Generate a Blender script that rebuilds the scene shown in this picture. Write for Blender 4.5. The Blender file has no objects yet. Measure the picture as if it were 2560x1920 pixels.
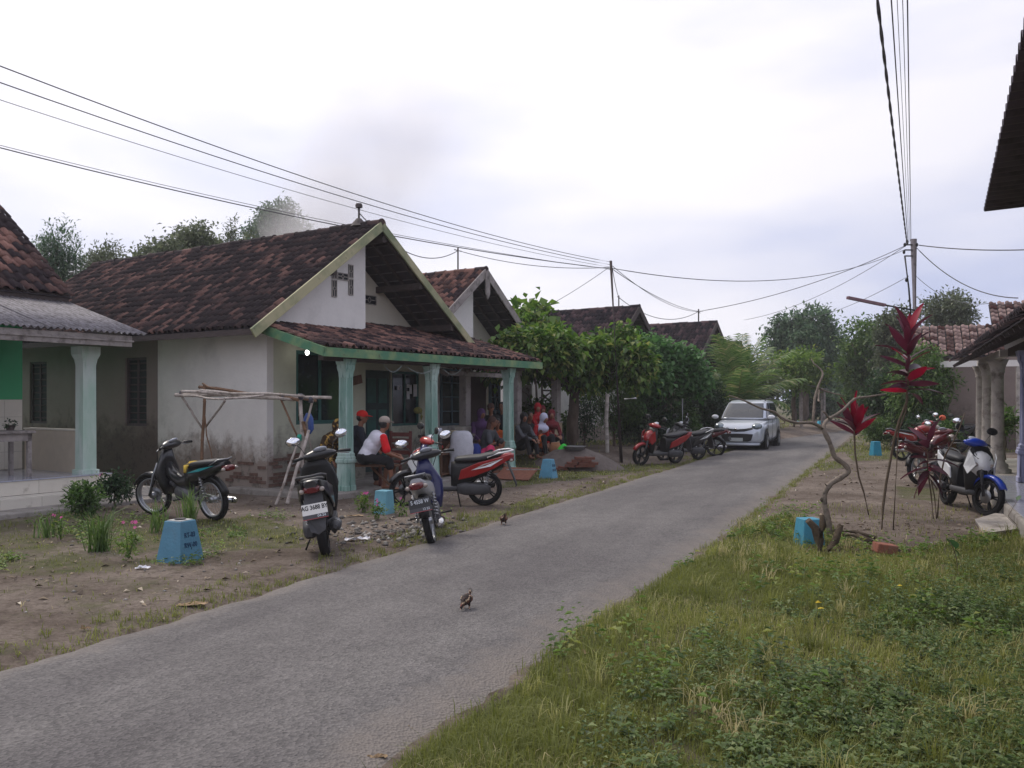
import bpy, math, random
import numpy as np
from mathutils import Vector, Matrix, Euler, noise as mnoise
rnd = random.Random(7)
rng = np.random.default_rng(11)
SC = bpy.context.scene
COL = SC.collection
F, H0, CX, HY = 2150.0, 1.65, 1280.0, 1000.0      # focal length in photograph pixels, eye height, centre column, horizon row
R = math.radians

# ---------------------------------------------------------------- camera
cd = bpy.data.cameras.new('camera'); cam = bpy.data.objects.new('camera', cd); COL.objects.link(cam)
cam.location = (0, 0, H0); cam.rotation_euler = (R(90), 0, 0)
cd.sensor_width = 36; cd.lens = F / 2560 * 36; cd.shift_y = 40 / 2560
cd.clip_start = 0.05; cd.clip_end = 3000
SC.camera = cam

# ---------------------------------------------------------------- sky, sun, exposure
SUN_AZ, SUN_EL = R(-38), R(52)          # azimuth from +Y towards +X
sd = Vector((math.sin(SUN_AZ) * math.cos(SUN_EL), math.cos(SUN_AZ) * math.cos(SUN_EL), math.sin(SUN_EL)))
W = bpy.data.worlds.new('World'); SC.world = W; W.use_nodes = True
nt = W.node_tree; nt.nodes.clear()
def N(t, kind, **kw):
    n = t.nodes.new(kind)
    for k, v in kw.items(): setattr(n, k, v)
    return n
def L(t, a, b): t.links.new(a, b)
sky = N(nt, 'ShaderNodeTexSky', sky_type='NISHITA', sun_disc=False)
sky.sun_elevation = SUN_EL; sky.sun_rotation = SUN_AZ
bgs = N(nt, 'ShaderNodeBackground'); bgs.inputs[1].default_value = 0.07
L(nt, sky.outputs[0], bgs.inputs[0])
tc = N(nt, 'ShaderNodeTexCoord')
mp = N(nt, 'ShaderNodeMapping'); mp.inputs['Scale'].default_value = (1.0, 1.3, 3.4); mp.inputs['Rotation'].default_value = (0.12, 0.30, 0.5)
L(nt, tc.outputs['Generated'], mp.inputs[0])
cn = N(nt, 'ShaderNodeTexNoise'); cn.inputs['Scale'].default_value = 1.9; cn.inputs['Detail'].default_value = 5; cn.inputs['Roughness'].default_value = 0.45
L(nt, mp.outputs[0], cn.inputs[0])
cr = N(nt, 'ShaderNodeValToRGB')
cr.color_ramp.elements[0].position = 0.36; cr.color_ramp.elements[0].color = (0.43, 0.47, 0.66, 1)
cr.color_ramp.elements[1].position = 0.60; cr.color_ramp.elements[1].color = (0.74, 0.725, 0.79, 1)
L(nt, cn.outputs[0], cr.inputs[0])
dp = N(nt, 'ShaderNodeVectorMath', operation='DOT_PRODUCT'); dp.inputs[1].default_value = sd
L(nt, tc.outputs['Generated'], dp.inputs[0])
gm = N(nt, 'ShaderNodeMapRange'); gm.inputs[1].default_value = 0.42; gm.inputs[2].default_value = 0.95; gm.inputs[3].default_value = 0; gm.inputs[4].default_value = 1
L(nt, dp.outputs['Value'], gm.inputs[0])
mxg = N(nt, 'ShaderNodeMix', data_type='RGBA', blend_type='ADD'); L(nt, gm.outputs[0], mxg.inputs[0])
L(nt, cr.outputs[0], mxg.inputs[6]); mxg.inputs[7].default_value = (0.36, 0.32, 0.24, 1)
bgc = N(nt, 'ShaderNodeBackground'); L(nt, mxg.outputs[2], bgc.inputs[0]); bgc.inputs[1].default_value = 1.0
ms = N(nt, 'ShaderNodeMixShader'); ms.inputs[0].default_value = 0.93
L(nt, bgs.outputs[0], ms.inputs[1]); L(nt, bgc.outputs[0], ms.inputs[2])
wo = N(nt, 'ShaderNodeOutputWorld'); L(nt, ms.outputs[0], wo.inputs[0])
sl = bpy.data.lights.new('sun', 'SUN'); sun = bpy.data.objects.new('sun', sl); COL.objects.link(sun)
sl.energy = 1.15; sl.angle = R(14); sl.color = (1, .93, .82)
sun.rotation_euler = sd.to_track_quat('Z', 'Y').to_euler(); sun.location = (-30, 30, 60)
SC.view_settings.view_transform = 'Standard'; SC.view_settings.look = 'None'
SC.view_settings.exposure = 0.42; SC.view_settings.gamma = 1; SC.view_settings.use_curve_mapping = False
SC.render.engine = 'CYCLES'
SC.cycles.max_bounces = 6; SC.cycles.diffuse_bounces = 3; SC.cycles.glossy_bounces = 2; SC.cycles.transmission_bounces = 4
SC.cycles.transparent_max_bounces = 8; SC.cycles.volume_bounces = 1; SC.cycles.use_denoising = True
SC.cycles.sample_clamp_indirect = 6

# ---------------------------------------------------------------- coordinate helpers
def G(px, py, z=0.0):                      # photograph pixel -> point on the ground plane z
    Y = F * (H0 - z) / (py - HY); return Vector(((px - CX) * Y / F, Y, z))
def P(px, py, Y): return Vector(((px - CX) * Y / F, Y, H0 + (HY - py) * Y / F))
UA = R(57.17); UX, UY = .542, .840         # house frame: u along the facades, v away from the road
def UV(u, v, z=0.0): return Vector((UX * u - UY * v, UY * u + UX * v, z))
WA = R(65.8); WX, WY = .41, .912           # road frame
def WF(a, b, z=0.0): return Vector((WX * a - WY * b, WY * a + WX * b, z))
def toW(x, y): return WX * x + WY * y, -WY * x + WX * y
def toU(x, y): return UX * x + UY * y, -UY * x + UX * y

def s(r, g, b): # sRGB 0-255 -> linear
    f = lambda c: (c / 255 / 12.92) if c / 255 <= .04045 else ((c / 255 + .055) / 1.055) ** 2.4
    return (f(r), f(g), f(b))

# ---------------------------------------------------------------- objects
def tag(o, label=None, cat=None, group=None, kind=None):
    if label: o['label'] = label
    if cat: o['category'] = cat
    if group: o['group'] = group
    if kind: o['kind'] = kind
    return o
def thing(name, label, cat, loc=(0, 0, 0), rz=0.0, group=None, rot=None, scale=None):
    o = bpy.data.objects.new(name, None); COL.objects.link(o); o.empty_display_size = .2
    o.location = loc; o.rotation_euler = rot or (0, 0, rz)
    if scale: o.scale = (scale,) * 3
    return tag(o, label, cat, group)
def link(name, me, parent=None, loc=None, rot=None, scale=None):
    o = bpy.data.objects.new(name, me); COL.objects.link(o)
    if parent: o.parent = parent
    if loc is not None: o.location = loc
    if rot is not None: o.rotation_euler = rot
    if scale is not None: o.scale = scale if hasattr(scale, '__len__') else (scale,) * 3
    return o
def kids(o): return [c for c in bpy.data.objects if c.parent == o]
def dup(o, loc=None, rot=None, label=None, parent=None):
    tree = {}
    for c in bpy.data.objects:
        if c.parent: tree.setdefault(c.parent.name, []).append(c)
    def rec(a, par):
        b = a.copy(); COL.objects.link(b)
        if par: b.parent = par
        for c in tree.get(a.name, []): rec(c, b)
        return b
    r = rec(o, parent)
    if loc is not None: r.location = loc
    if rot is not None: r.rotation_euler = rot
    if label: r['label'] = label
    return r

def mesh_np(name, verts, faces, mat, smooth=False, attr=None):
    """verts (n,3), faces (m,3) or (m,4) arrays; attr = dict name -> per-face float array"""
    me = bpy.data.meshes.new(name); verts = np.asarray(verts, np.float32); faces = np.asarray(faces, np.int32)
    k = faces.shape[1]; m = len(faces)
    me.vertices.add(len(verts)); me.vertices.foreach_set('co', verts.ravel())
    me.loops.add(m * k); me.loops.foreach_set('vertex_index', faces.ravel())
    me.polygons.add(m); me.polygons.foreach_set('loop_start', np.arange(0, m * k, k, dtype=np.int32))
    me.polygons.foreach_set('loop_total', np.full(m, k, np.int32))
    if smooth: me.polygons.foreach_set('use_smooth', np.ones(m, bool))
    me.update(calc_edges=True)
    for an, av in (attr or {}).items():
        a = me.attributes.new(an, 'FLOAT', 'FACE'); a.data.foreach_set('value', np.asarray(av, np.float32))
    for mm in (mat if isinstance(mat, (list, tuple)) else [mat]): me.materials.append(mm)
    return me

def frame_of(d):
    d = Vector(d).normalized(); up = Vector((0, 0, 1)) if abs(d.z) < .95 else Vector((1, 0, 0))
    a = d.cross(up).normalized(); return d, a, a.cross(d).normalized()
class MB:
    def __init__(self): self.v = []; self.f = []; self.sm = []
    def add(self, vs, fs, smooth=False):
        n = len(self.v); self.v += [Vector(p) for p in vs]; self.f += [[i + n for i in f] for f in fs]; self.sm += [smooth] * len(fs); return self
    def box(self, a, b):
        x0, x1 = sorted((a[0], b[0])); y0, y1 = sorted((a[1], b[1])); z0, z1 = sorted((a[2], b[2]))
        return self.add([(x0, y0, z0), (x1, y0, z0), (x1, y1, z0), (x0, y1, z0), (x0, y0, z1), (x1, y0, z1), (x1, y1, z1), (x0, y1, z1)],
                 [(0, 3, 2, 1), (4, 5, 6, 7), (0, 1, 5, 4), (1, 2, 6, 5), (2, 3, 7, 6), (3, 0, 4, 7)])
    def cbox(self, c, d, rz=0.0):
        m = MB(); m.box([-q / 2 for q in d], [q / 2 for q in d]); M = Matrix.Translation(c) @ Matrix.Rotation(rz, 4, 'Z')
        return self.add([M @ p for p in m.v], m.f)
    def beam(self, a, b, w, h, up=(0, 0, 1)):
        a, b = Vector(a), Vector(b); d = (b - a).normalized(); x = d.cross(Vector(up)).normalized(); y = x.cross(d)
        vs = [p + x * sx * w / 2 + y * sy * h / 2 for p in (a, b) for sx, sy in ((-1, -1), (1, -1), (1, 1), (-1, 1))]
        return self.add(vs, [(0, 1, 2, 3), (7, 6, 5, 4), (0, 4, 5, 1), (1, 5, 6, 2), (2, 6, 7, 3), (3, 7, 4, 0)])
    def tube(self, pts, rad, n=8, cap=True):
        pts = [Vector(p) for p in pts]; k = len(pts)
        if not hasattr(rad, '__len__'): rad = [rad] * k
        vs = []; a0 = None
        for i, p in enumerate(pts):
            d = (pts[min(i + 1, k - 1)] - pts[max(i - 1, 0)])
            if d.length < 1e-9: d = Vector((0, 0, 1))
            d.normalize()
            if a0 is None: d, a, b = frame_of(d)
            else:
                a = (a0 - d * a0.dot(d)); a = a.normalized() if a.length > 1e-6 else frame_of(d)[1]; b = d.cross(a)
            a0 = a
            vs += [p + (a * math.cos(t) + b * math.sin(t)) * rad[i] for t in [2 * math.pi * j / n for j in range(n)]]
        fs = [(i * n + j, i * n + (j + 1) % n, (i + 1) * n + (j + 1) % n, (i + 1) * n + j) for i in range(k - 1) for j in range(n)]
        self.add(vs, fs, True)
        if cap: self.f += [[len(self.v) - len(vs) + j for j in range(n)][::-1], [len(self.v) - n + j for j in range(n)]]; self.sm += [False, False]
        return self
    def lathe(self, prof, n=16, c=(0, 0, 0), axis='z', cap=True):
        vs = []
        for r, h in prof:
            for j in range(n):
                t = 2 * math.pi * j / n; x, y = r * math.cos(t), r * math.sin(t)
                p = (x, y, h) if axis == 'z' else ((x, h, y) if axis == 'y' else (h, x, y))
                vs.append(Vector(p) + Vector(c))
        k = len(prof)
        fs = [(i * n + j, i * n + (j + 1) % n, (i + 1) * n + (j + 1) % n, (i + 1) * n + j) for i in range(k - 1) for j in range(n)]
        b = len(self.v); self.add(vs, fs, True)
        if cap: self.f += [[b + j for j in range(n)], [b + (k - 1) * n + j for j in range(n)]]; self.sm += [False, False]
        return self
    def loft(self, rings, smooth=True, cap=True, closed=False):
        n = len(rings[0]); k = len(rings); b = len(self.v)
        fs = [(i * n + j, i * n + (j + 1) % n, ((i + 1) % k) * n + (j + 1) % n, ((i + 1) % k) * n + j) for i in range(k if closed else k - 1) for j in range(n)]
        self.add([p for r in rings for p in r], fs, smooth)
        if cap and not closed: self.f += [[b + j for j in range(n)][::-1], [b + (k - 1) * n + j for j in range(n)]]; self.sm += [False, False]
        return self
    def prism(self, poly, d0, d1, M=None):
        """poly in xz, extruded along y from d0 to d1"""
        n = len(poly); vs = [Vector((x, d0, z)) for x, z in poly] + [Vector((x, d1, z)) for x, z in poly]
        if M: vs = [M @ p for p in vs]
        return self.add(vs, [list(range(n))[::-1], list(range(n, 2 * n))] + [(j, (j + 1) % n, n + (j + 1) % n, n + j) for j in range(n)])
    def ell(self, c, r, n=10, m=7, M=None):
        vs = []; 
        for i in range(m + 1):
            ph = math.pi * i / m
            for j in range(n):
                t = 2 * math.pi * j / n; q = Vector((r[0] * math.sin(ph) * math.cos(t), r[1] * math.sin(ph) * math.sin(t), r[2] * math.cos(ph)))
                vs.append(Vector(c) + (M @ q if M else q))
        return self.add(vs, [(i * n + j, (i + 1) * n + j, (i + 1) * n + (j + 1) % n, i * n + (j + 1) % n) for i in range(m) for j in range(n)], True)
    def cap(self, a, b, ra, rb, n=10):
        """capsule"""
        a, b = Vector(a), Vector(b); d, x, y = frame_of(b - a); rings = []
        for p, r, sg in ((a, ra, -1), (b, rb, 1)):
            for t in ((80, 50, 20) if sg < 0 else (-0.01, 25, 50, 80)):
                t = R(t); rings.append([p + d * sg * r * math.sin(t) + (x * math.cos(q) + y * math.sin(q)) * r * math.cos(t) for q in [2 * math.pi * j / n for j in range(n)]])
        return self.loft(rings)
    def xf(self, M): self.v = [M @ p for p in self.v]; return self
    def join(self, o): return self.add(o.v, o.f).fix(o)
    def fix(self, o): self.sm[len(self.sm) - len(o.sm):] = o.sm; return self
    def mesh(self, name, mat):
        me = bpy.data.meshes.new(name); me.from_pydata([tuple(p) for p in self.v], [], self.f)
        me.polygons.foreach_set('use_smooth', self.sm); me.materials.append(mat); me.update(); return me
    def build(self, name, mat, parent=None, bevel=0.0, solid=0.0, **kw):
        o = link(name, self.mesh(name, mat), parent)
        for k, v in kw.items(): o[k] = v
        if solid:
            m = o.modifiers.new('s', 'SOLIDIFY'); m.thickness = solid; m.offset = 0
        if bevel:
            m = o.modifiers.new('b', 'BEVEL'); m.width = bevel; m.segments = 2; m.limit_method = 'ANGLE'; m.angle_limit = R(40)
        return o
def ring_yz(x, yc, zc, ry, rz, n=16, p=2.5, zlo=None):
    r = []
    for j in range(n):
        t = 2 * math.pi * j / n; c, q = math.cos(t), math.sin(t)
        yy = math.copysign(abs(c) ** (2 / p), c) * ry; zz = math.copysign(abs(q) ** (2 / p), q) * (rz if q > 0 or zlo is None else zlo)
        r.append(Vector((x, yc + yy, zc + zz)))
    return r
def ring_xy(z, xc, yc, rx, ry, n=16, p=2.5):
    r = []
    for j in range(n):
        t = 2 * math.pi * j / n; c, q = math.cos(t), math.sin(t)
        r.append(Vector((xc + math.copysign(abs(c) ** (2 / p), c) * rx, yc + math.copysign(abs(q) ** (2 / p), q) * ry, z)))
    return r

# ---------------------------------------------------------------- materials
_mc = {}
def mat(name, col, rough=.6, var=.15, scale=6.0, bump=.0, bscale=40.0, metal=0.0, spec=.5, coat=0.0, stretch=None, col2=None, c2pos=(.45, .6), dirt=None, dscale=3.0, dpos=(.5, .7), emit=None, dst=None):
    if name in _mc: return _mc[name]
    m = bpy.data.materials.new(name); m.use_nodes = True; t = m.node_tree; b = t.nodes['Principled BSDF']
    b.inputs['Roughness'].default_value = rough; b.inputs['Metallic'].default_value = metal
    b.inputs['Specular IOR Level'].default_value = spec; b.inputs['Coat Weight'].default_value = coat; b.inputs['Coat Roughness'].default_value = .08
    tcn = N(t, 'ShaderNodeTexCoord'); src = tcn.outputs['Object']
    if stretch:
        mpn = N(t, 'ShaderNodeMapping'); mpn.inputs['Scale'].default_value = stretch; L(t, src, mpn.inputs[0]); src2 = mpn.outputs[0]
    else: src2 = src
    no = N(t, 'ShaderNodeTexNoise'); no.inputs['Scale'].default_value = scale; no.inputs['Detail'].default_value = 6; no.inputs['Roughness'].default_value = .6
    L(t, src2, no.inputs[0])
    ra = N(t, 'ShaderNodeValToRGB'); e = ra.color_ramp.elements
    if col2 is None:
        e[0].position = .3; e[1].position = .7
        e[0].color = (*[c * (1 - var) for c in col], 1); e[1].color = (*[min(1, c * (1 + var)) for c in col], 1)
    else:
        e[0].position, e[1].position = c2pos; e[0].color = (*col, 1); e[1].color = (*col2, 1)
    L(t, no.outputs[0], ra.inputs[0]); out = ra.outputs[0]
    if dirt:
        n2 = N(t, 'ShaderNodeTexNoise'); n2.inputs['Scale'].default_value = dscale; n2.inputs['Detail'].default_value = 8; n2.inputs['Roughness'].default_value = .68
        if dst:
            mpd = N(t, 'ShaderNodeMapping'); mpd.inputs['Scale'].default_value = dst; L(t, src, mpd.inputs[0]); L(t, mpd.outputs[0], n2.inputs[0])
        else: L(t, src, n2.inputs[0])
        r2 = N(t, 'ShaderNodeMapRange'); r2.inputs[1].default_value = dpos[0]; r2.inputs[2].default_value = dpos[1]; L(t, n2.outputs[0], r2.inputs[0])
        mx = N(t, 'ShaderNodeMix', data_type='RGBA'); L(t, r2.outputs[0], mx.inputs[0]); L(t, out, mx.inputs[6]); mx.inputs[7].default_value = (*dirt, 1); out = mx.outputs[2]
    L(t, out, b.inputs['Base Color'])
    if bump:
        n3 = N(t, 'ShaderNodeTexNoise'); n3.inputs['Scale'].default_value = bscale; n3.inputs['Detail'].default_value = 5; L(t, src2, n3.inputs[0])
        bp = N(t, 'ShaderNodeBump'); bp.inputs['Strength'].default_value = bump; bp.inputs['Distance'].default_value = .02; L(t, n3.outputs[0], bp.inputs['Height']); L(t, bp.outputs[0], b.inputs['Normal'])
    if emit:
        b.inputs['Emission Color'].default_value = (*emit[:3], 1); b.inputs['Emission Strength'].default_value = emit[3]
    _mc[name] = m; return m

def plaster(name, base, base_h=.9, mould=(.03, .03, .028), soil=s(120, 100, 85)):
    """painted plaster: damp and soil rising from the foot, black mould specks, grey streaks"""
    m = mat(name, base, rough=.85, var=.07, scale=1.6, bump=.25, bscale=18, dirt=tuple(c * .7 for c in base), dscale=1.1, dpos=(.52, .82))
    t = m.node_tree; b = t.nodes['Principled BSDF']; lk = b.inputs['Base Color'].links[0]; out = lk.from_socket
    tcn = N(t, 'ShaderNodeTexCoord'); sp = N(t, 'ShaderNodeSeparateXYZ'); L(t, tcn.outputs['Object'], sp.inputs[0])
    no = N(t, 'ShaderNodeTexNoise'); no.inputs['Scale'].default_value = 2.2; no.inputs['Detail'].default_value = 7; no.inputs['Roughness'].default_value = .7; L(t, tcn.outputs['Object'], no.inputs[0])
    # height + noise -> soil amount
    ma = N(t, 'ShaderNodeMath', operation='MULTIPLY_ADD'); L(t, no.outputs[0], ma.inputs[0]); ma.inputs[1].default_value = -1.5; L(t, sp.outputs[2], ma.inputs[2])
    mr = N(t, 'ShaderNodeMapRange'); mr.inputs[1].default_value = base_h - .75 - .1; mr.inputs[2].default_value = base_h - .75 + .35; mr.inputs[3].default_value = .8; mr.inputs[4].default_value = 0; L(t, ma.outputs[0], mr.inputs[0])
    mx = N(t, 'ShaderNodeMix', data_type='RGBA'); L(t, mr.outputs[0], mx.inputs[0]); L(t, out, mx.inputs[6]); mx.inputs[7].default_value = (*soil, 1)
    # mould band: where soil amount ~ .5 and a second noise is high
    n2 = N(t, 'ShaderNodeTexNoise'); n2.inputs['Scale'].default_value = 5; n2.inputs['Detail'].default_value = 8; n2.inputs['Roughness'].default_value = .75; L(t, tcn.outputs['Object'], n2.inputs[0])
    m1 = N(t, 'ShaderNodeMapRange'); m1.inputs[1].default_value = .52; m1.inputs[2].default_value = .6; L(t, n2.outputs[0], m1.inputs[0])
    m2 = N(t, 'ShaderNodeMapRange'); m2.inputs[1].default_value = .15; m2.inputs[2].default_value = .6; L(t, mr.outputs[0], m2.inputs[0])
    mm = N(t, 'ShaderNodeMath', operation='MULTIPLY'); L(t, m1.outputs[0], mm.inputs[0]); L(t, m2.outputs[0], mm.inputs[1])
    m3 = N(t, 'ShaderNodeMath', operation='MULTIPLY'); L(t, mm.outputs[0], m3.inputs[0]); m3.inputs[1].default_value = .5
    m4 = N(t, 'ShaderNodeMix', data_type='RGBA'); L(t, m3.outputs[0], m4.inputs[0]); L(t, mx.outputs[2], m4.inputs[6]); m4.inputs[7].default_value = (*mould, 1)
    L(t, m4.outputs[2], b.inputs['Base Color'])
    return m

def leaf_mat(name, dark, light, pale=None, trans=.35, rough=.5, emitless=True, vein=False):
    """colour per leaf from the face attribute rnd (plus the object's own random number)"""
    if name in _mc: return _mc[name]
    m = bpy.data.materials.new(name); m.use_nodes = True; t = m.node_tree; t.nodes.remove(t.nodes['Principled BSDF'])
    at = N(t, 'ShaderNodeAttribute', attribute_name='rnd'); oi = N(t, 'ShaderNodeObjectInfo')
    ad = N(t, 'ShaderNodeMath', operation='ADD'); L(t, at.outputs['Fac'], ad.inputs[0]); L(t, oi.outputs['Random'], ad.inputs[1])
    fr = N(t, 'ShaderNodeMath', operation='FRACT'); L(t, ad.outputs[0], fr.inputs[0])
    ra = N(t, 'ShaderNodeValToRGB'); e = ra.color_ramp.elements; e[0].color = (*dark, 1); e[1].color = (*light, 1); e[1].position = .85 if pale else 1
    if pale: q = ra.color_ramp.elements.new(.93); q.color = (*light, 1); e = ra.color_ramp.elements; e[-1].color = (*pale, 1); e[-1].position = 1
    L(t, fr.outputs[0], ra.inputs[0])
    pr = N(t, 'ShaderNodeBsdfPrincipled'); pr.inputs['Roughness'].default_value = rough; pr.inputs['Specular IOR Level'].default_value = .35; L(t, ra.outputs[0], pr.inputs['Base Color'])
    tr = N(t, 'ShaderNodeBsdfTranslucent')
    hs = N(t, 'ShaderNodeHueSaturation'); hs.inputs['Value'].default_value = 1.25; hs.inputs['Saturation'].default_value = 1.1; L(t, ra.outputs[0], hs.inputs['Color']); L(t, hs.outputs[0], tr.inputs[0])
    mx = N(t, 'ShaderNodeMixShader'); mx.inputs[0].default_value = trans; L(t, pr.outputs[0], mx.inputs[1]); L(t, tr.outputs[0], mx.inputs[2])
    L(t, mx.outputs[0], t.nodes['Material Output'].inputs[0]); _mc[name] = m; return m

def text_mesh(txt, size, m, extrude=.002, bold=0.0, align='CENTER', spacing=1.0):
    c = bpy.data.curves.new('lettering', 'FONT'); c.body = txt; c.size = size; c.align_x = align; c.align_y = 'CENTER'; c.extrude = extrude; c.offset = bold; c.space_character = spacing
    o = bpy.data.objects.new('tmp', c); COL.objects.link(o)
    dg = bpy.context.evaluated_depsgraph_get(); me = bpy.data.meshes.new_from_object(o.evaluated_get(dg)); bpy.data.objects.remove(o); me.materials.clear(); me.materials.append(m)
    return me
def remesh(mb, voxel, name, m, smooth=3, sub=0):
    o = link('tmp', mb.mesh(name, m)); r = o.modifiers.new('r', 'REMESH'); r.mode = 'VOXEL'; r.voxel_size = voxel; r.use_smooth_shade = True
    if smooth: q = o.modifiers.new('q', 'SMOOTH'); q.iterations = smooth; q.factor = .5
    dg = bpy.context.evaluated_depsgraph_get(); me = bpy.data.meshes.new_from_object(o.evaluated_get(dg)); bpy.data.objects.remove(o); me.materials.clear(); me.materials.append(m); return me

# ---------------------------------------------------------------- ground height
def smooth(a, b, x): t = np.clip((x - a) / (b - a), 0, 1); return t * t * (3 - 2 * t)
def nz(x, y, f, o=0.0):
    return (np.sin(x * f + 1.3 * np.sin(y * f * .7 + o)) + np.sin(y * f * 1.13 + 1.7 * np.sin(x * f * .9 + 2 + o)) + np.sin((x + y) * f * .61 + o * 2)) / 3
def HT(x, y):
    a, b = -0.0, 0.0
    x = np.asarray(x, float); y = np.asarray(y, float)
    wa, wb = WX * x + WY * y, -WY * x + WX * y; u, v = UX * x + UY * y, -UY * x + UX * y
    h = .012 * nz(x, y, 3.1) + .006 * nz(x, y, 9.0, 1)
    road = smooth(1.72, 1.98, wb) * (1 - smooth(5.0, 5.3, wb))
    h = h * (1 - road) - .045 * road
    h = h + .24 * smooth(16.6, 18.2, u) * smooth(9.6, 10.9, v) + .0
    d2 = ((x - 4.6) / 1.2) ** 2 + ((y - 10.9) / 1.0) ** 2; h = h + .07 * np.exp(-d2)
    return h
def hz(x, y): return float(HT(x, y))
def ON(p, dz=0.0): return Vector((p[0], p[1], hz(p[0], p[1]) + dz))
# ================================================================ GROUND, ROAD
def poly_np(pxs):                                  # photograph outline on the ground -> world polygon
    return np.array([[*G(max(-3000, x), y)[:2]] for x, y in pxs])
def inpoly(poly, x, y):
    c = np.zeros(x.shape, bool); n = len(poly); j = n - 1
    for i in range(n):
        xi, yi = poly[i]; xj, yj = poly[j]
        with np.errstate(divide='ignore', invalid='ignore'):
            c ^= ((yi > y) != (yj > y)) & (x < (xj - xi) * (y - yi) / (yj - yi + 1e-12) + xi)
        j = i
    return c
ZONES = [(poly_np(p), d) for p, d in [
    ([(400, 2400), (985, 1910), (1090, 1836), (1290, 1709), (1380, 1603), (1520, 1512), (1610, 1462), (1853, 1325), (1950, 1293), (2010, 1300), (2090, 1335), (2160, 1370), (2300, 1375), (2450, 1348), (2560, 1330), (2800, 1320), (3400, 2400)], 1.0),
    ([(440, 1305), (620, 1292), (760, 1325), (745, 1372), (560, 1375), (430, 1350)], .75),
    ([(985, 1366), (1110, 1343), (1300, 1290), (1440, 1252), (1475, 1232), (1330, 1248), (1200, 1285), (1100, 1310), (1000, 1338)], .7),
    ([(1235, 1222), (1330, 1175), (1500, 1163), (1640, 1160), (1720, 1163), (1500, 1190), (1340, 1213)], .8),
    ([(1215, 1188), (1295, 1135), (1400, 1135), (1385, 1172), (1295, 1190)], .95),
    ([(-200, 1290), (300, 1275), (420, 1300), (440, 1395), (300, 1430), (-200, 1440)], .5),
    ([(-300, 1480), (450, 1440), (760, 1455), (500, 1520), (250, 1590), (-300, 1690)], .3), ([(-300, 1300), (300, 1300), (800, 1280), (900, 1340), (500, 1440), (-300, 1480)], .28),
    ([(2040, 1160), (2100, 1150), (2110, 1170), (2050, 1180)], .8),
    ([(2235, 1215), (2350, 1220), (2345, 1255), (2250, 1250)], .6),
    ([(2100, 1115), (2260, 1110), (2290, 1150), (2130, 1152)], .75)]]
def grass(x, y):
    wa, wb = toW(x, y); d = np.full(x.shape, .10)
    d = np.where(y > 27, .55, d)
    for p, v in ZONES: d = np.where(inpoly(p, x, y), np.maximum(d, v), d)
    n = nz(x, y, 5.3, .7) * .5 + nz(x, y, 13., 2.2) * .5
    d = np.clip(d * (1 + .75 * n - .25 * smooth(.25, .8, nz(x, y, 7.7, 4))) + .16 * np.maximum(n - .1, 0), 0, 1)
    # soil mound round the red-leaved plants, worn strip along the asphalt
    m = np.exp(-(((x - 4.8) / 1.25) ** 2 + ((y - 10.9) / .6) ** 2)); d = d * (1 - .6 * smooth(.4, .8, m))
    road = (wb > 2.02 + .12 * nz(x, y, 4, 5) + .13 * smooth(9, 6, wa)) & (wb < 5.15 + .08 * nz(x, y, 5, 3)) & (wa < 70)
    d = np.where(road, 0, d)
    return d
def axis(lo, hi, st, far, g=1.16):
    m = list(np.arange(lo, hi, st)); a = []; p = lo; q = st
    while p > -far: q *= g; p -= q; a.append(p)
    b = []; p = m[-1]; q = st
    while p < far: q *= g; p += q; b.append(p)
    return np.array(a[::-1] + m + b)
gx, gy = axis(-11, 15, .13, 900), axis(2.2, 30, .13, 900)
GX, GY = np.meshgrid(gx, gy); nxg, nyg = len(gx), len(gy)
idx = np.arange(nxg * nyg).reshape(nyg, nxg)
fc = np.stack([idx[:-1, :-1], idx[:-1, 1:], idx[1:, 1:], idx[1:, :-1]], -1).reshape(-1, 4)

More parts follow.
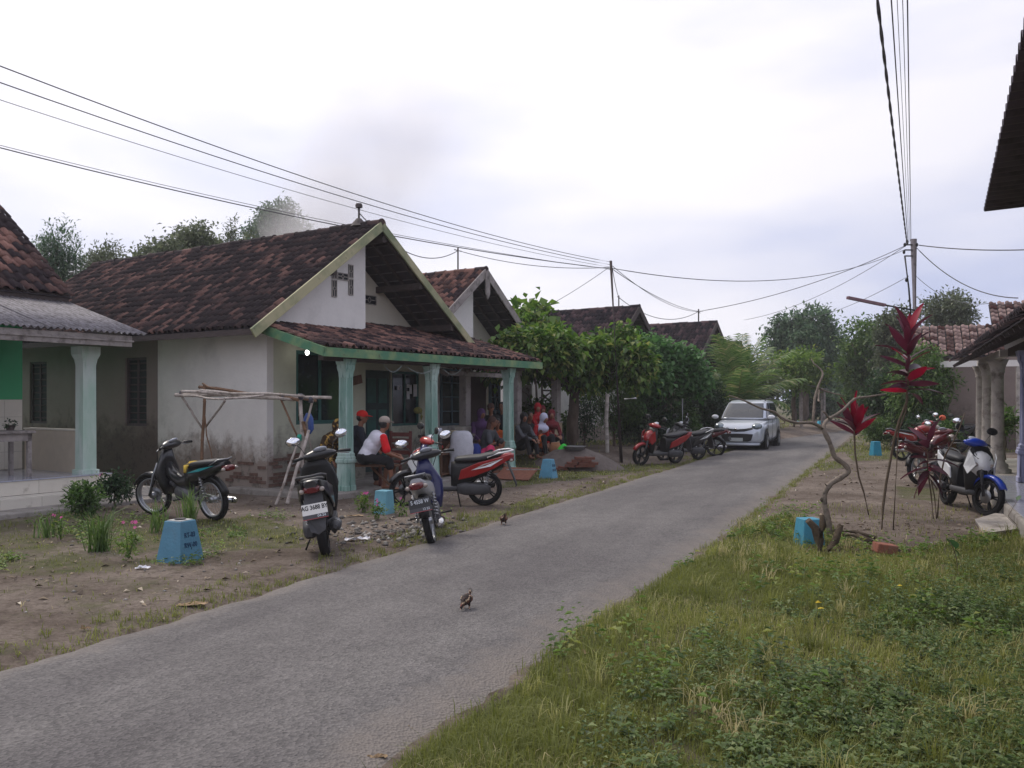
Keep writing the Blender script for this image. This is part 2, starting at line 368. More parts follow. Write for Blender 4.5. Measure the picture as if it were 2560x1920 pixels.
def ground_mat():
    m = bpy.data.materials.new('soil'); m.use_nodes = True; t = m.node_tree; b = t.nodes['Principled BSDF']; b.inputs['Roughness'].default_value = .95; b.inputs['Specular IOR Level'].default_value = .2
    g = N(t, 'ShaderNodeNewGeometry'); pos = g.outputs['Position']
    def noise(sc, det=6, ro=.6):
        n = N(t, 'ShaderNodeTexNoise'); n.inputs['Scale'].default_value = sc; n.inputs['Detail'].default_value = det; n.inputs['Roughness'].default_value = ro; L(t, pos, n.inputs[0]); return n.outputs[0]
    def ramp(src, *st):
        r = N(t, 'ShaderNodeValToRGB'); e = r.color_ramp.elements
        for i, (p, c) in enumerate(st):
            q = e[i] if i < 2 else e.new(p)
            q.position = p; q.color = (*c, 1)
        L(t, src, r.inputs[0]); return r.outputs[0]
    def mix(f, a, c, bt='MIX'):
        n = N(t, 'ShaderNodeMix', data_type='RGBA', blend_type=bt)
        if hasattr(f, 'links') or hasattr(f, 'node'): L(t, f, n.inputs[0])
        else: n.inputs[0].default_value = f
        for k, q in ((6, a), (7, c)):
            if hasattr(q, 'node'): L(t, q, n.inputs[k])
            else: n.inputs[k].default_value = (*q, 1)
        return n.outputs[2]
    base = ramp(noise(.9, 5), (.35, (.125, .097, .078)), (.66, (.262, .220, .186)))
    fine = ramp(noise(26, 8, .75), (.32, (.42, .39, .37)), (.68, (1.3, 1.27, 1.25)))
    base = mix(.75, base, fine, 'MULTIPLY')
    base = mix(ramp(noise(7, 8, .7), (.51, (0, 0, 0)), (.62, (.8,) * 3)), base, (.085, .064, .05))
    a = N(t, 'ShaderNodeAttribute', attribute_name='grass')
    gc = ramp(noise(5, 7, .7), (.3, (.055, .062, .024)), (.7, (.14, .135, .065)))
    ad = N(t, 'ShaderNodeMath', operation='MULTIPLY_ADD'); L(t, noise(11, 8, .8), ad.inputs[0]); ad.inputs[1].default_value = 1.1; ad.inputs[2].default_value = -.62
    a2 = N(t, 'ShaderNodeMath', operation='ADD'); L(t, a.outputs['Fac'], a2.inputs[0]); L(t, ad.outputs[0], a2.inputs[1])
    mr = N(t, 'ShaderNodeMapRange'); mr.inputs[1].default_value = .22; mr.inputs[2].default_value = .6; L(t, a2.outputs[0], mr.inputs[0])
    L(t, mix(mr.outputs[0], base, gc), b.inputs['Base Color'])
    bp = N(t, 'ShaderNodeBump'); bp.inputs['Strength'].default_value = .9; bp.inputs['Distance'].default_value = .03; L(t, noise(18, 9, .75), bp.inputs['Height']); L(t, bp.outputs[0], b.inputs['Normal'])
    return m
gme = mesh_np('ground', np.stack([GX, GY, HT(GX, GY)], -1).reshape(-1, 3), fc, ground_mat(), True)
at_ = gme.attributes.new('grass', 'FLOAT', 'POINT'); at_.data.foreach_set('value', grass(GX, GY).ravel().astype(np.float32))
tag(link('ground', gme), kind='structure')

def asphalt():
    m = bpy.data.materials.new('asphalt'); m.use_nodes = True; t = m.node_tree; b = t.nodes['Principled BSDF']; b.inputs['Roughness'].default_value = .82; b.inputs['Specular IOR Level'].default_value = .35
    g = N(t, 'ShaderNodeNewGeometry'); pos = g.outputs['Position']
    def noise(sc, det=6, ro=.6, st=None):
        n = N(t, 'ShaderNodeTexNoise'); n.inputs['Scale'].default_value = sc; n.inputs['Detail'].default_value = det; n.inputs['Roughness'].default_value = ro
        if st:
            q = N(t, 'ShaderNodeMapping'); q.inputs['Rotation'].default_value = (0, 0, -WA); L(t, pos, q.inputs[0]); q2 = N(t, 'ShaderNodeMapping'); q2.inputs['Scale'].default_value = st; L(t, q.outputs[0], q2.inputs[0]); L(t, q2.outputs[0], n.inputs[0])
        else: L(t, pos, n.inputs[0])
        return n.outputs[0]
    r = N(t, 'ShaderNodeValToRGB'); e = r.color_ramp.elements; e[0].position = .36; e[0].color = (.104, .096, .097, 1); e[1].position = .66; e[1].color = (.160, .150, .146, 1); L(t, noise(1.1, 5, .6, (.28, 1, 1)), r.inputs[0])
    v = N(t, 'ShaderNodeTexVoronoi'); v.inputs['Scale'].default_value = 60; L(t, pos, v.inputs[0])
    rv = N(t, 'ShaderNodeValToRGB'); e = rv.color_ramp.elements; e[0].position = .0; e[0].color = (.25,) * 3 + (1,); e[1].position = 1; e[1].color = (1.9, 1.87, 1.82, 1); L(t, v.outputs['Color'], rv.inputs[0])
    mx = N(t, 'ShaderNodeMix', data_type='RGBA', blend_type='MULTIPLY'); mx.inputs[0].default_value = .5; L(t, r.outputs[0], mx.inputs[6]); L(t, rv.outputs[0], mx.inputs[7])
    # dark pits
    r3 = N(t, 'ShaderNodeMapRange'); r3.inputs[1].default_value = .66; r3.inputs[2].default_value = .74; L(t, noise(38, 3, .5), r3.inputs[0])
    m3 = N(t, 'ShaderNodeMix', data_type='RGBA'); L(t, r3.outputs[0], m3.inputs[0]); L(t, mx.outputs[2], m3.inputs[6]); m3.inputs[7].default_value = (.05, .047, .05, 1)
    # hairline cracks and old stains
    vc = N(t, 'ShaderNodeTexVoronoi', feature='DISTANCE_TO_EDGE'); vc.inputs['Scale'].default_value = .8
    wv = N(t, 'ShaderNodeMix', data_type='RGBA', blend_type='LINEAR_LIGHT'); wv.inputs[0].default_value = .12; L(t, pos, wv.inputs[6]); nw = N(t, 'ShaderNodeTexNoise'); nw.inputs['Scale'].default_value = 3; nw.inputs['Detail'].default_value = 6; L(t, pos, nw.inputs[0]); L(t, nw.outputs['Color'], wv.inputs[7]); L(t, wv.outputs[2], vc.inputs[0])
    rc = N(t, 'ShaderNodeMapRange'); rc.inputs[1].default_value = .0; rc.inputs[2].default_value = .012; rc.inputs[3].default_value = 1; rc.inputs[4].default_value = 0; L(t, vc.outputs['Distance'], rc.inputs[0])
    rm = N(t, 'ShaderNodeMapRange'); rm.inputs[1].default_value = .52; rm.inputs[2].default_value = .62; rm.inputs[4].default_value = .4; L(t, noise(.7, 3, .5), rm.inputs[0]); mc = N(t, 'ShaderNodeMath', operation='MULTIPLY'); L(t, rc.outputs[0], mc.inputs[0]); L(t, rm.outputs[0], mc.inputs[1])
    mk = N(t, 'ShaderNodeMix', data_type='RGBA'); L(t, mc.outputs[0], mk.inputs[0]); L(t, m3.outputs[2], mk.inputs[6]); mk.inputs[7].default_value = (.045, .042, .045, 1)
    rs = N(t, 'ShaderNodeMapRange'); rs.inputs[1].default_value = .35; rs.inputs[2].default_value = .7; rs.inputs[3].default_value = .88; rs.inputs[4].default_value = 1.1; L(t, noise(2.6, 7, .7), rs.inputs[0]); ms_ = N(t, 'ShaderNodeMix', data_type='RGBA', blend_type='MULTIPLY'); ms_.inputs[0].default_value = 1; L(t, mk.outputs[2], ms_.inputs[6]); L(t, rs.outputs[0], ms_.inputs[7]); m3 = ms_
    # sand washed over the edges
    a = N(t, 'ShaderNodeAttribute', attribute_name='edge'); ad = N(t, 'ShaderNodeMath', operation='MULTIPLY_ADD'); L(t, noise(4, 8, .75), ad.inputs[0]); ad.inputs[1].default_value = 1.0; L(t, a.outputs['Fac'], ad.inputs[2])
    mr = N(t, 'ShaderNodeMapRange'); mr.inputs[1].default_value = 1.0; mr.inputs[2].default_value = 1.45; mr.inputs[4].default_value = .85; L(t, ad.outputs[0], mr.inputs[0])
    m4 = N(t, 'ShaderNodeMix', data_type='RGBA'); L(t, mr.outputs[0], m4.inputs[0]); L(t, m3.outputs[2], m4.inputs[6]); m4.inputs[7].default_value = (.215, .187, .165, 1)
    L(t, m4.outputs[2], b.inputs['Base Color'])
    bp = N(t, 'ShaderNodeBump'); bp.inputs['Strength'].default_value = .75; bp.inputs['Distance'].default_value = .012; L(t, v.outputs['Distance'], bp.inputs['Height']); L(t, bp.outputs[0], b.inputs['Normal'])
    return m
ra_ = np.concatenate([np.arange(-8, 26, .16), np.arange(26, 75, .8)])
nb = 19; rv_, ev_ = [], []
for a in ra_:
    bend = -.0045 * max(0, a - 52) ** 2
    e0 = 2.0 + .16 * max(0, min(1, (9 - a) / 3)) + .03 * math.sin(a * 2.1) + .03 * math.sin(a * 5.3 + 1) + .02 * math.sin(a * 13.) + rnd.gauss(0, .014) + bend; e1 = 5.07 + .008 * math.sin(a * 1.7 + 2) + .02 * math.sin(a * 6.1) + .015 * math.sin(a * 15) + rnd.gauss(0, .016) + bend
    for i in range(nb):
        t = i / (nb - 1); bb = e0 + (e1 - e0) * t; z = .022 * (1 - (2 * t - 1) ** 4) - (.05 if i in (0, nb - 1) else 0) + .004 * math.sin(a * 1.3 + bb * 2)
        rv_.append(WF(a, bb - (.03 if i == 0 else -.03 if i == nb - 1 else 0), z)); ev_.append(max(0, 1 - min(t, 1 - t) * (e1 - e0) / .75))
n_ = len(ra_); ii = np.arange(n_ * nb).reshape(n_, nb)
rme = mesh_np('road', [tuple(p) for p in rv_], np.stack([ii[:-1, :-1], ii[1:, :-1], ii[1:, 1:], ii[:-1, 1:]], -1).reshape(-1, 4), asphalt(), True)
at_ = rme.attributes.new('edge', 'FLOAT', 'POINT'); at_.data.foreach_set('value', np.array(ev_, np.float32))
tag(link('road', rme), kind='structure')

# ================================================================ GRASS AND GROUND COVER (nobody could count it)
def unit(v): return v / np.maximum(np.linalg.norm(v, axis=-1, keepdims=True), 1e-9)
def blades(x, y, h, w, lean, col_noise=True):
    n = len(x); th = rng.uniform(0, 2 * np.pi, n); d = np.stack([np.cos(th), np.sin(th), np.zeros(n)], -1); sdv = np.stack([-np.sin(th), np.cos(th), np.zeros(n)], -1)
    b = np.stack([x, y, HT(x, y) - .005], -1); up = np.array([0, 0, 1.])
    l1 = rng.uniform(.1, 1, n)[:, None] * lean; h = h[:, None]; w = w[:, None]
    p1 = b + up * h * .6 + d * h * l1 * .35; p2 = b + up * h * (1 - .35 * l1) + d * h * l1 * 1.0
    v = np.stack([b - sdv * w / 2, b + sdv * w / 2, p1 + sdv * w * .35, p2, p1 - sdv * w * .35], 1).reshape(-1, 3)
    k = np.arange(n)[:, None] * 5
    f = np.concatenate([k + np.array([0, 1, 2]), k + np.array([0, 2, 4]), k + np.array([4, 2, 3])], 0)
    return v, f
GRASS = leaf_mat('grass_blade', (.10, .122, .027), (.30, .32, .088), (.56, .48, .28), .38, .6)
WEED = leaf_mat('weed_leaf', (.05, .10, .02), (.17, .27, .06), (.32, .34, .1), .38, .5)
MINT = leaf_mat('cover_leaf', (.042, .08, .024), (.16, .23, .08), (.28, .33, .14), .32, .4)
def scatter(n, x0, x1, y0, y1, dens, power=1.0):
    x = rng.uniform(x0, x1, n); y = y0 + (y1 - y0) * rng.uniform(0, 1, n) ** power
    px = 1280 + F * x / y; keep = (px > -120) & (px < 2700) & (rng.uniform(0, 1, n) < dens(x, y)); return x[keep], y[keep]
allv, allf, allr = [], [], []
nv = 0
def addb(x, y, h, w, lean, r):
    global nv
    v, f = blades(x, y, h, w, lean); allv.append(v); allf.append(f + nv); allr.append(np.tile(r, 3)); nv += len(v)
dry = lambda x, y: smooth(-.1, .8, nz(x, y, 1.9, 4))
for (n, x0, x1, y0, y1, pw, hh, ww, f) in [
    (210000, -2, 5.5, 3.4, 9, 1.5, .085, .0045, lambda x, y: grass(x, y) ** 1.4), (110000, 1, 9, 7, 13.5, 1, .07, .007, lambda x, y: grass(x, y) ** 1.4),
    (90000, -9, 5, 6, 20, 1, .05, .008, lambda x, y: grass(x, y) ** 2 * (toW(x, y)[1] > 4.8)), (26000, -2, 14, 18, 30, 1, .07, .014, lambda x, y: grass(x, y) ** 2), (26000, -6, 30, 26, 60, 1, .12, .03, lambda x, y: grass(x, y) * (toW(x, y)[1] > 5.2) + grass(x, y) * (toW(x, y)[1] < 1.8))]:
    x, y = scatter(n, x0, x1, y0, y1, f, pw); k = len(x)
    g_ = nz(x, y, 2.7, 1); tall = .55 + .5 * smooth(-.3, .7, g_) + rng.exponential(.22, k)
    isdry = rng.uniform(0, 1, k) < .08 + .5 * dry(x, y)
    r = np.where(isdry, rng.uniform(.9, .999, k), np.clip(rng.uniform(-.25, .35, k) + .75 * smooth(-.55, .6, nz(x, y, 1.6, 2)), 0, .86))
    addb(x, y, hh * tall, ww * rng.uniform(.7, 1.4, k), 1.1, r)
# tufts: long arching blades
tx, ty = scatter(520, -1.5, 8, 3.6, 12.5, lambda x, y: (grass(x, y) > .3) * 1.0, 1.3)
for x, y in zip(tx, ty):
    k = 26; addb(x + rng.normal(0, .035, k), y + rng.normal(0, .035, k), rng.uniform(.09, .24, k), np.full(k, .006), 1.3, np.full(k, rng.uniform(.2, .99 if rng.uniform() < .14 else .84)) * np.ones(k))
# straw and tufts fringing the asphalt edges
for side, n in ((1.93, 500), (5.14, 700), (5.5, 260)):
    for _ in range(n):
        a = rng.uniform(2, 30); p = WF(a, side + rng.normal(0, .07), 0)
        k = 9; addb(p.x + rng.normal(0, .03, k), p.y + rng.normal(0, .03, k), rng.uniform(.03, .09, k), np.full(k, .007), 1.6, np.full(k, rng.uniform(.5, .99)))
me = mesh_np('grass', np.concatenate(allv), np.concatenate(allf), GRASS, False, {'rnd': np.concatenate(allr)})
tag(link('grass', me), kind='stuff', label='olive green grass on the verges of the village road', cat='grass')

def leafquads(c, d, nrm, ln, wd, fold=.25):
    """folded rhombus leaves: base c, direction d, face normal nrm"""
    sdv = unit(np.cross(d, nrm)); ln = ln[:, None]; wd = wd[:, None]
    tip = c + d * ln; mid = c + d * ln * .45 + nrm * ln * .06
    v = np.stack([c, mid + sdv * wd / 2 + nrm * wd * fold, tip - nrm * ln * .08, mid - sdv * wd / 2 + nrm * wd * fold], 1).reshape(-1, 3)
    return v, np.arange(len(c) * 4).reshape(-1, 4)
def rdir(n, zb=0.0):
    v = rng.normal(0, 1, (n, 3)); v = unit(v); v[:, 2] += zb; return unit(v)
# leafy ground cover in rosettes on low stems
def cover(name, x, y, hmin, hmax, per, size, m, label):
    n = len(x); k = n * per; X = np.repeat(x, per); Y = np.repeat(y, per); tt = np.tile(np.linspace(.25, 1, per), n)
    hh = np.repeat(rng.uniform(hmin, hmax, n) * (.6 + .6 * smooth(-.5, .6, nz(x, y, 2.1, 3))), per); le = np.repeat(rng.normal(0, .3, (n, 2)), per, 0)
    c = np.stack([X + le[:, 0] * hh * tt, Y + le[:, 1] * hh * tt, HT(X, Y) + hh * tt], -1)
    th = np.tile(np.arange(per) * 2.4, n) + np.repeat(rng.uniform(0, 6.28, n), per)
    d = unit(np.stack([np.cos(th), np.sin(th), rng.uniform(-.25, .35, k)], -1)); nn = unit(np.cross(np.cross(d, [0, 0, 1.]), d) + rng.normal(0, .12, (k, 3)))
    ln = size * rng.uniform(.5, 1.15, k) * np.repeat(rng.uniform(.6, 1.5, n), per) * (.7 + .3 * np.sin(tt * 3.1)); v, f = leafquads(c, d, nn, ln, ln * .55)
    r = np.clip(np.repeat(rng.uniform(0, .8, n), per) + rng.normal(0, .1, k), 0, .92)
    r = np.where(rng.uniform(0, 1, k) < .01, .985, r)
    tag(link(name, mesh_np(name, v, f, m, False, {'rnd': r})), kind='stuff', label=label, cat='ground cover')
CV1 = poly_np([(1350, 2300), (1480, 1800), (1700, 1640), (1800, 1560), (1960, 1500), (2150, 1440), (2400, 1400), (3000, 1390), (3400, 2300)]); CV2 = poly_np([(1750, 2300), (1850, 1760), (2000, 1640), (2250, 1520), (2500, 1480), (3000, 1480), (3400, 2300)])
lower = lambda x, y: (inpoly(CV1, x, y) * .28 + inpoly(CV2, x, y) * .72) * smooth(-.75, .1, nz(x, y, 2.6, 6)) * smooth(.25, .8, grass(x, y))
x, y = scatter(17000, .2, 6.5, 3.4, 9.5, lower, 1.3)
cover('ground_cover', x, y, .05, .17, 9, .042, MINT, 'dark leafy ground cover filling the lower right corner of the verge')
x, y = scatter(6000, -1, 8.5, 3.6, 12.5, lambda x, y: smooth(-.1, .6, nz(x, y, 2.4, 9)) * smooth(.2, .7, grass(x, y)) * (.35 + .65 * smooth(6.5, 9, y)), 1.0)
cover('weeds', x, y, .08, .26, 8, .06, WEED, 'broad-leaved bright green weeds among the right verge grass')
x, y = scatter(1900, -6.5, -3.1, 8.2, 12.2, lambda x, y: (toW(x, y)[1] > 5.9) * smooth(0., .6, nz(x, y, 3.4, 1)) * .9)
cover('weeds', x, y, .04, .14, 7, .045, WEED, 'low weeds round the blue marker on the left verge')
# fallen leaves, twigs and gravel on bare ground
x, y = scatter(34000, -9, 11, 6.0, 22, lambda x, y: (toW(x, y)[1] > 5.1) * .42 * smooth(-.5, .5, nz(x, y, 2, 8)) + (toW(x, y)[1] < 1.9) * .18 * (y > 9) + .004)
k = len(x); th = rng.uniform(0, 6.28, k); d = unit(np.stack([np.cos(th), np.sin(th), rng.uniform(-.05, .2, k)], -1)); nn = unit(np.array([0, 0, 1.]) + rng.normal(0, .25, (k, 3)))
ln = .012 + .09 * rng.uniform(0, 1, k) ** 2.2; v, f = leafquads(np.stack([x, y, HT(x, y) + .008], -1), d, nn, ln, ln * rng.uniform(.12, .6, k))
tag(link('leaf_litter', mesh_np('leaf_litter', v, f, leaf_mat('dry_leaf', (.06, .04, .028), (.30, .235, .16), (.6, .54, .44), 0, .8), False, {'rnd': rng.uniform(0, 1, k)})), kind='stuff', label='dry leaves and straw scattered over the bare soil', cat='leaf litter')
def stones(x, y, smin, smax, name, m, label):
    base = np.array([[1, 0, 0], [-1, 0, 0], [0, 1, 0], [0, -1, 0], [0, 0, 1], [0, 0, -1.]]); fb = np.array([[0, 2, 4], [2, 1, 4], [1, 3, 4], [3, 0, 4], [2, 0, 5], [1, 2, 5], [3, 1, 5], [0, 3, 5]])
    n = len(x); sz = smin + (smax - smin) * rng.uniform(0, 1, n) ** 3; v = base[None] * (sz[:, None, None] * rng.uniform(.6, 1.2, (n, 6, 1))); v[..., 2] *= .6
    th = rng.uniform(0, 6.28, n)[:, None]; vx = v[..., 0] * np.cos(th) - v[..., 1] * np.sin(th) + x[:, None]; vy = v[..., 0] * np.sin(th) + v[..., 1] * np.cos(th) + y[:, None]
    v = np.stack([vx, vy, v[..., 2] + (HT(x, y) + sz * .2)[:, None]], -1).reshape(-1, 3); f = (np.arange(n)[:, None, None] * 6 + fb[None]).reshape(-1, 3)
    tag(link(name, mesh_np(name, v, f, m, False, {'rnd': np.repeat(rng.uniform(0, 1, n), 8)})), kind='stuff', label=label, cat='gravel')
x, y = scatter(9000, -9, 11, 6.4, 24, lambda x, y: (toW(x, y)[1] > 5.0) * .35 + (toW(x, y)[1] < 2.0) * (y > 9) * .3)
STONE = leaf_mat('pebble', (.09, .08, .075), (.3, .28, .25), (.55, .53, .5), 0, .9)
stones(x, y, .006, .028, 'gravel', STONE, 'loose pebbles and grit on the bare verges')
q = G(1000, 1330); x = rng.normal(q.x, .5, 500); y = rng.normal(q.y, .55, 500)
stones(x, y, .012, .06, 'rubble', STONE, 'broken stone rubble on the verge by the parked scooters')

# ================================================================ FOLIAGE TOOLS
def sprig_cloud(blobs, n, ln, asp=.5, per=6, spread=2.2, droop=.0, gap=.0, gs=1.2, shell=.55, fold=.2, zup=.6, seed=0):
    """blobs: (centre, (rx,ry,rz), weight). Leaves grow in sprigs spread through the outer volume of the blobs."""
    C, O = [], []; wt = np.array([b[2] for b in blobs], float); wt /= wt.sum()
    for (c, r, _), w in zip(blobs, wt):
        k = max(3, int(n * w / per)); d = rdir(k, .12); rad = rng.uniform(shell, 1.0, k) ** .6 * (1 + .13 * np.sin(d[:, 0] * 7 + d[:, 2] * 5 + seed) + rng.normal(0, .05, k))
        C.append(np.array(c) + d * np.array(r) * rad[:, None]); O.append(d)
    C = np.concatenate(C); O = np.concatenate(O)
    if gap:
        g = nz(C[:, 0] + C[:, 2] * .7, C[:, 1] - C[:, 2], gs * 2.2, seed) + .35 * nz(C[:, 0] - C[:, 2], C[:, 2] * 1.7 + C[:, 1], gs * 6, seed + 1); keep = g > -1 + gap * 1.25; C, O = C[keep], O[keep]
    k = len(C); c = np.repeat(C, per, 0) + rng.normal(0, ln * spread * .35, (k * per, 3)); d = unit(np.repeat(O, per, 0) * .7 + rng.normal(0, .8, (k * per, 3)) + np.array([0, 0, -droop]))
    nn = unit(np.cross(np.cross(d, np.array([0, 0, 1.]) + rng.normal(0, .35, (k * per, 3)) * (1.2 - zup)), d)); l = ln * rng.uniform(.6, 1.3, k * per)
    v, f = leafquads(c, d, nn, l, l * asp, fold)
    depth = np.repeat(rng.uniform(-.12, .12, k), per)
    r = np.clip(rng.uniform(.1, .8, k * per) + depth, 0, .9); r = np.where(rng.uniform(0, 1, k * per) < .012, .97, r)
    return v, f, r
def limb(mb, a, b, ra, rb, n=6, wob=.08, seg=5):
    a, b = Vector(a), Vector(b); l = (b - a).length; pts = []
    for i in range(seg + 1):
        t = i / seg; w = math.sin(t * math.pi) * l * wob
        pts.append(a.lerp(b, t) + Vector((rnd.uniform(-w, w), rnd.uniform(-w, w), rnd.uniform(-w, w) * .5 + w * .3)))
    mb.tube(pts, [ra + (rb - ra) * i / seg for i in range(seg + 1)], n)
BARK = mat('bark', s(95, 82, 72), .9, .35, 9, .5, 30, stretch=(1, 1, .3)); BARKL = mat('bark_pale', s(140, 128, 115), .85, .25, 12, .4, 35, dirt=s(80, 75, 65), dscale=9)
def tree(name, label, cat, base, blobs, n, ln, lm, trunk_h, tr=.12, group=None, bark=None, asp=.5, droop=.0, gap=.35, gs=1.2, per=6, spread=2.2, shell=.5, lean=(0, 0), seed=0, limbs=True, crown='crown'):
    base = Vector(base); e = thing(name, label, cat, base, group=group); blobs = [(tuple(Vector(c)), r, w) for c, r, w in blobs]
    mb = MB(); top = Vector((lean[0], lean[1], trunk_h)); limb(mb, (0, 0, -.15), top, tr * 1.25, tr * .75, 9, .03)
    if limbs:
        for c, r, w in blobs:
            for k in range(2):
                q = Vector(c) + Vector([rnd.uniform(-.45, .45) * r[0], rnd.uniform(-.45, .45) * r[1], rnd.uniform(-.2, .6) * r[2]]); limb(mb, top * rnd.uniform(.75, 1), q, tr * .5, tr * .08, 5, .1)
    mb.build('trunk', bark or BARK, e)
    v, f, r = sprig_cloud(blobs, n, ln, asp, per, spread, droop, gap, gs, shell, seed=seed)
    link(crown, mesh_np(crown, v, f, lm, False, {'rnd': r}), e); return e
def blobcluster(c, r, k, rr=.5, seed=0, zs=1.0):
    """k overlapping sub-blobs making an uneven crown about centre c with radii r"""
    g = random.Random(seed); out = [(c, tuple(q * .72 for q in r), 1.4)]
    for i in range(k):
        th = 2.4 * i + g.uniform(-.4, .4); ph = math.acos(1 - 1.75 * (i + .5) / k)
        d = (math.sin(ph) * math.cos(th), math.sin(ph) * math.sin(th), math.cos(ph)); q = rr * g.uniform(.7, 1.2)
        out.append(((c[0] + d[0] * r[0] * .72, c[1] + d[1] * r[1] * .72, c[2] + d[2] * r[2] * .72), (r[0] * q, r[1] * q, r[2] * q * .85), q))
    return out
# ================================================================ ROOF TILES
def tile_mat(name, clay, soot, lo, hi, mid=None):
    """fired clay under black lichen: per-tile random + position noise decides how sooted a tile is"""
    m = bpy.data.materials.new(name); m.use_nodes = True; t = m.node_tree; b = t.nodes['Principled BSDF']; b.inputs['Roughness'].default_value = .9; b.inputs['Specular IOR Level'].default_value = .25
    oi = N(t, 'ShaderNodeObjectInfo'); at = N(t, 'ShaderNodeAttribute', attribute_name='rnd'); ad = N(t, 'ShaderNodeMath', operation='ADD'); L(t, oi.outputs['Random'], ad.inputs[0]); L(t, at.outputs['Fac'], ad.inputs[1])
    fr = N(t, 'ShaderNodeMath', operation='FRACT'); L(t, ad.outputs[0], fr.inputs[0])
    g = N(t, 'ShaderNodeNewGeometry')
    def noise(sc, det=4, ro=.6):
        n = N(t, 'ShaderNodeTexNoise'); n.inputs['Scale'].default_value = sc; n.inputs['Detail'].default_value = det; n.inputs['Roughness'].default_value = ro; L(t, g.outputs['Position'], n.inputs[0]); return n.outputs[0]
    a1 = N(t, 'ShaderNodeMath', operation='MULTIPLY_ADD'); L(t, noise(.9), a1.inputs[0]); a1.inputs[1].default_value = 1.3; fr2 = N(t, 'ShaderNodeMath', operation='MULTIPLY'); L(t, fr.outputs[0], fr2.inputs[0]); fr2.inputs[1].default_value = 1.5; L(t, fr2.outputs[0], a1.inputs[2])
    a2 = N(t, 'ShaderNodeMath', operation='MULTIPLY_ADD'); L(t, noise(22, 6, .7), a2.inputs[0]); a2.inputs[1].default_value = .55; L(t, a1.outputs[0], a2.inputs[2])
    mr = N(t, 'ShaderNodeMapRange'); mr.inputs[1].default_value = lo; mr.inputs[2].default_value = hi; L(t, a2.outputs[0], mr.inputs[0])
    ra = N(t, 'ShaderNodeValToRGB'); e = ra.color_ramp.elements; e[0].color = (*soot, 1); e[1].color = (*clay, 1); q = e.new(.45); q.color = (*(mid or tuple((x + y) * .35 for x, y in zip(clay, soot))), 1); L(t, mr.outputs[0], ra.inputs[0])
    fi = N(t, 'ShaderNodeMapRange'); fi.inputs[1].default_value = .3; fi.inputs[2].default_value = .7; fi.inputs[3].default_value = .6; fi.inputs[4].default_value = 1.35; L(t, noise(45, 6, .7), fi.inputs[0])
    mx = N(t, 'ShaderNodeMix', data_type='RGBA', blend_type='MULTIPLY'); mx.inputs[0].default_value = 1; L(t, ra.outputs[0], mx.inputs[6]); L(t, fi.outputs[0], mx.inputs[7]); L(t, mx.outputs[2], b.inputs['Base Color'])
    bp = N(t, 'ShaderNodeBump'); bp.inputs['Strength'].default_value = .5; bp.inputs['Distance'].default_value = .01; L(t, noise(60, 5), bp.inputs['Height']); L(t, bp.outputs[0], b.inputs['Normal']); return m
CLAY, SOOT = (.31, .155, .12), (.022, .018, .021)
T_MAIN = tile_mat('old_roof_clay', (.25, .135, .11), (.03, .022, .024), 1.55, 2.6, mid=(.075, .047, .045)); T_PORCH = tile_mat('porch_roof_clay', (.30, .16, .125), (.035, .023, .026), 1.35, 2.5, mid=(.10, .058, .052))
T_ORANGE = tile_mat('left_roof_clay', (.31, .165, .13), (.03, .02, .024), 1.45, 2.5, mid=(.11, .06, .052)); T_HOUSE2 = tile_mat('second_roof_clay', (.27, .14, .11), (.045, .03, .034), 1.3, 2.2)
T_DARK = tile_mat('dark_roof_clay', (.16, .10, .105), (.026, .02, .026), 1.4, 2.6); T_RED = tile_mat('red_roof_clay', (.36, .25, .22), (.075, .028, .024), 1.1, 1.8)
def tile_mesh(w=.155, l=.28, hgt=.056, name='roof_tile', lift=.026):
    xs = [0, .14, .3, .46, .62, .8, 1.0]; zs = [.05, .75, 1.0, .75, .08, 0, .05]; v = []
    for y, dz in ((0, lift), (l, .0)):
        for x, z in zip(xs, zs): v.append(((x - .5) * w * 1.06, y, z * hgt + dz))
    k = len(xs)
    for x, z in zip(xs, zs): v.append(((x - .5) * w * 1.06, 0, z * hgt + lift - .02))
    f = [(i, i + 1, k + i + 1, k + i) for i in range(k - 1)] + [(2 * k + i, 2 * k + i + 1, i + 1, i) for i in range(k - 1)]
    return np.array(v), np.array(f)
TV, TF = tile_mesh()
def tile_grid(o, ex, ey, wid, slope_len, w=.15, l=.235, mask=None, jit=.012, shrink=1.0):
    o, ex, ey = Vector(o), Vector(ex).normalized(), Vector(ey).normalized(); n = ex.cross(ey); nx, ny = max(1, round(wid / w)), max(1, round(slope_len / l)); ww = wid / nx; out = []
    for j in range(ny):
        row = rnd.uniform(-.006, .006)
        for i in range(nx):
            p = o + ex * ((i + .5) * ww + rnd.gauss(0, jit * .4)) + ey * (j * slope_len / ny + row + rnd.gauss(0, jit * .5)) + n * (rnd.gauss(0, jit * .25) + .02)
            if mask and not mask(p): continue
            a = rnd.gauss(0, .02); x2 = ex * math.cos(a) + ey * math.sin(a); y2 = n.cross(x2) + n * rnd.gauss(0, .012)
            M = Matrix.Identity(4); M.col[0][:3] = x2 * (ww / .15 * shrink); M.col[1][:3] = y2 * (l / .235 * shrink); M.col[2][:3] = n; M.col[3][:3] = p; out.append(M)
    return out
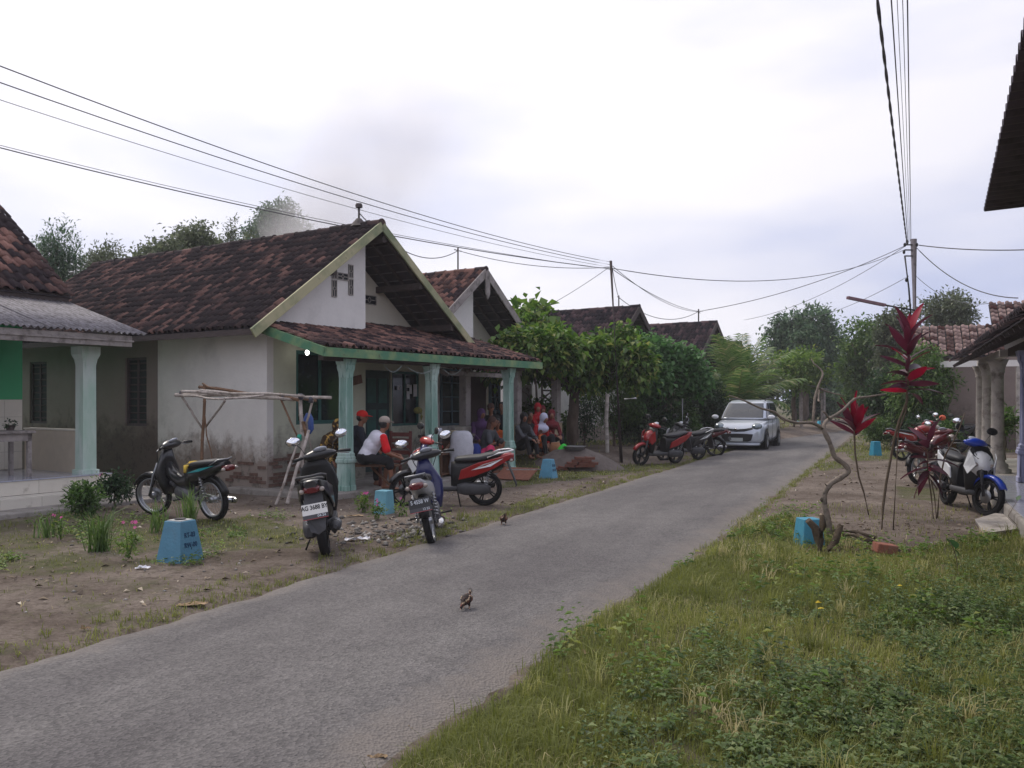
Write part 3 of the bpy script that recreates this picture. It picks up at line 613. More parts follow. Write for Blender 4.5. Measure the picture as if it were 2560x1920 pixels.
def lay_tiles(parent, mats, m, nobj, name='roof_tile'):
    """the nearest nobj tiles are parts of their own, the rest one joined part"""
    PM = Matrix.Translation(parent.location) @ Euler(parent.rotation_euler).to_matrix().to_4x4(); c = Vector((0, 0, H0))
    mats = sorted(mats, key=lambda M: ((PM @ M.translation) - c).length); me = mesh_np(name, TV, TF, m)
    for M in mats[:nobj]:
        o = bpy.data.objects.new(name, me); COL.objects.link(o); o.parent = parent; o.matrix_local = M
    rest = mats[nobj:]
    if rest:
        A = np.array([np.array(M) for M in rest]); h = np.c_[TV, np.ones(len(TV))]; v = np.einsum('nij,kj->nki', A, h)[..., :3].reshape(-1, 3)
        f = (np.arange(len(rest))[:, None, None] * len(TV) + TF[None]).reshape(-1, 4)
        o = link(name, mesh_np(name, v, f, m, False, {'rnd': np.repeat(rng.uniform(0, 1, len(rest)), len(TF))}), parent); o['kind'] = 'stuff'
def ridge_tiles(parent, a, b, m, r=.11, l=.33):
    a, b = Vector(a), Vector(b); d = (b - a).normalized(); n = max(1, int((b - a).length / l)); mb = MB(); rings = []
    for y, rr in ((0, r), (.05, r * .88), (l + .03, r * .88)): rings.append([Vector((rr * math.cos(R(t)), y, rr * math.sin(R(t)))) for t in (-5, 30, 60, 90, 120, 150, 185)])
    for i in range(2):
        for j in range(6): mb.add([rings[i][j], rings[i][j + 1], rings[i + 1][j + 1], rings[i + 1][j]], [(0, 3, 2, 1)])
    mb.add(rings[0], [tuple(range(7))[::-1]]); me = mb.mesh('ridge_tile', m); rz = math.atan2(-d.x, d.y)
    for i in range(n):
        link('ridge_tile', me, parent, a + d * (i * (b - a).length / n) + Vector((0, 0, rnd.gauss(0, .008))), (R(rnd.gauss(0, 1.2)), 0, rz + rnd.gauss(0, .02)))
def wall_holes(mb, M, length, z0, z1, thick, holes):
    """wall in local xz (outer face y=0, going back to thick) with rectangular openings (x0,x1,z0,z1)"""
    xs = sorted({0, length, *[h[0] for h in holes], *[h[1] for h in holes]}); zs = sorted({z0, z1, *[h[2] for h in holes], *[h[3] for h in holes]})
    for i in range(len(xs) - 1):
        run = None
        for j in range(len(zs) - 1):
            cx, cz = (xs[i] + xs[i + 1]) / 2, (zs[j] + zs[j + 1]) / 2; solid = not any(h[0] < cx < h[1] and h[2] < cz < h[3] for h in holes)
            if solid: run = [zs[j] if run is None else run[0], zs[j + 1]]
            if run and (not solid or j == len(zs) - 2):
                q = MB(); q.box((xs[i], 0, run[0]), (xs[i + 1], thick, run[1])); q.xf(M); mb.join(q); run = None
def LT(x, y, z=0, rz=0): return Matrix.Translation((x, y, z)) @ Matrix.Rotation(rz, 4, 'Z')

GREYB = mat('grey_batten', s(104, 96, 100), .85, .25, 6, .2, 30); LINING = mat('added_roof_lining', s(64, 58, 62), .9, .2, 5)  # the lining is a dark sheet added under tiles, blocking light through gaps
WOODD = mat('dark_timber', s(74, 64, 62), .85, .3, 6, .3, 30, stretch=(1, 1, 6)); WOOD = mat('brown_wood', s(110, 78, 58), .7, .3, 5, .2, 20, stretch=(5, 5, 1)); GREYW = mat('weathered_wood', s(150, 142, 138), .85, .25, 7, .3, 30, dirt=s(85, 78, 75), dscale=6)
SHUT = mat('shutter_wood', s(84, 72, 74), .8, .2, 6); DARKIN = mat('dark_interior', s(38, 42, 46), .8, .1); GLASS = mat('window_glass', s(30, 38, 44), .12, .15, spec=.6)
CONC = mat('concrete', s(150, 144, 138), .9, .2, 4, .4, 40, dirt=s(98, 90, 82), dscale=3); CONCW = mat('weathered_concrete', s(172, 165, 158), .9, .18, 5, .4, 40, dirt=s(105, 98, 92), dscale=4)
TEAL = mat('teal_paint', s(140, 176, 164), .65, .25, 2.2, .25, 40, stretch=(1, 1, .4), col2=s(186, 208, 200), c2pos=(.42, .6), dirt=s(44, 104, 90), dscale=26, dpos=(.56, .64), dst=(1, 1, .045))
TEALF = mat('teal_frame', s(48, 98, 92), .6, .2, 6); BLUEF = mat('blue_frame', s(84, 108, 118), .6, .2, 6)
MINTP = mat('mint_paint', s(172, 200, 184), .65, .1, 1.6, .15, 30, stretch=(1, 1, .4), col2=s(212, 220, 216), c2pos=(.4, .62), dirt=s(120, 170, 140), dscale=14, dpos=(.6, .74), dst=(1, 1, .07))
FASCIA = mat('green_fascia', s(78, 128, 98), .7, .2, 3, .2, 25, col2=s(140, 158, 108), c2pos=(.42, .68), dirt=s(60, 62, 52), dscale=6, dpos=(.58, .72)); BARGE = mat('barge_paint', s(124, 134, 100), .7, .2, 1.6, .2, 25, col2=s(176, 170, 134), c2pos=(.38, .58), dirt=s(80, 82, 66), dscale=7, dpos=(.6, .76))
PL_MAIN = plaster('white_plaster', s(229, 225, 220), .72); PL_FRONT = plaster('cream_plaster', s(198, 200, 180), .75, soil=s(118, 110, 104)); PL_W2 = plaster('plaster_second', s(222, 216, 200), .4); PL_RAW = plaster('raw_plaster', s(138, 124, 118), 1.0, soil=s(90, 76, 68)); PL_DIM = plaster('plaster_dim', s(190, 185, 180), .6)
PAPER = mat('paper', s(215, 215, 220), .7, .05); TILEC = mat('cream_tile', s(214, 208, 196), .25, .05, 3, spec=.5, dirt=s(150, 142, 128), dscale=4, dpos=(.6, .8)); TILEB = mat('bluegrey_tile', s(176, 178, 192), .12, .06, 3, spec=.6)
STEEL = mat('galvanised', s(140, 142, 146), .4, .1, metal=.7); BLACKP = mat('black_plastic', (.012, .012, .013), .45, .2, spec=.4)

def column_square(parent, x, y, z0, z1, w, m, flute=True, name='column', plain=False):
    """square fluted column with stepped foot, pedestal and flared head"""
    h = z1 - z0; mb = MB()
    def sec(z, q, fl):
        out = []; k = 9
        for sd_ in range(4):
            a = math.pi / 2 * sd_; c, n2 = math.cos(a), math.sin(a)
            for j in range(k * 2):
                t = -1 + 2 * j / (k * 2); d = (.13 if fl and j % 2 == 1 and 2 < j < k * 2 - 1 else 0); px, py = q * (1 - d * 1.4), q * t; out.append(Vector((px * c - py * n2, px * n2 + py * c, z)))
        return out
    W2 = w / 2
    prof = [(0, 1.38, 0), (.035, 1.38, 0), (.04, 1.28, 0), (.205, 1.2, 0), (.215, 1.42, 0), (.235, 1.42, 0), (.24, 1.3, 0), (.255, 1.3, 0), (.262, 1.18, 0), (.28, 1.18, 0), (.29, 1.0, 0), (.30, 1.0, flute), (.855, .93, flute), (.86, .95, 0), (.9, 1.02, 0), (.925, 1.2, 0), (.93, 1.22, 0), (.955, 1.22, 0), (.965, 1.34, 0), (1, 1.42, 0)]
    if plain: prof = [(0, 1.3, 0), (.03, 1.3, 0), (.035, 1.02, 0), (.4, 1.0, 0), (.84, .98, 0), (.86, 1.0, 0), (.90, 1.12, 0), (.93, 1.34, 0), (.94, 1.4, 0), (1, 1.42, 0)]
    mb.loft([sec(z0 + h * a, W2 * b, c) for a, b, c in prof], smooth=False); mb.xf(Matrix.Translation((x, y, 0))); return mb.build(name, m, parent)

def window(parent, M, w, h, fm, pm, cols=2, rows=1, name='window', arch=False, fr=.05, depth=.06, slats=0, back=True):
    mb = MB(); mb.box((0, -.012, 0), (w, depth, fr)); mb.box((0, -.012, h - fr), (w, depth, h)); mb.box((0, -.01, fr), (fr, depth, h - fr)); mb.box((w - fr, -.01, fr), (w, depth, h - fr))
    for i in range(1, cols): x = w * i / cols; mb.box((x - fr * .4, .0, fr), (x + fr * .4, depth, h - fr))
    for j in range(1, rows): z = h * j / rows; mb.box((fr, .003, z - fr * .22), (w - fr, depth - .01, z + fr * .22))
    o = mb.build(name, fm, parent); o.matrix_local = M
    g = MB().box((fr, depth * .5, fr), (w - fr, depth * .5 + .01, h - fr)).build('pane', pm, o)
    if slats:
        me = MB().beam((fr, .02, 0), (w - fr, .02, 0), .03, .012, (0, 1, .8)).mesh('slat', fm)
        for j in range(slats): link('slat', me, o, (0, 0, fr + (h - 2 * fr) * (j + .5) / slats))
    return o

# ================================================================ MAIN HOUSE (white gable, tiled porch)
HM = thing('gable_house', 'white gabled house with mossy tiled roof and teal-columned porch beside the parked scooters', 'house', UV(10.35, 11.8), UA)
XR, ZR, XE0, XE1, ZE = 2.52, 5.10, -.64, 5.70, 2.84; SL = (ZR - ZE) / (XR - XE0); XW = 5.45; YR = .8; YB = 9.2
def zr(x): return (ZR - abs(x - XR) * SL) - .06
mb = MB(); hol = [(y - .35, y + .35, 1.13, 2.5) for y in (3.8, 5.5, 7.4)]
SWM = LT(0, 0, 0, R(90)) @ Matrix.Scale(-1, 4, (0, 1, 0)); wall_holes(mb, SWM, 3.1, -.3, zr(0), .15, [])
mb.build('side_wall', PL_MAIN, HM); mb = MB(); wall_holes(mb, SWM @ LT(3.101, -.006), YB - 3.101, -.3, zr(0), .15, [(a - 3.101, b - 3.101, c, d) for a, b, c, d in hol]); mb.build('side_wall', PL_RAW, HM, label='unpainted brown-grey rear part of the side wall, darkened for gap shade')  # raw plaster tone, with the shade of the narrow gap put into it
mb = MB(); wall_holes(mb, LT(.151, 0), XR - .151, -.3, 2.95, .15, [(.53, 1.8, 1.2, 2.56)]); mb.build('front_wall', PL_FRONT, HM)
# upper gable, left half flush with the front wall, right half set back
MB().prism([(.0, 2.953), (XR, 2.953), (XR, zr(XR)), (0, zr(0))], -.004, .15).build('gable_wall', PL_MAIN, HM)
mb = MB(); wall_holes(mb, LT(XR + .002, YR), XW - XR, -.3, 2.95, .15, [(.88, 1.70, .1, 2.3), (1.74, 2.70, 1.07, 2.3)]); mb.build('front_wall', PL_FRONT, HM, label='recessed front wall with door and paper-covered window')
MB().prism([(XR + .002, 2.953), (XW, 2.953), (XW, zr(XW)), (XR + .002, zr(XR))], YR, YR + .15).build('gable_wall', PL_W2, HM, label='set-back cream half of the gable wall')
MB().box((XR - .15, .151, -.3), (XR - .002, YR + .14, 4.9)).build('return_wall', PL_MAIN, HM)
mb = MB().box((XW, YR, -.3), (XW + .15, YB, zr(XW) - .1)); mb.build('side_wall', PL_MAIN, HM, label='far side wall')
MB().prism([(0.151, -.3), (XW, -.3), (XW, zr(XW)), (XR, zr(XR)), (.151, zr(.151))], YB - .15, YB).build('rear_wall', PL_MAIN, HM)
MB().box((.3, .9, 2.9), (XW - .2, YB - .3, 2.95)).build('ceiling', WOODD, HM)
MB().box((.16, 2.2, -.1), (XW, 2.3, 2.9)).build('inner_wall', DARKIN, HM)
for y in (3.8, 5.5, 7.4):
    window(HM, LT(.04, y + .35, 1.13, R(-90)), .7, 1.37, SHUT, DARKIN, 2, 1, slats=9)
wo_ = window(HM, LT(.68, .03, 1.2), 1.27, 1.36, TEALF, GLASS, 2, 1, fr=.07)
wo2 = window(HM, LT(XR + 1.745, YR + .03, 1.07), .95, 1.22, TEALF, GLASS, 2, 1, fr=.05)
for (x, z, a, b) in [(.52, .86, .1, .07), (.62, .72, .08, .2), (.76, .66, .13, .28), (.52, .6, .1, .18), (.2, .8, .07, .1)]: MB().box((x, -.016, z), (x + a, -.01, z + b)).build('paper_sheet', PAPER, wo2)
mb = MB().box((XR + .89, YR + .04, .1), (XR + 1.69, YR + .09, 2.29)); d_ = mb.build('door', mat('dark_teal_door', s(40, 66, 66), .6, .25, 5), HM)
for i in range(2):
    for j in range(3): MB().box((XR + .97 + i * .36, YR + .03, .22 + j * .68), (XR + 1.25 + i * .36, YR + .041, .76 + j * .68)).build('door_panel', TEALF, d_, bevel=.008)
# breeze-block vents forming an H, and one on the set-back wall
def vent(M, w, h):
    o = MB().box((0, -.006, 0), (w, .02, h)).build('vent_block', DARKIN, HM); o.matrix_local = M; mb = MB(); t = .016  # dark plate on the wall stands in for the shaded opening
    for (a, b) in (((0, 0), (w, t)), ((0, h - t), (w, h)), ((0, t), (t, h - t)), ((w - t, t), (w, h - t))): mb.box((a[0], -.02, a[1]), (b[0], -.004, b[1]))
    if h > w: 
        mb.box((w / 2 - .008, -.018, t), (w / 2 + .008, -.005, h * .38)); mb.box((w / 2 - .008, -.018, h * .62), (w / 2 + .008, -.005, h - t))
    else:
        mb.box((t, -.018, h / 2 - .008), (w * .38, -.005, h / 2 + .008)); mb.box((w * .62, -.018, h / 2 - .008), (w - t, -.005, h / 2 + .008))
    for sx, sz in ((1, 1), (1, -1), (-1, 1), (-1, -1)):
        c = Vector((w / 2, -.011, h / 2)); L_ = max(w, h); q = Vector((w / 2 + (sx * L_ * .12 if w > h else 0), -.011, h / 2 + (sz * L_ * .12 if h >= w else 0))); r = Vector((w / 2 + (0 if w > h else sx * w * .34), -.011, h / 2 + (0 if h >= w else sz * h * .34))); mb.beam(q, r, .012, .012, (0, 1, 0))
    mb.build('lattice', CONCW, o)
for M, w, h in [(LT(1.58, -.006, 3.62), .13, .33), (LT(1.58, -.006, 3.97), .13, .3), (LT(2.03, -.006, 3.70), .13, .32), (LT(2.03, -.006, 4.04), .13, .26), (LT(1.72, -.006, 3.97), .3, .14), (LT(3.3, YR - .004, 3.7), .42, .2)]: vent(M, w, h)
# roof
ce = (XR - XE0); ln_ = math.hypot(ce, ZR - ZE); e1 = Vector((ce, 0, ZR - ZE)) / ln_; e2 = Vector((-e1.x, 0, e1.z)); YF = -.42; RL = YB + .15 - YF
ml = tile_grid((XE0, YB + .15, ZE), (0, -1, 0), e1, RL, ln_); mr_ = tile_grid((XE1, YF, ZE), (0, 1, 0), e2, RL, ln_)
PYF, PZ, PS = -1.66, 2.50, .30; up = Vector((0, 1, PS)).normalized()
mp_ = tile_grid((-.25, PYF, PZ), (1, 0, 0), up, 6.8, 2.55, mask=lambda p: not (p.x < XR and p.y > -.22))
lay_tiles(HM, ml, T_MAIN, 190); lay_tiles(HM, mp_, T_PORCH, 110); lay_tiles(HM, mr_, T_MAIN, 0)
ridge_tiles(HM, (XR, YF - .03, ZR + .02), (XR, YB + .2, ZR + .02), T_MAIN)
mb = MB()
for i in range(24):
    y = YF + .1 + i * .41
    for sg in (-1, 1): mb.beam((XR, y, ZR - .06), (XR + sg * 3.1, y, ZR - .06 - 3.1 * SL), .05, .06)
mb.build('rafter', WOODD, HM, kind='stuff')
mb = MB()
for i in range(1, 15):
    for sg in (-1, 1): q = i / 15 * 3.1; mb.beam((XR + sg * q, YF, ZR - .02 - q * SL), (XR + sg * q, YB, ZR - .02 - q * SL), .03, .02)
mb.build('batten', GREYB, HM, kind='stuff')
for sg in (-1, 1): MB().beam((XR, YF + .03, ZR - .0), (XR + sg * 3.17, YF + .03, ZR - .0 - 3.17 * SL), .001, .008)
MB().add([(XR, YF, ZR), (XR + 3.2, YF, ZR - 3.2 * SL), (XR + 3.2, YB, ZR - 3.2 * SL), (XR, YB, ZR), (XR - 3.15, YF, ZR - 3.15 * SL), (XR - 3.15, YB, ZR - 3.15 * SL)], [(0, 1, 2, 3), (4, 0, 3, 5)]).build('added_roof_lining', LINING, HM, solid=.006)
for q, sg in ((.12, 1), (1.25, 1), (2.35, 1), (1.25, -1)): MB().beam((XR + sg * q, YF + .02, ZR - .17 - q * SL), (XR + sg * q, YB, ZR - .17 - q * SL), .09, .13).build('purlin', WOODD, HM)
MB().beam((XE0 - .05, YF - .03, ZE - .08), (XR - .005, YF - .03, ZR - .02), .035, .17).build('barge_board', BARGE, HM)
MB().beam((XR + .005, YF - .03, ZR - .02), (XE1 + .05, YF - .03, ZE - .05), .035, .155).build('barge_board', BARGE, HM)
MB().beam((XE0 - .02, YF, ZE - .05), (XE0 - .02, YB, ZE - .05), .03, .1).build('eaves_board', WOODD, HM)
# porch
MB().box((-.30, PYF - .05, 2.36), (6.58, PYF - .015, 2.51)).build('porch_fascia', FASCIA, HM)
MB().beam((-.285, PYF - .05, 2.43), (-.285, .35, 2.43 + 2.0 * PS), .03, .15).build('porch_fascia', FASCIA, HM); MB().beam((6.57, PYF + .0, 2.43), (6.57, .85, 2.43 + 2.5 * PS), .03, .16).build('porch_fascia', FASCIA, HM)
mb = MB()
for i in range(12): x = -.1 + i * .6; mb.beam((x, PYF, 2.42), (x, .78 if x > XR else -.01, 2.42 + (.78 - PYF if x > XR else -PYF) * PS), .05, .07)
for i in range(9): y = PYF + .1 + i * .27; mb.beam((-.2 if y < -.1 else XR + .05, y, 2.485 + (y - PYF) * PS), (6.5, y, 2.485 + (y - PYF) * PS), .03, .02)
mb.build('porch_rafter', WOODD, HM, kind='stuff')
MB().box((-.1, -1.47, 2.31), (6.2, -1.36, 2.42)).build('porch_beam', WOODD, HM)
for x in (.5, 2.86, 5.6): column_square(HM, x, -1.41, .1, 2.35, .178, TEAL)
MB().box((-.22, -1.68, -.3), (6.15, .78, .1)).build('porch_floor', CONC, HM, bevel=.02)
mb = MB().tube([(XR, .17, ZR + .05), (XR, .17, ZR + .44)], .028, 8).lathe([(.07, ZR + .42), (.075, ZR + .46), (.06, ZR + .5), (.0, ZR + .51)], 10, (XR, .17, 0)).lathe([(.17, ZR + .04), (.12, ZR + .12), (.05, ZR + .2)], 8, (XR, .17, 0)); mb.build('service_mast', mat('rust_dark', s(70, 62, 62), .8, .3, 10), HM)
MB().tube([(.62, -.35, 2.62), (.62, -.35, 2.55)], .02, 8).build('lamp_holder', BLACKP, HM)
MB().ell((.62, -.35, 2.50), (.036, .036, .046), 12, 8).build('light_bulb', mat('bulb', (1, 1, 1), .4, 0, emit=(1, .98, .94, 9)), HM)
MB().box((XR - .45, -.03, 1.95), (XR - .12, -.005, 2.12)).xf(Matrix.Translation((XR - .3, 0, 2.03)) @ Matrix.Rotation(R(-12), 4, 'Y') @ Matrix.Translation((-XR + .3, 0, -2.03))).build('wall_board', WOOD, HM)
mb = MB()
for x0, x1, z in ((1.25, 1.75, 2.28), (1.85, 2.75, 2.28), (2.95, 3.6, 2.28)):
    mb.tube([(x0 + (x1 - x0) * t, -1.6, z - .13 * math.sin(math.pi * t)) for t in np.linspace(0, 1, 9)], .007, 4)
mb.build('light_garland', mat('pale_wire', s(150, 160, 160), .5, .1), HM)
# exposed brick where the plaster has come away at the corner foot
BR = mat('bare_brick', s(112, 88, 78), .95, .35, 9, .5, 30); me = MB().cbox((0, 0, 0), (.2, .02, .052)).mesh('brick', BR)
for r in range(9):
    for c in range(6 - r // 3):
        if rnd.random() < .5: link('brick', me, HM, (.14 + c * .215 + (r % 2) * .1, -.006 - rnd.random() * .006, .14 + r * .064 + .006 * rnd.random()))
me = MB().cbox((0, 0, 0), (.02, .2, .052)).mesh('brick', BR)
for r in range(7):
    for c in range(5 - r // 2):
        if rnd.random() < .4: link('brick', me, HM, (-.006 - rnd.random() * .006, .12 + c * .215 + (r % 2) * .1, .2 + r * .064))

# ================================================================ GREEN HOUSE AT THE LEFT
HL = thing('green_house', 'green house at the left edge with corrugated porch roof and cream tiled steps', 'house', UV(8.68, 12.9), UA)
GREENW = plaster('green_wall', s(70, 165, 115), .2)
def lu(u, v, z=0): return Vector((u - 8.68, v - 12.9, z))
MB().box(lu(1, 15.3, 1.66), lu(7.97, 15.5, 3.4)).build('front_wall', GREENW, HL)
MB().box(lu(7.83, 15.502, 0), lu(7.97, 22, 3.4)).build('side_wall', GREENW, HL); MB().box(lu(1, 15.3, 0), lu(7.965, 15.48, 1.658)).build('wainscot_wall', CONC, HL)
me = MB().box((0, -.012, 0), (.296, 0, .296)).mesh('wall_tile', TILEC)
for i in range(14):
    for j in range(4): link('wall_tile', me, HL, lu(7.965 - .3 * (i + 1), 15.3, .46 + .3 * j))
MB().box(lu(8.0, 13.66, .44), lu(8.1, 15.29, 1.14)).build('parapet', mat('beige_tile', s(190, 178, 160), .3, .06), HL, bevel=.008); MB().box(lu(7.98, 13.64, 1.142), lu(8.12, 15.29, 1.17)).build('parapet_coping', TILEC, HL)
column_square(HL, -.63, .6, .45, 2.52, .225, MINTP, False, plain=True)
MB().box(lu(1, 13.24, -.2), lu(8.33, 15.3, .43)).build('porch_slab', CONC, HL); MB().box(lu(1, 12.84, -.2), lu(8.76, 13.3, .2)).build('step', CONC, HL); MB().box(lu(1, 12.35, -.2), lu(9.3, 12.9, .07)).build('kerb_slab', CONC, HL, bevel=.02)
me = MB().box((0, 0, 0), (.394, .394, .018)).mesh('floor_tile', TILEB)
for i in range(12):
    for j in range(6):
        if 13.21 + .4 * j < 15.2: link('floor_tile', me, HL, lu(8.34 - .4 * (i + 1), 13.21 + .4 * j, .432))
me = MB().box((0, -.014, 0), (.594, 0, .205)).mesh('riser_tile', TILEC); me2 = MB().box((0, 0, 0), (.594, .40, .014)).mesh('tread_tile', TILEC)
for i in range(9):
    link('riser_tile', me, HL, lu(8.34 - .6 * (i + 1), 13.238, .222)); link('riser_tile', me, HL, lu(8.77 - .6 * (i + 1), 12.838, .0)); link('tread_tile', me2, HL, lu(8.77 - .6 * (i + 1), 12.826, .203))
TIN = mat('corrugated_tin', s(134, 130, 134), .75, .15, 3, .1, 30, metal=.0, dirt=s(84, 80, 82), dscale=5, dpos=(.42, .62), dst=(8, 1, 1))
def corr_sheet(w, l, m, pitch=.1, amp=.02, name='roof_sheet', drop=0, along='y'):
    n = int(w / pitch) * 6 + 1; xs = np.linspace(0, w, n); v = []; 
    for y in (0, l * .5, l):
        for x in xs: v.append((x, y, amp * math.sin(2 * math.pi * x / pitch)))
    k = n; f = [(j * k + i, j * k + i + 1, (j + 1) * k + i + 1, (j + 1) * k + i) for j in range(2) for i in range(k - 1)]
    return mesh_np(name, v, f, m, True)
sh = corr_sheet(.84, 2.65, TIN); ang = math.atan2(.72, 2.5)
for i in range(8): link('roof_sheet', sh, HL, lu(8.70 - .8 * (i + 1), 12.86, 2.74 + .006 * (i % 2)), (ang, 0, 0)).modifiers.new('s', 'SOLIDIFY').thickness = .004
MB().box(lu(1, 12.92, 2.52), lu(8.5, 12.96, 2.70)).build('fascia', GREYW, HL, bevel=.006); MB().box(lu(1, 12.90, 2.60), lu(8.52, 12.918, 2.625)).build('fascia_trim', GREYW, HL)
MB().beam(lu(8.5, 12.96, 2.6), lu(8.5, 15.3, 3.28), .04, .14).build('fascia', GREYW, HL)
MB().add([lu(4.2, 15.17, 3.5), lu(8.78, 15.17, 3.5), lu(8.78, 18.0, 5.65), lu(4.2, 18, 5.65)], [(0, 1, 2, 3)]).build('added_roof_lining', LINING, HL, solid=.01)  # added sheet that keeps sky light from showing between the tiles
mr2 = tile_grid(lu(4.2, 15.15, 3.52), (1, 0, 0), (0, 1, .76), 4.6, 3.6, w=.21, l=.27); lay_tiles(HL, mr2, T_ORANGE, 190)
MB().box(lu(1, 15.2, 3.36), lu(8.75, 15.26, 3.55)).build('eaves_board', WOODD, HL)
MB().prism([(15.26 - 12.9, 3.4), (18.05 - 12.9, 3.4), (18.05 - 12.9, 5.5), (15.26 - 12.9, 3.48)], 0, .12, Matrix.Translation((-.25, 0, 0)) @ Matrix(((0, 1, 0, 0), (1, 0, 0, 0), (0, 0, 1, 0), (0, 0, 0, 1)))).build('gable_wall', PL_DIM, HL)

# ================================================================ GABLED HOUSES FURTHER DOWN THE ROAD
def gabled(name, label, u, v, half, zr_, ze, depth, tm, nobj, wallm, bargem, over=.4, split=True, fin=True, wz=0.0, halfr=None):
    e = thing(name, label, 'house', UV(u, v), UA); halfr = halfr or half; sl = (zr_ - ze) / half; w = half - .45; y0 = over
    zf = lambda x: zr_ - abs(x) * sl - .07
    MB().prism([(-w, 0), (0, 0), (0, zf(0)), (-w, zf(w))], y0, y0 + .14).build('gable_wall', wallm, e); yb = y0 + (.8 if split else 0)
    MB().prism([(.002, 0), (w, 0), (w, zf(w)), (.002, zf(0))], yb, yb + .14).build('gable_wall', PL_W2 if wallm is PL_MAIN else wallm, e)
    if split: MB().box((-.14, y0 + .142, 0), (0, yb + .13, zf(0) - .1)).build('return_wall', wallm, e)
    MB().box((-w, y0 + .142, 0), (-w + .14, depth, zf(w) - .08)).build('side_wall', wallm, e); MB().box((w - .14, yb + .142, 0), (w, depth, zf(w) - .08)).build('side_wall', wallm, e)
    ll = math.hypot(half, zr_ - ze); a = Vector((half, 0, zr_ - ze)) / ll
    lay_tiles(e, tile_grid((-half, depth, ze), (0, -1, 0), a, depth, ll), tm, nobj); lay_tiles(e, tile_grid((half, 0, ze), (0, 1, 0), (-a.x, 0, a.z), depth, ll), tm, 0)
    MB().add([(0, 0, zr_), (half, 0, ze), (half, depth, ze), (0, depth, zr_), (-half, 0, ze), (-half, depth, ze)], [(0, 1, 2, 3), (4, 0, 3, 5)]).build('added_roof_lining', LINING, e, solid=.006)
    ridge_tiles(e, (0, -.03, zr_ + .02), (0, depth, zr_ + .02), tm)
    mb = MB()
    for i in range(8):
        for sg in (-1, 1): mb.beam((0, .1 + i * .4, zr_ - .06), (sg * half * .98, .1 + i * .4, ze - .04), .05, .06)
    mb.build('rafter', WOODD, e, kind='stuff'); mb = MB()
    for i in range(1, 11):
        q = i / 11 * half; mb.beam((q, 0, zr_ - .02 - q * sl), (q, 3, zr_ - .02 - q * sl), .03, .02)
    mb.build('batten', GREYB, e, kind='stuff')
    MB().beam((-half - .04, -.03, ze - .07), (0, -.03, zr_ - .03), .03, .2).build('barge_board', bargem, e); MB().beam((.005, -.03, zr_ - .03), (half + .04, -.03, ze - .07), .03, .2).build('barge_board', bargem, e)
    return e
H2 = gabled('gable_house', 'second gabled house with grey barge boards and reddish tiles behind the porch', 18.7, 12.9, 2.75, 5.05, 3.0, 7, T_HOUSE2, 150, PL_MAIN, GREYW)
MB().prism([(-.09, 4.45), (0, 4.3), (.09, 4.45), (.09, 5.0), (-.09, 5.0)], -.09, -.05).build('finial_board', GREYW, H2)
MB().tube([(0, .9, 5.05), (0, .9, 5.75)], .025, 6).tube([(-.16, .9, 5.68), (.16, .9, 5.68)], .015, 5).build('service_mast', WOODD, H2)
# its porch: short tiled roof, posts on a low parapet, arched blue windows
lay_tiles(H2, tile_grid((-3.35, -1.35, 2.30), (1, 0, 0), (0, 1, .36), 2.4, 1.75), T_HOUSE2, 60)
MB().beam((-3.4, -1.38, 2.24), (-.9, -1.38, 2.24), .03, .1).build('porch_fascia', GREYW, H2); MB().beam((-3.42, -1.36, 2.22), (-3.42, .3, 2.85), .03, .1).build('porch_fascia', GREYW, H2)
POST = mat('grey_post', s(168, 160, 158), .8, .15, 5, dirt=s(110, 104, 100), dscale=5)
for x in (-2.3, -.04, 2.0): MB().box((x - .1, -1.1, 1.04), (x + .1, -.9, 2.7)).build('post', POST, H2, bevel=.012)
MB().beam((-1.2, -1.0, 2.7), (2.1, -1.0, 2.7), .1, .14).build('porch_beam', POST, H2); MB().box((-.9, -1.5, 2.78), (2.4, .34, 2.82)).build('shade_ceiling', WOODD, H2)  # flat dark ceiling added over the posts to shade the seated group
MB().box((-.15, -1.08, .1), (2.2, -.94, 1.02)).build('parapet', mat('tan_plaster', s(178, 160, 132), .8, .1, 3), H2); MB().box((-.17, -1.1, 1.022), (2.22, -.92, 1.06)).build('parapet_coping', CONCW, H2)
MB().box((-2.55, -1.12, .1), (-1.95, -.9, 1.03)).build('parapet', TILEC, H2, bevel=.006)
MB().box((-2.6, -1.15, -.2), (2.6, .4, .26)).build('porch_floor', CONC, H2, bevel=.02)
for x, w in ((-1.45, .95), (.75, .5)):
    o = window(H2, LT(x, .36, 1.0), w, 1.45, BLUEF, GLASS, 2 if w > .6 else 2, 4, fr=.055)
MB().box((-.35, .355, .27), (.55, .395, 2.4)).build('door', mat('dark_door', s(70, 52, 48), .7, .2), H2)
H3 = gabled('gable_house', 'third house, dark tiled roof rising above the pruned tree', 28.4, 12.9, 2.5, 4.95, 3.0, 7, T_DARK, 120, PL_MAIN, WOODD, split=False, over=.8)
MB().tube([(0, .8, 4.95), (0, .8, 5.45)], .025, 6).tube([(-.12, .8, 5.4), (.12, .8, 5.36)], .012, 5).build('service_mast', WOODD, H3)
H4 = gabled('gable_house', 'fourth house, dark slate-brown roof just left of the palm', 35.8, 12.65, 2.6, 4.95, 2.9, 7, T_DARK, 90, PL_RAW, WOODD, split=False, over=1.1)
MB().tube([(0, .8, 4.95), (0, .8, 5.6)], .03, 6).tube([(-.2, .8, 5.5), (.2, .8, 5.44)], .015, 5).build('service_mast', WOODD, H4)
H5 = gabled('gable_house', 'small far house with grey-green roof behind the palm', 43.2, 14, 2.2, 4.55, 3.2, 5, T_DARK, 0, PL_DIM, WOODD, split=False)
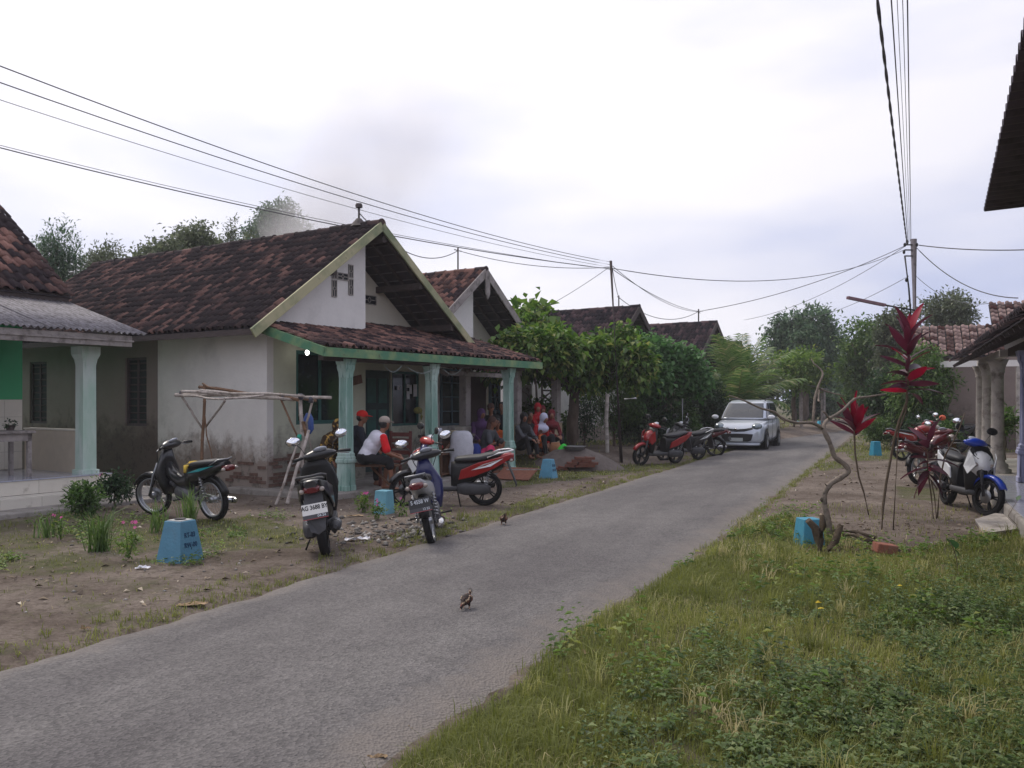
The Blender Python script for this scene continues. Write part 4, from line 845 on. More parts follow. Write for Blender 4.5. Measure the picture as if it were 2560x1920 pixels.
# pale side wall behind the second house's planter
MB().box((0, 0, 0), (6.2, .14, 2.25)).build('garden_wall', PL_MAIN, thing('garden_wall', 'pale plaster wall behind the ladder and the bare frangipani', 'wall', UV(21.6, 13.6), UA))

# ================================================================ HOUSES ON THE RIGHT
BLUEC = mat('violet_blue_paint', s(128, 130, 160), .6, .2, 2, .2, 40, stretch=(1, 1, .4), col2=s(172, 174, 200), c2pos=(.42, .6), dirt=s(82, 84, 108), dscale=24, dpos=(.54, .64), dst=(1, 1, .05)); LIME = plaster('lime_wall', s(128, 205, 92), .2)
RA = thing('porch_house', 'right-hand house with the violet-blue fluted column and shiny tiled porch', 'house', WF(17.2, -2.06), WA)
column_square(RA, 0, 0, .24, 2.5, .27, BLUEC)
for x in (-3.4, -6.8): column_square(RA, x, 0, .24, 2.5, .27, BLUEC)
MB().box((-9, -3, -.2), (1.6, .72, .21)).build('porch_slab', CONC, RA, bevel=.03)
me = MB().box((0, 0, 0), (.394, .394, .016)).mesh('floor_tile', TILEB)
for i in range(20):
    for j in range(4): link('floor_tile', me, RA, (-6.6 + .4 * i, .28 - .4 * j, .212))
MB().box((-9, -2.3, 0), (2, -2.15, 3.4)).build('front_wall', PL_DIM, RA); MB().box((-9, -.1, 2.5), (2.2, .1, 2.66)).build('porch_beam', WOODD, RA)
MB().add([(2.3, .76, 2.58), (-8.7, .76, 2.58), (-8.7, -3.9, 4.82), (2.3, -3.9, 4.82)], [(0, 1, 2, 3)]).build('added_roof_lining', LINING, RA, solid=.01)
sl_ = .48; upv = Vector((0, -1, sl_)).normalized(); lay_tiles(RA, tile_grid((2.3, .78, 2.62), (-1, 0, 0), upv, 11, 5.2), T_DARK, 120)
mb = MB()
for i in range(20): mb.beam((2.1 - i * .55, .72, 2.55), (2.1 - i * .55, -3.5, 2.55 + 4.22 * sl_), .05, .07)
mb.build('rafter', WOODD, RA, kind='stuff')
RB = thing('porch_house', 'right-hand house with round concrete columns and lime green wall', 'house', WF(20.0, -1.9), WA)
for x, r in ((.7, .125), (2.9, .125), (4.6, .125)):
    MB().lathe([(.26, .1), (.26, .2), (.2, .22), (.2, .3), (r * 1.15, .34), (r * 1.05, .42), (r * .92, 2.2), (r * 1.0, 2.21), (r * 1.12, 2.24), (r * 1.0, 2.27), (r * 1.35, 2.4), (r * 1.7, 2.5)], 20, (x, 0, 0)).build('column', CONCW, RB)
MB().box((-.7, -3, -.2), (6, .5, .12)).build('porch_slab', CONC, RB, bevel=.03); MB().box((-.8, -2.4, 0), (6, -2.25, 3.2)).build('front_wall', LIME, RB); MB().box((-.7, -2.245, .12), (6, -2.22, .9)).build('dado', WOODD, RB)
MB().box((-.6, -.08, 2.5), (4.9, .08, 2.64)).build('porch_beam', PL_DIM, RB)
lay_tiles(RB, tile_grid((4.6, .7, 2.58), (-1, 0, 0), upv, 5.0, 4.6), T_DARK, 120)
mb = MB()
for i in range(9): mb.beam((4.4 - i * .55, .64, 2.5), (4.4 - i * .55, -3.2, 2.5 + 3.84 * sl_), .05, .07)
mb.build('rafter', WOODD, RB, kind='stuff')
RC = thing('tiled_house', 'far right house whose two red-brown tiled roofs face the camera behind the leafy tree', 'house', WF(32.3, -.5), WA)
MB().add([(0, 0, 3.08), (0, -2.7, 3.08), (1.6, -2.7, 4.23), (1.6, 0, 4.23), (.6, -2.4, 3.7), (.6, -6.9, 3.7), (2.45, -6.9, 5.03), (2.45, -2.4, 5.03)], [(0, 1, 2, 3), (4, 5, 6, 7)]).build('added_roof_lining', LINING, RC, solid=.01)
lay_tiles(RC, tile_grid((0, .0, 3.12), (0, -1, 0), (1, 0, .72), 2.7, 1.9, w=.25, l=.25, shrink=.8), T_RED, 90); lay_tiles(RC, tile_grid((.6, -2.4, 3.75), (0, -1, 0), (1, 0, .72), 4.5, 2.3, w=.25, l=.25, shrink=.8), T_RED, 130)
MB().box((.3, -7, 0), (.45, -.3, 3.2)).build('front_wall', PL_RAW, RC); MB().box((1.4, -7, 3.0), (1.5, -2.42, 4.2)).build('upper_wall', PL_DIM, RC); MB().box((-.9, -3.2, 2.72), (-.8, -.2, 2.92)).build('porch_beam', PL_MAIN, RC)
for y in (-.4, -3.0): MB().box((-.92, y - .1, 0), (-.78, y + .1, 2.72)).build('post', CONCW, RC)
MB().beam((-.9, -.35, 2.85), (.3, -.35, 3.15), .08, .1).build('porch_beam', PL_DIM, RC)
# corrugated awning overhead at the right edge
AW = thing('metal_awning', 'dark corrugated metal awning jutting in at the upper right corner', 'awning', WF(2.4, -.40), WA - R(2.43))
RUSTT = mat('dark_tin', s(82, 74, 84), .8, .2, 3, dirt=s(58, 50, 56), dscale=4)
sh = corr_sheet(2.32, 2.6, RUSTT, .145, .03)
for i in range(3): link('roof_sheet', sh, AW, (-1.3 + 2.32 * (i + 1), 0, 3.2 + .004 * i), (R(2), 0, R(180)))
sh2 = corr_sheet(2.32, 2.4, RUSTT, .145, .03)
for i in range(3): link('roof_sheet', sh2, AW, (-1.45 + 2.32 * (i + 1), -.3, 3.07 + .004 * i), (R(2), 0, R(180)))
for x in (-1.2, 2.2, 5.4):
    MB().box((x - .06, -2.5, 0), (x + .06, -2.38, 3.1)).build('post', WOODD, AW)
    MB().beam((x, -.35, 3.0), (x, -2.6, 3.1), .05, .08).build('rafter', WOODD, AW)
# concrete apron in front of the right-hand porch
AP = [G(2439, 1298, .06), G(2463, 1332, .06), G(2580, 1316, .06), G(2700, 1260, .06), G(2560, 1262, .06)]
mb = MB(); mb.add([(p.x, p.y, .06) for p in AP] + [(p.x, p.y, -.1) for p in AP], [(0, 1, 2, 3, 4)] + [(i, (i + 1) % 5, 5 + (i + 1) % 5, 5 + i) for i in range(5)]); o = mb.build('concrete_apron', CONCW, bevel=.012); tag(o, kind='structure')
# ================================================================ SCOOTERS AND MOTORCYCLES
RUB = mat('tyre_rubber', (.014, .014, .015), .85, .25, 20, .3, 90, spec=.3); RIMB = mat('black_rim', (.02, .02, .022), .4, .1, metal=.3); RIMS = mat('silver_rim', s(170, 172, 176), .3, .1, metal=.8)
SEATM = mat('seat_vinyl', (.02, .02, .023), .55, .2, 8, .15, 60); MIRR = mat('mirror_glass', (.9, .92, .95), .04, 0, metal=1.0); CHROME = mat('chrome', s(205, 205, 208), .15, .05, metal=1); ENG = mat('engine_metal', s(95, 95, 98), .5, .25, 12, metal=.5)
REDL = mat('red_lens', (.11, .003, .006), .15, .1, spec=.6, coat=.5); AMBER = mat('clear_lens', s(150, 138, 130), .12, .05, spec=.6, coat=.5); GREYP = mat('grey_plastic', (.055, .055, .06), .6, .2, 6)
def paint(name, c, dusty=True): return mat('paint_' + name, c, .30, .05, 4, coat=.45, dirt=tuple(.7 * q + .022 for q in c) if dusty else None, dscale=4, dpos=(.5, .95))
def surf(rings): return MB().loft(rings)
def wheel(parent, x, r, tw, rimm, spokes, T, name='wheel'):
    mb = MB(); rw = r - tw * .62
    mb.lathe([(rw - .018, -.035), (rw, -.04), (rw, -.03), (rw - .022, -.012), (rw - .022, .012), (rw, .03), (rw, .04), (rw - .018, .035), (rw - .018, -.035)], 28, (x, 0, r), 'y', cap=False)
    mb.lathe([(.0, -.05), (.04, -.05), (.045, 0), (.04, .05), (0, .05)], 12, (x, 0, r), 'y', cap=False)
    if spokes == 'wire':
        for k in range(24): a = k * math.pi / 12; b = a + .5 * (1 if k % 2 else -1); mb.tube([(x + .035 * math.cos(b), .03 * (1 if k % 4 < 2 else -1), r + .035 * math.sin(b)), (x + (rw - .02) * math.cos(a), 0, r + (rw - .02) * math.sin(a))], .0022, 3, False)
    else:
        for k in range(5):
            for d in (-.12, .12): a = k * 2 * math.pi / 5; mb.beam((x + .03 * math.cos(a), 0, r + .03 * math.sin(a)), (x + (rw - .015) * math.cos(a + d), 0, r + (rw - .015) * math.sin(a + d)), .022, .016, (0, 1, 0))
    w = mb.xf(T).build(name, rimm, parent); t2 = MB(); h = tw / 2
    t2.lathe([(rw - .005, -h * .62), (rw + tw * .2, -h * .98), (r - tw * .16, -h * .9), (r - tw * .02, -h * .5), (r, 0), (r - tw * .02, h * .5), (r - tw * .16, h * .9), (rw + tw * .2, h * .98), (rw - .005, h * .62), (rw - .005, -h * .62)], 36, (x, 0, r), 'y', cap=False)
    t2.xf(T).build('tyre', RUB, w)
    return w
def plate(parent, M, l1, l2, dark=False, w=.25):
    o = MB().box((-w / 2, -.003, -.055), (w / 2, .003, .055)).build('number_plate', mat('plate_dark', (.02, .02, .022), .5, .1) if dark else mat('plate_white', s(222, 220, 215), .45, .04), parent); o.matrix_local = M
    inkm = mat('plate_ink_pale', s(190, 195, 200), .5, .05) if dark else mat('plate_ink', (.02, .02, .02), .6, .05)
    if l1:
        t = link('lettering', text_mesh(l1, .062, inkm, .0008, .0016), o, (0, -.0042, .014), (R(90), 0, 0)); t.scale = (.82, 1, 1)
    if l2:
        MB().box((-w / 2, -.0028, -.10), (w / 2, .003, -.0552)).build('plate_strip', GREYP, o); MB().box((-w / 2, -.0035, -.1005), (w / 2, -.0029, -.096)).build('red_strip', paint('tail_red', (.45, .02, .03)), o)
        link('lettering', text_mesh(l2, .036, mat('plate_ink_pale', s(190, 195, 200), .5, .05), .0008, .0008), o, (.06, -.0036, -.075), (R(90), 0, 0))
    return o
def bike(label, loc, heading, lean=-9, steer=25, kind='scooter', body=None, accent=None, shield=None, fender=None, tail=None, barcov=None, pl=None, dark_plate=False, mirrors=True, spokes=None, group=None, rimm=None, seatlow=0, name='scooter', stripes=None):
    body = body or paint('black', (.012, .012, .014)); accent = accent or body; shield = shield or BLACKP; fender = fender or body; tail = tail or body; barcov = barcov or body; rimm = rimm or RIMB
    e = thing(name, label, 'scooter' if kind == 'scooter' else 'motorcycle', loc, group=group, rot=(R(lean), 0, R(heading)))
    wr = .275 if kind == 'scooter' else .295; WB = 1.26; tw = .1 if kind == 'scooter' else .085; I = Matrix.Identity(4)
    ST = Matrix.Translation((1.04, 0, 0)) @ Matrix.Rotation(R(steer), 4, 'Z') @ Matrix.Translation((-1.04, 0, 0))
    wheel(e, 0, wr, tw, rimm, spokes, I); wheel(e, WB, wr, tw * .88, rimm, spokes, ST)
    def B(mb, n, m, T=I, par=None, **k): return mb.xf(T).build(n, m, par or e, **k)
    # front fender over the wheel
    mb = MB(); rr = wr + .035; rings = []
    for i in range(9):
        a = R(28 + 130 * i / 8); w = .075 - .018 * abs(i - 4) / 4; c = Vector((WB + rr * math.cos(a), 0, wr + rr * math.sin(a))); n_ = Vector((math.cos(a), 0, math.sin(a)))
        rings.append([c + Vector((0, w * q, 0)) + n_ * z for q, z in ((-1, -.045), (-.75, .0), (0, .014), (.75, 0), (1, -.045), (.7, -.012), (0, .002), (-.7, -.012))])
    B(MB().loft(rings), 'front_fender', fender, ST)
    mb = MB()
    for sg in (-1, 1): mb.tube([(WB, sg * .085, wr), (1.16, sg * .075, .60), (1.10, sg * .04, .76)], [.022, .026, .02], 8)
    B(mb, 'fork', GREYP if kind == 'scooter' else STEEL, ST); B(MB().lathe([(.0, -.052), (.1, -.052), (.1, -.046), (0, -.046)], 18, (WB, 0, wr), 'y'), 'brake_disc', STEEL, ST)
    hz0 = 1.0
    # handlebar, cover, grips, mirrors
    hb = B(MB().loft([[Vector((.90 + .085 * k * math.cos(t) - abs(y) * .12, y, hz0 + .02 + .062 * k * math.sin(t) - abs(y) * .05)) for t in [2 * math.pi * j / 12 for j in range(12)]] for y, k in ((-.20, .32), (-.16, .62), (-.09, .95), (0, 1.08), (.09, .95), (.16, .62), (.20, .32))]), 'handlebar_cover', barcov, ST)
    for sg in (-1, 1):
        B(MB().tube([(.87, sg * .19, 1.01), (.83, sg * .24, 1.015), (.79, sg * .35, 1.0)], [.015, .0195, .0185], 8), 'grip', BLACKP, ST); B(MB().tube([(.9, sg * .2, .995), (.885, sg * .27, .985), (.845, sg * .35, .97)], .006, 5), 'brake_lever', STEEL, ST)
        if mirrors:
            m_ = B(MB().tube([(.88, sg * .16, 1.03), (.9, sg * .2, 1.12), (.87, sg * .27, 1.19)], .006, 5), 'mirror', BLACKP, ST)
            MM = ST @ Matrix.Translation((.86, sg * .29, 1.215)) @ Matrix.Rotation(R(-14 + 0), 4, 'Y') @ Matrix.Rotation(R(-10 * sg), 4, 'Z'); MB().ell((0, 0, 0), (.018, .088, .058), 14, 8).xf(MM).build('mirror_shell', BLACKP, m_); MB().lathe([(0, -.019), (.076, -.018), (.079, -.012)], 16, (0, 0, 0), 'x').xf(MM @ Matrix.Diagonal((1, 1.04, .68, 1))).build('mirror_glass', MIRR, m_)
    for q, sg in enumerate((1, -1, 1)): B(MB().tube([(.9, sg * (.12 + .03 * q), 1.0), (1.0, sg * .15, .95), (1.06, sg * .08, .8), (1.1, sg * .07, .6), (1.2, sg * .08, .42)], .0055, 5), 'control_cable', BLACKP, ST)
    B(MB().ell((.835, 0, 1.075), (.055, .085, .02), 14, 6, Matrix.Rotation(R(32), 3, 'Y')), 'speedometer', mat('gauge_face', s(175, 180, 190), .3, .1), ST)
    if kind == 'scooter':
        B(MB().loft([ring_xy(z, x, 0, rx, ry, 18, 2.6) for z, x, rx, ry in ((.30, .98, .04, .13), (.42, 1.0, .055, .17), (.58, 1.01, .07, .205), (.74, .985, .075, .21), (.88, .95, .07, .17), (.98, .92, .05, .1))]), 'leg_shield', shield)
        B(MB().loft([ring_yz(x, 0, z, ry, rz, 16, 1.75) for x, z, ry, rz in ((.98, .71, .205, .21), (1.05, .71, .19, .19), (1.11, .71, .145, .145), (1.165, .70, .08, .085), (1.20, .69, .02, .03))]), 'front_cowl', body)
        B(MB().ell((1.115, 0, .615), (.075, .075, .10), 12, 8, Matrix.Rotation(R(-18), 3, 'Y')), 'nose_panel', BLACKP); B(MB().add([(1.02, -.15, .86), (1.02, .15, .86), (1.13, .085, .79), (1.13, -.085, .79)], [(0, 1, 2, 3)]), 'visor', BLACKP, solid=.012)
        for sg in (-1, 1): B(MB().ell((1.115, sg * .085, .70), (.05, .075, .030), 12, 8, Matrix.Rotation(R(sg * 28), 3, 'X') @ Matrix.Rotation(R(-sg * 30), 3, 'Z')), 'headlight', AMBER); B(MB().add([(1.03, sg * .18, .90), (1.13, sg * .165, .84), (1.19, sg * .12, .70), (1.10, sg * .187, .56), (1.0, sg * .215, .66)], [(0, 1, 2, 3, 4)]), 'cowl_panel', accent, solid=.012)
        B(MB().loft([ring_xy(z, x, 0, rx, ry, 16, 4) for z, x, rx, ry in ((.255, .68, .36, .13), (.275, .68, .38, .15), (.325, .68, .38, .155), (.335, .68, .36, .145))]), 'floorboard', GREYP)
        B(MB().loft([ring_yz(x, 0, z, ry, rz, 16, 3) for x, z, ry, rz in ((.52, .50, .10, .20), (.42, .50, .135, .22), (.2, .56, .14, .17), (-.05, .62, .13, .12), (-.3, .70, .1, .07))]), 'under_seat_body', BLACKP)
        for sg in (-1, 1):
            B(MB().add([(.40, sg * .143, .44), (.36, sg * .158, .60), (.10, sg * .170, .715), (-.25, sg * .135, .80), (-.42, sg * .085, .84), (-.40, sg * .09, .76), (-.15, sg * .15, .62), (.15, sg * .16, .50)], [(0, 1, 2, 7), (2, 3, 6, 7), (3, 4, 5, 6)]), 'side_panel', tail, solid=.03, bevel=.01)
            if stripes: B(MB().add([(.20, sg * .188, .60), (.0, sg * .186, .70), (-.3, sg * .145, .78), (-.1, sg * .178, .66)], [(0, 1, 2, 3)]), 'stripe', stripes, solid=.004)
        B(MB().loft([ring_yz(x, 0, z, ry, rz, 14, 2.6) for x, z, ry, rz in ((-.22, .80, .10, .04), (-.36, .80, .095, .05), (-.46, .80, .06, .035))]), 'tail_cowl', tail)
        B(MB().loft([ring_yz(x, 0, z, ry, rz, 16, 3) for x, z, ry, rz in ((.47, .735, .07, .02), (.42, .745, .11, .04), (.25, .755, .135, .05), (.08, .765, .145, .05), (-.08, .80, .13, .05), (-.25, .825, .1, .04), (-.31, .83, .06, .02))]), 'seat', SEATM)
        B(MB().tube([(-.05, .135, .79), (-.22, .15, .86), (-.38, .12, .885), (-.45, .0, .885), (-.38, -.12, .885), (-.22, -.15, .86), (-.05, -.135, .79)], .014, 8), 'grab_rail', accent if accent is not body else GREYP)
        B(MB().loft([ring_yz(x, 0, z, ry, rz, 14, 3) for x, z, ry, rz in ((.42, .30, .06, .07), (.3, .30, .09, .1), (-.02, .29, .07, .085), (-.1, .285, .03, .05))]).xf(Matrix.Translation((0, .12, 0))), 'engine_casing', GREYP)
        B(MB().tube([(.35, -.06, .24), (.15, -.12, .2), (.08, -.14, .23)], .016, 6).lathe([(.02, -.14), (.05, -.12), (.06, -.02), (.06, .16), (.045, .22), (.03, .225)], 16, (-.02, -.15, .30), 'x'), 'exhaust', GREYP, Matrix.Rotation(R(0), 4, 'Y')); B(MB().lathe([(.063, -.02), (.066, 0), (.066, .13), (.063, .15)], 14, (-.02, -.15, .30), 'x', False), 'heat_shield', RIMS)
        B(MB().add([(-.35, -.09, .72), (-.35, .09, .72), (-.44, -.1, .5), (-.44, .1, .5), (-.50, -.075, .34), (-.50, .075, .34), (-.485, 0, .30)], [(0, 2, 3, 1), (2, 4, 6, 5, 3)]), 'rear_fender', GREYP, solid=.02)
    else:
        # underbone / naked frame: spine, narrower shield, exposed engine
        if kind == 'underbone':
            B(MB().loft([ring_xy(z, x, 0, rx, ry, 16, 2.4) for z, x, rx, ry in ((.33, .90, .06, .12), (.5, .95, .06, .17), (.66, .96, .06, .19), (.8, .95, .06, .13), (.96, .91, .05, .07))]), 'leg_shield', shield)
            B(MB().loft([ring_yz(x, 0, z, ry, rz, 12, 2.4) for x, z, ry, rz in ((.95, .72, .07, .13), (.8, .58, .08, .09), (.62, .50, .09, .08), (.45, .54, .11, .12), (.30, .60, .13, .14))]), 'spine', body)
        else:
            B(MB().loft([ring_yz(x, 0, z, ry, rz, 14, 2.4) for x, z, ry, rz in ((1.0, .86, .06, .06), (.9, .86, .15, .1), (.72, .84, .17, .13), (.52, .80, .13, .1), (.42, .76, .08, .05))]), 'fuel_tank', body)
            for sg in (-1, 1): B(MB().add([(1.05, sg * .14, .84), (.75, sg * .19, .80), (.72, sg * .17, .60), (1.0, sg * .15, .55)], [(0, 1, 2, 3)]), 'shroud', accent, solid=.02)
            B(MB().ell((1.17, 0, .86), (.09, .11, .11), 14, 8), 'headlight', AMBER, ST)
        B(MB().loft([ring_yz(x, 0, z, ry, rz, 12, 3) for x, z, ry, rz in ((.75, .36, .07, .06), (.68, .36, .11, .1), (.5, .34, .12, .11), (.38, .33, .09, .08))]).tube([(.72, 0, .42), (.84, 0, .5)], .07, 10), 'engine', ENG)
        B(MB().loft([ring_yz(x, 0, z, ry, rz, 14, 2.8) for x, z, ry, rz in ((.45, .60, .1, .1), (.3, .62, .13, .13), (.05, .68, .13, .1), (-.2, .74, .1, .07), (-.38, .80, .06, .035))]), 'side_panel', tail)
        if stripes:
            for sg in (-1, 1): B(MB().add([(.35, sg * .135, .66), (.05, sg * .14, .74), (-.25, sg * .105, .79), (.05, sg * .142, .70)], [(0, 1, 2, 3)]), 'stripe', stripes, solid=.004)
        B(MB().loft([ring_yz(x, 0, z, ry, rz, 14, 3) for x, z, ry, rz in ((.46, .735, .07, .02), (.4, .75, .11, .04), (.15, .785, .135, .045), (-.1, .815, .13, .04), (-.3, .83, .09, .03))]), 'seat', SEATM)
        B(MB().tube([(.6, -.1, .26), (.3, -.13, .2), (.1, -.14, .22)], .016, 6).lathe([(.02, -.2), (.045, -.17), (.05, .15), (.035, .2)], 12, (-.05, -.15, .26), 'x'), 'exhaust', CHROME, Matrix.Translation((-.05, 0, .01)))
        B(MB().tube([(-.15, .12, .78), (-.34, .11, .87), (-.4, 0, .87), (-.34, -.11, .87), (-.15, -.12, .78)], .011, 6), 'grab_rail', STEEL)
        mb = MB(); rr = wr + .03; rings = []
        for i in range(8):
            a = R(55 + 110 * i / 7); c = Vector((rr * math.cos(a), 0, wr + rr * math.sin(a))); n_ = Vector((math.cos(a), 0, math.sin(a))); rings.append([c + Vector((0, .06 * q, 0)) + n_ * z for q, z in ((-1, -.03), (-.7, .0), (0, .01), (.7, 0), (1, -.03), (0, -.004))])
        B(MB().loft(rings), 'rear_fender', BLACKP)
        mb = MB()
        for sg in (-1, 1): mb.beam((.4, sg * .08, .33), (0, sg * .09, wr), .02, .035)
        B(mb, 'swingarm', STEEL); B(MB().tube([(.5, -.26, .3), (.5, .26, .3)], .014, 6), 'footpeg_bar', BLACKP)
    B(MB().loft([ring_yz(x, 0, z, ry, rz, 14, 3) for x, z, ry, rz in ((-.36, .755, .085, .035), (-.43, .75, .085, .042), (-.465, .745, .05, .025))]), 'tail_light', REDL)
    for sg in (-1, 1): B(MB().ell((-.42, sg * .1, .74), (.03, .03, .026), 10, 6), 'turn_signal', AMBER)
    for sg in ((1, -1) if kind != 'scooter' else (1,)):
        a, b = Vector((-.01, sg * .115, .30)), Vector((-.1 if kind == 'scooter' else .08, sg * .12, .62)); d, x, y = frame_of(b - a); pts = [a.lerp(b, .1 + .8 * t / 56) + (x * math.cos(t * .785) + y * math.sin(t * .785)) * .026 for t in range(57)]
        B(MB().tube([a, b], .012, 6), 'shock_absorber', STEEL, par=None); B(MB().tube(pts, .0055, 4), 'spring', CHROME if kind != 'scooter' else RIMS)
    B(MB().tube([(.42, .1, .25), (.36, .23, .0 + .23 * math.tan(R(abs(lean))) * (1 if lean < 0 else -1))], .011, 6), 'side_stand', BLACKP)
    if pl: plate(e, Matrix.Translation((-.485 if kind == 'scooter' else -.43, 0, .56)) @ Matrix.Rotation(R(-90), 4, 'Z') @ Matrix.Rotation(R(-18), 4, 'X'), *pl, dark=dark_plate)
    return e
RED = paint('red', (.30, .004, .007)); WHITE = paint('white', (.68, .69, .70)); BLUE = paint('blue', (.01, .05, .42)); NAVY = paint('navy', (.008, .012, .09)); BLK = paint('black', (.012, .012, .014)); ORR = paint('orange_red', (.38, .018, .014)); SILV = paint('silver', (.42, .43, .45)); MAROON = paint('maroon', (.12, .012, .016)); TEALP = paint('teal', (.02, .3, .32))
def at(px, py, dz=0.0): q = G(px, py); return Vector((q.x, q.y, hz(q.x, q.y) + dz))
# left side, near
b1 = bike('old black underbone motorcycle with spoked wheels parked by the bamboo rack', at(538, 1303), 146, -7, 18, 'underbone', body=BLK, shield=BLK, mirrors=False, spokes='wire', rimm=RIMS, name='motorcycle', stripes=TEALP)
cl = MB().ell((0, 0, 0), (.09, .06, .015), 10, 5).tube([(.0, .05, .0), (.02, .12, -.04), (.0, .16, -.12)], [.03, .035, .02], 8); o = cl.build('rag', mat('yellow_cloth', s(190, 160, 60), .9, .3, 12)); o.parent = b1; o.location = (.30, .02, .80)
b2 = bike('black scooter seen from behind, white number plate, nearest to the road edge', at(816, 1390), 100, -10, 24, body=BLK, accent=GREYP, tail=BLK, pl=('AG 3688 BY', '04-24'))
b3 = bike('dark scooter with navy leg shield and black number plate beside the red one', at(1083, 1355), 91, -12, 20, 'underbone', body=NAVY, shield=NAVY, tail=SILV, accent=SILV, fender=NAVY, barcov=BLK, pl=('S 4558 W', '12 22'), dark_plate=True, rimm=RIMS, spokes='wire')
b4 = bike('red and black scooter standing side-on with an orange-red handlebar cover', at(1212, 1262), 179, -7, 32, body=ORR, accent=WHITE, tail=RED, shield=NAVY, barcov=ORR, fender=BLK, stripes=WHITE)
# road edge, middle distance
b5 = bike('bright red scooter at the head of the row by the hedge', at(1687, 1158), 216, -8, 0, body=RED, accent=RED, tail=RED, shield=BLACKP, barcov=RED, fender=RED)
b6 = bike('black scooter with white trim second in the row by the hedge', at(1744, 1147), 214, -8, -10, body=BLK, accent=WHITE, tail=BLK, shield=GREYP, barcov=BLK, stripes=WHITE)
b7 = bike('dark scooter with its back to the road beside the silver car', at(1790, 1138), 152, -8, 15, 'underbone', body=BLK, accent=SILV, tail=MAROON, pl=('', None), dark_plate=True)
# right side
r1 = bike('white scooter with blue handlebar cover and blue front fender by the porch', at(2366, 1262), 263, -8, 22, body=WHITE, accent=WHITE, tail=WHITE, shield=BLACKP, barcov=BLUE, fender=BLUE)
r2 = bike('dark red naked motorcycle with chrome exhaust behind the white scooter', at(2300, 1212), 28, -8, 10, 'naked', body=MAROON, accent=MAROON, tail=MAROON, rimm=RIMS, mirrors=True, name='motorcycle')
r3 = bike('bright red motorcycle parked against the green bush', at(2256, 1152), 12, -8, 10, 'naked', body=RED, accent=RED, tail=RED, rimm=RIMB, name='motorcycle', stripes=WHITE)
r4 = bike('blue and black scooter half hidden behind the concrete columns', at(2400, 1132), 200, -8, 20, body=BLUE, tail=BLK, barcov=BLK)
r5 = bike('dark maroon motorcycle at the far right bend of the road', at(2176, 1084), 20, -6, 10, 'naked', body=MAROON, accent=SILV, tail=MAROON, name='motorcycle')

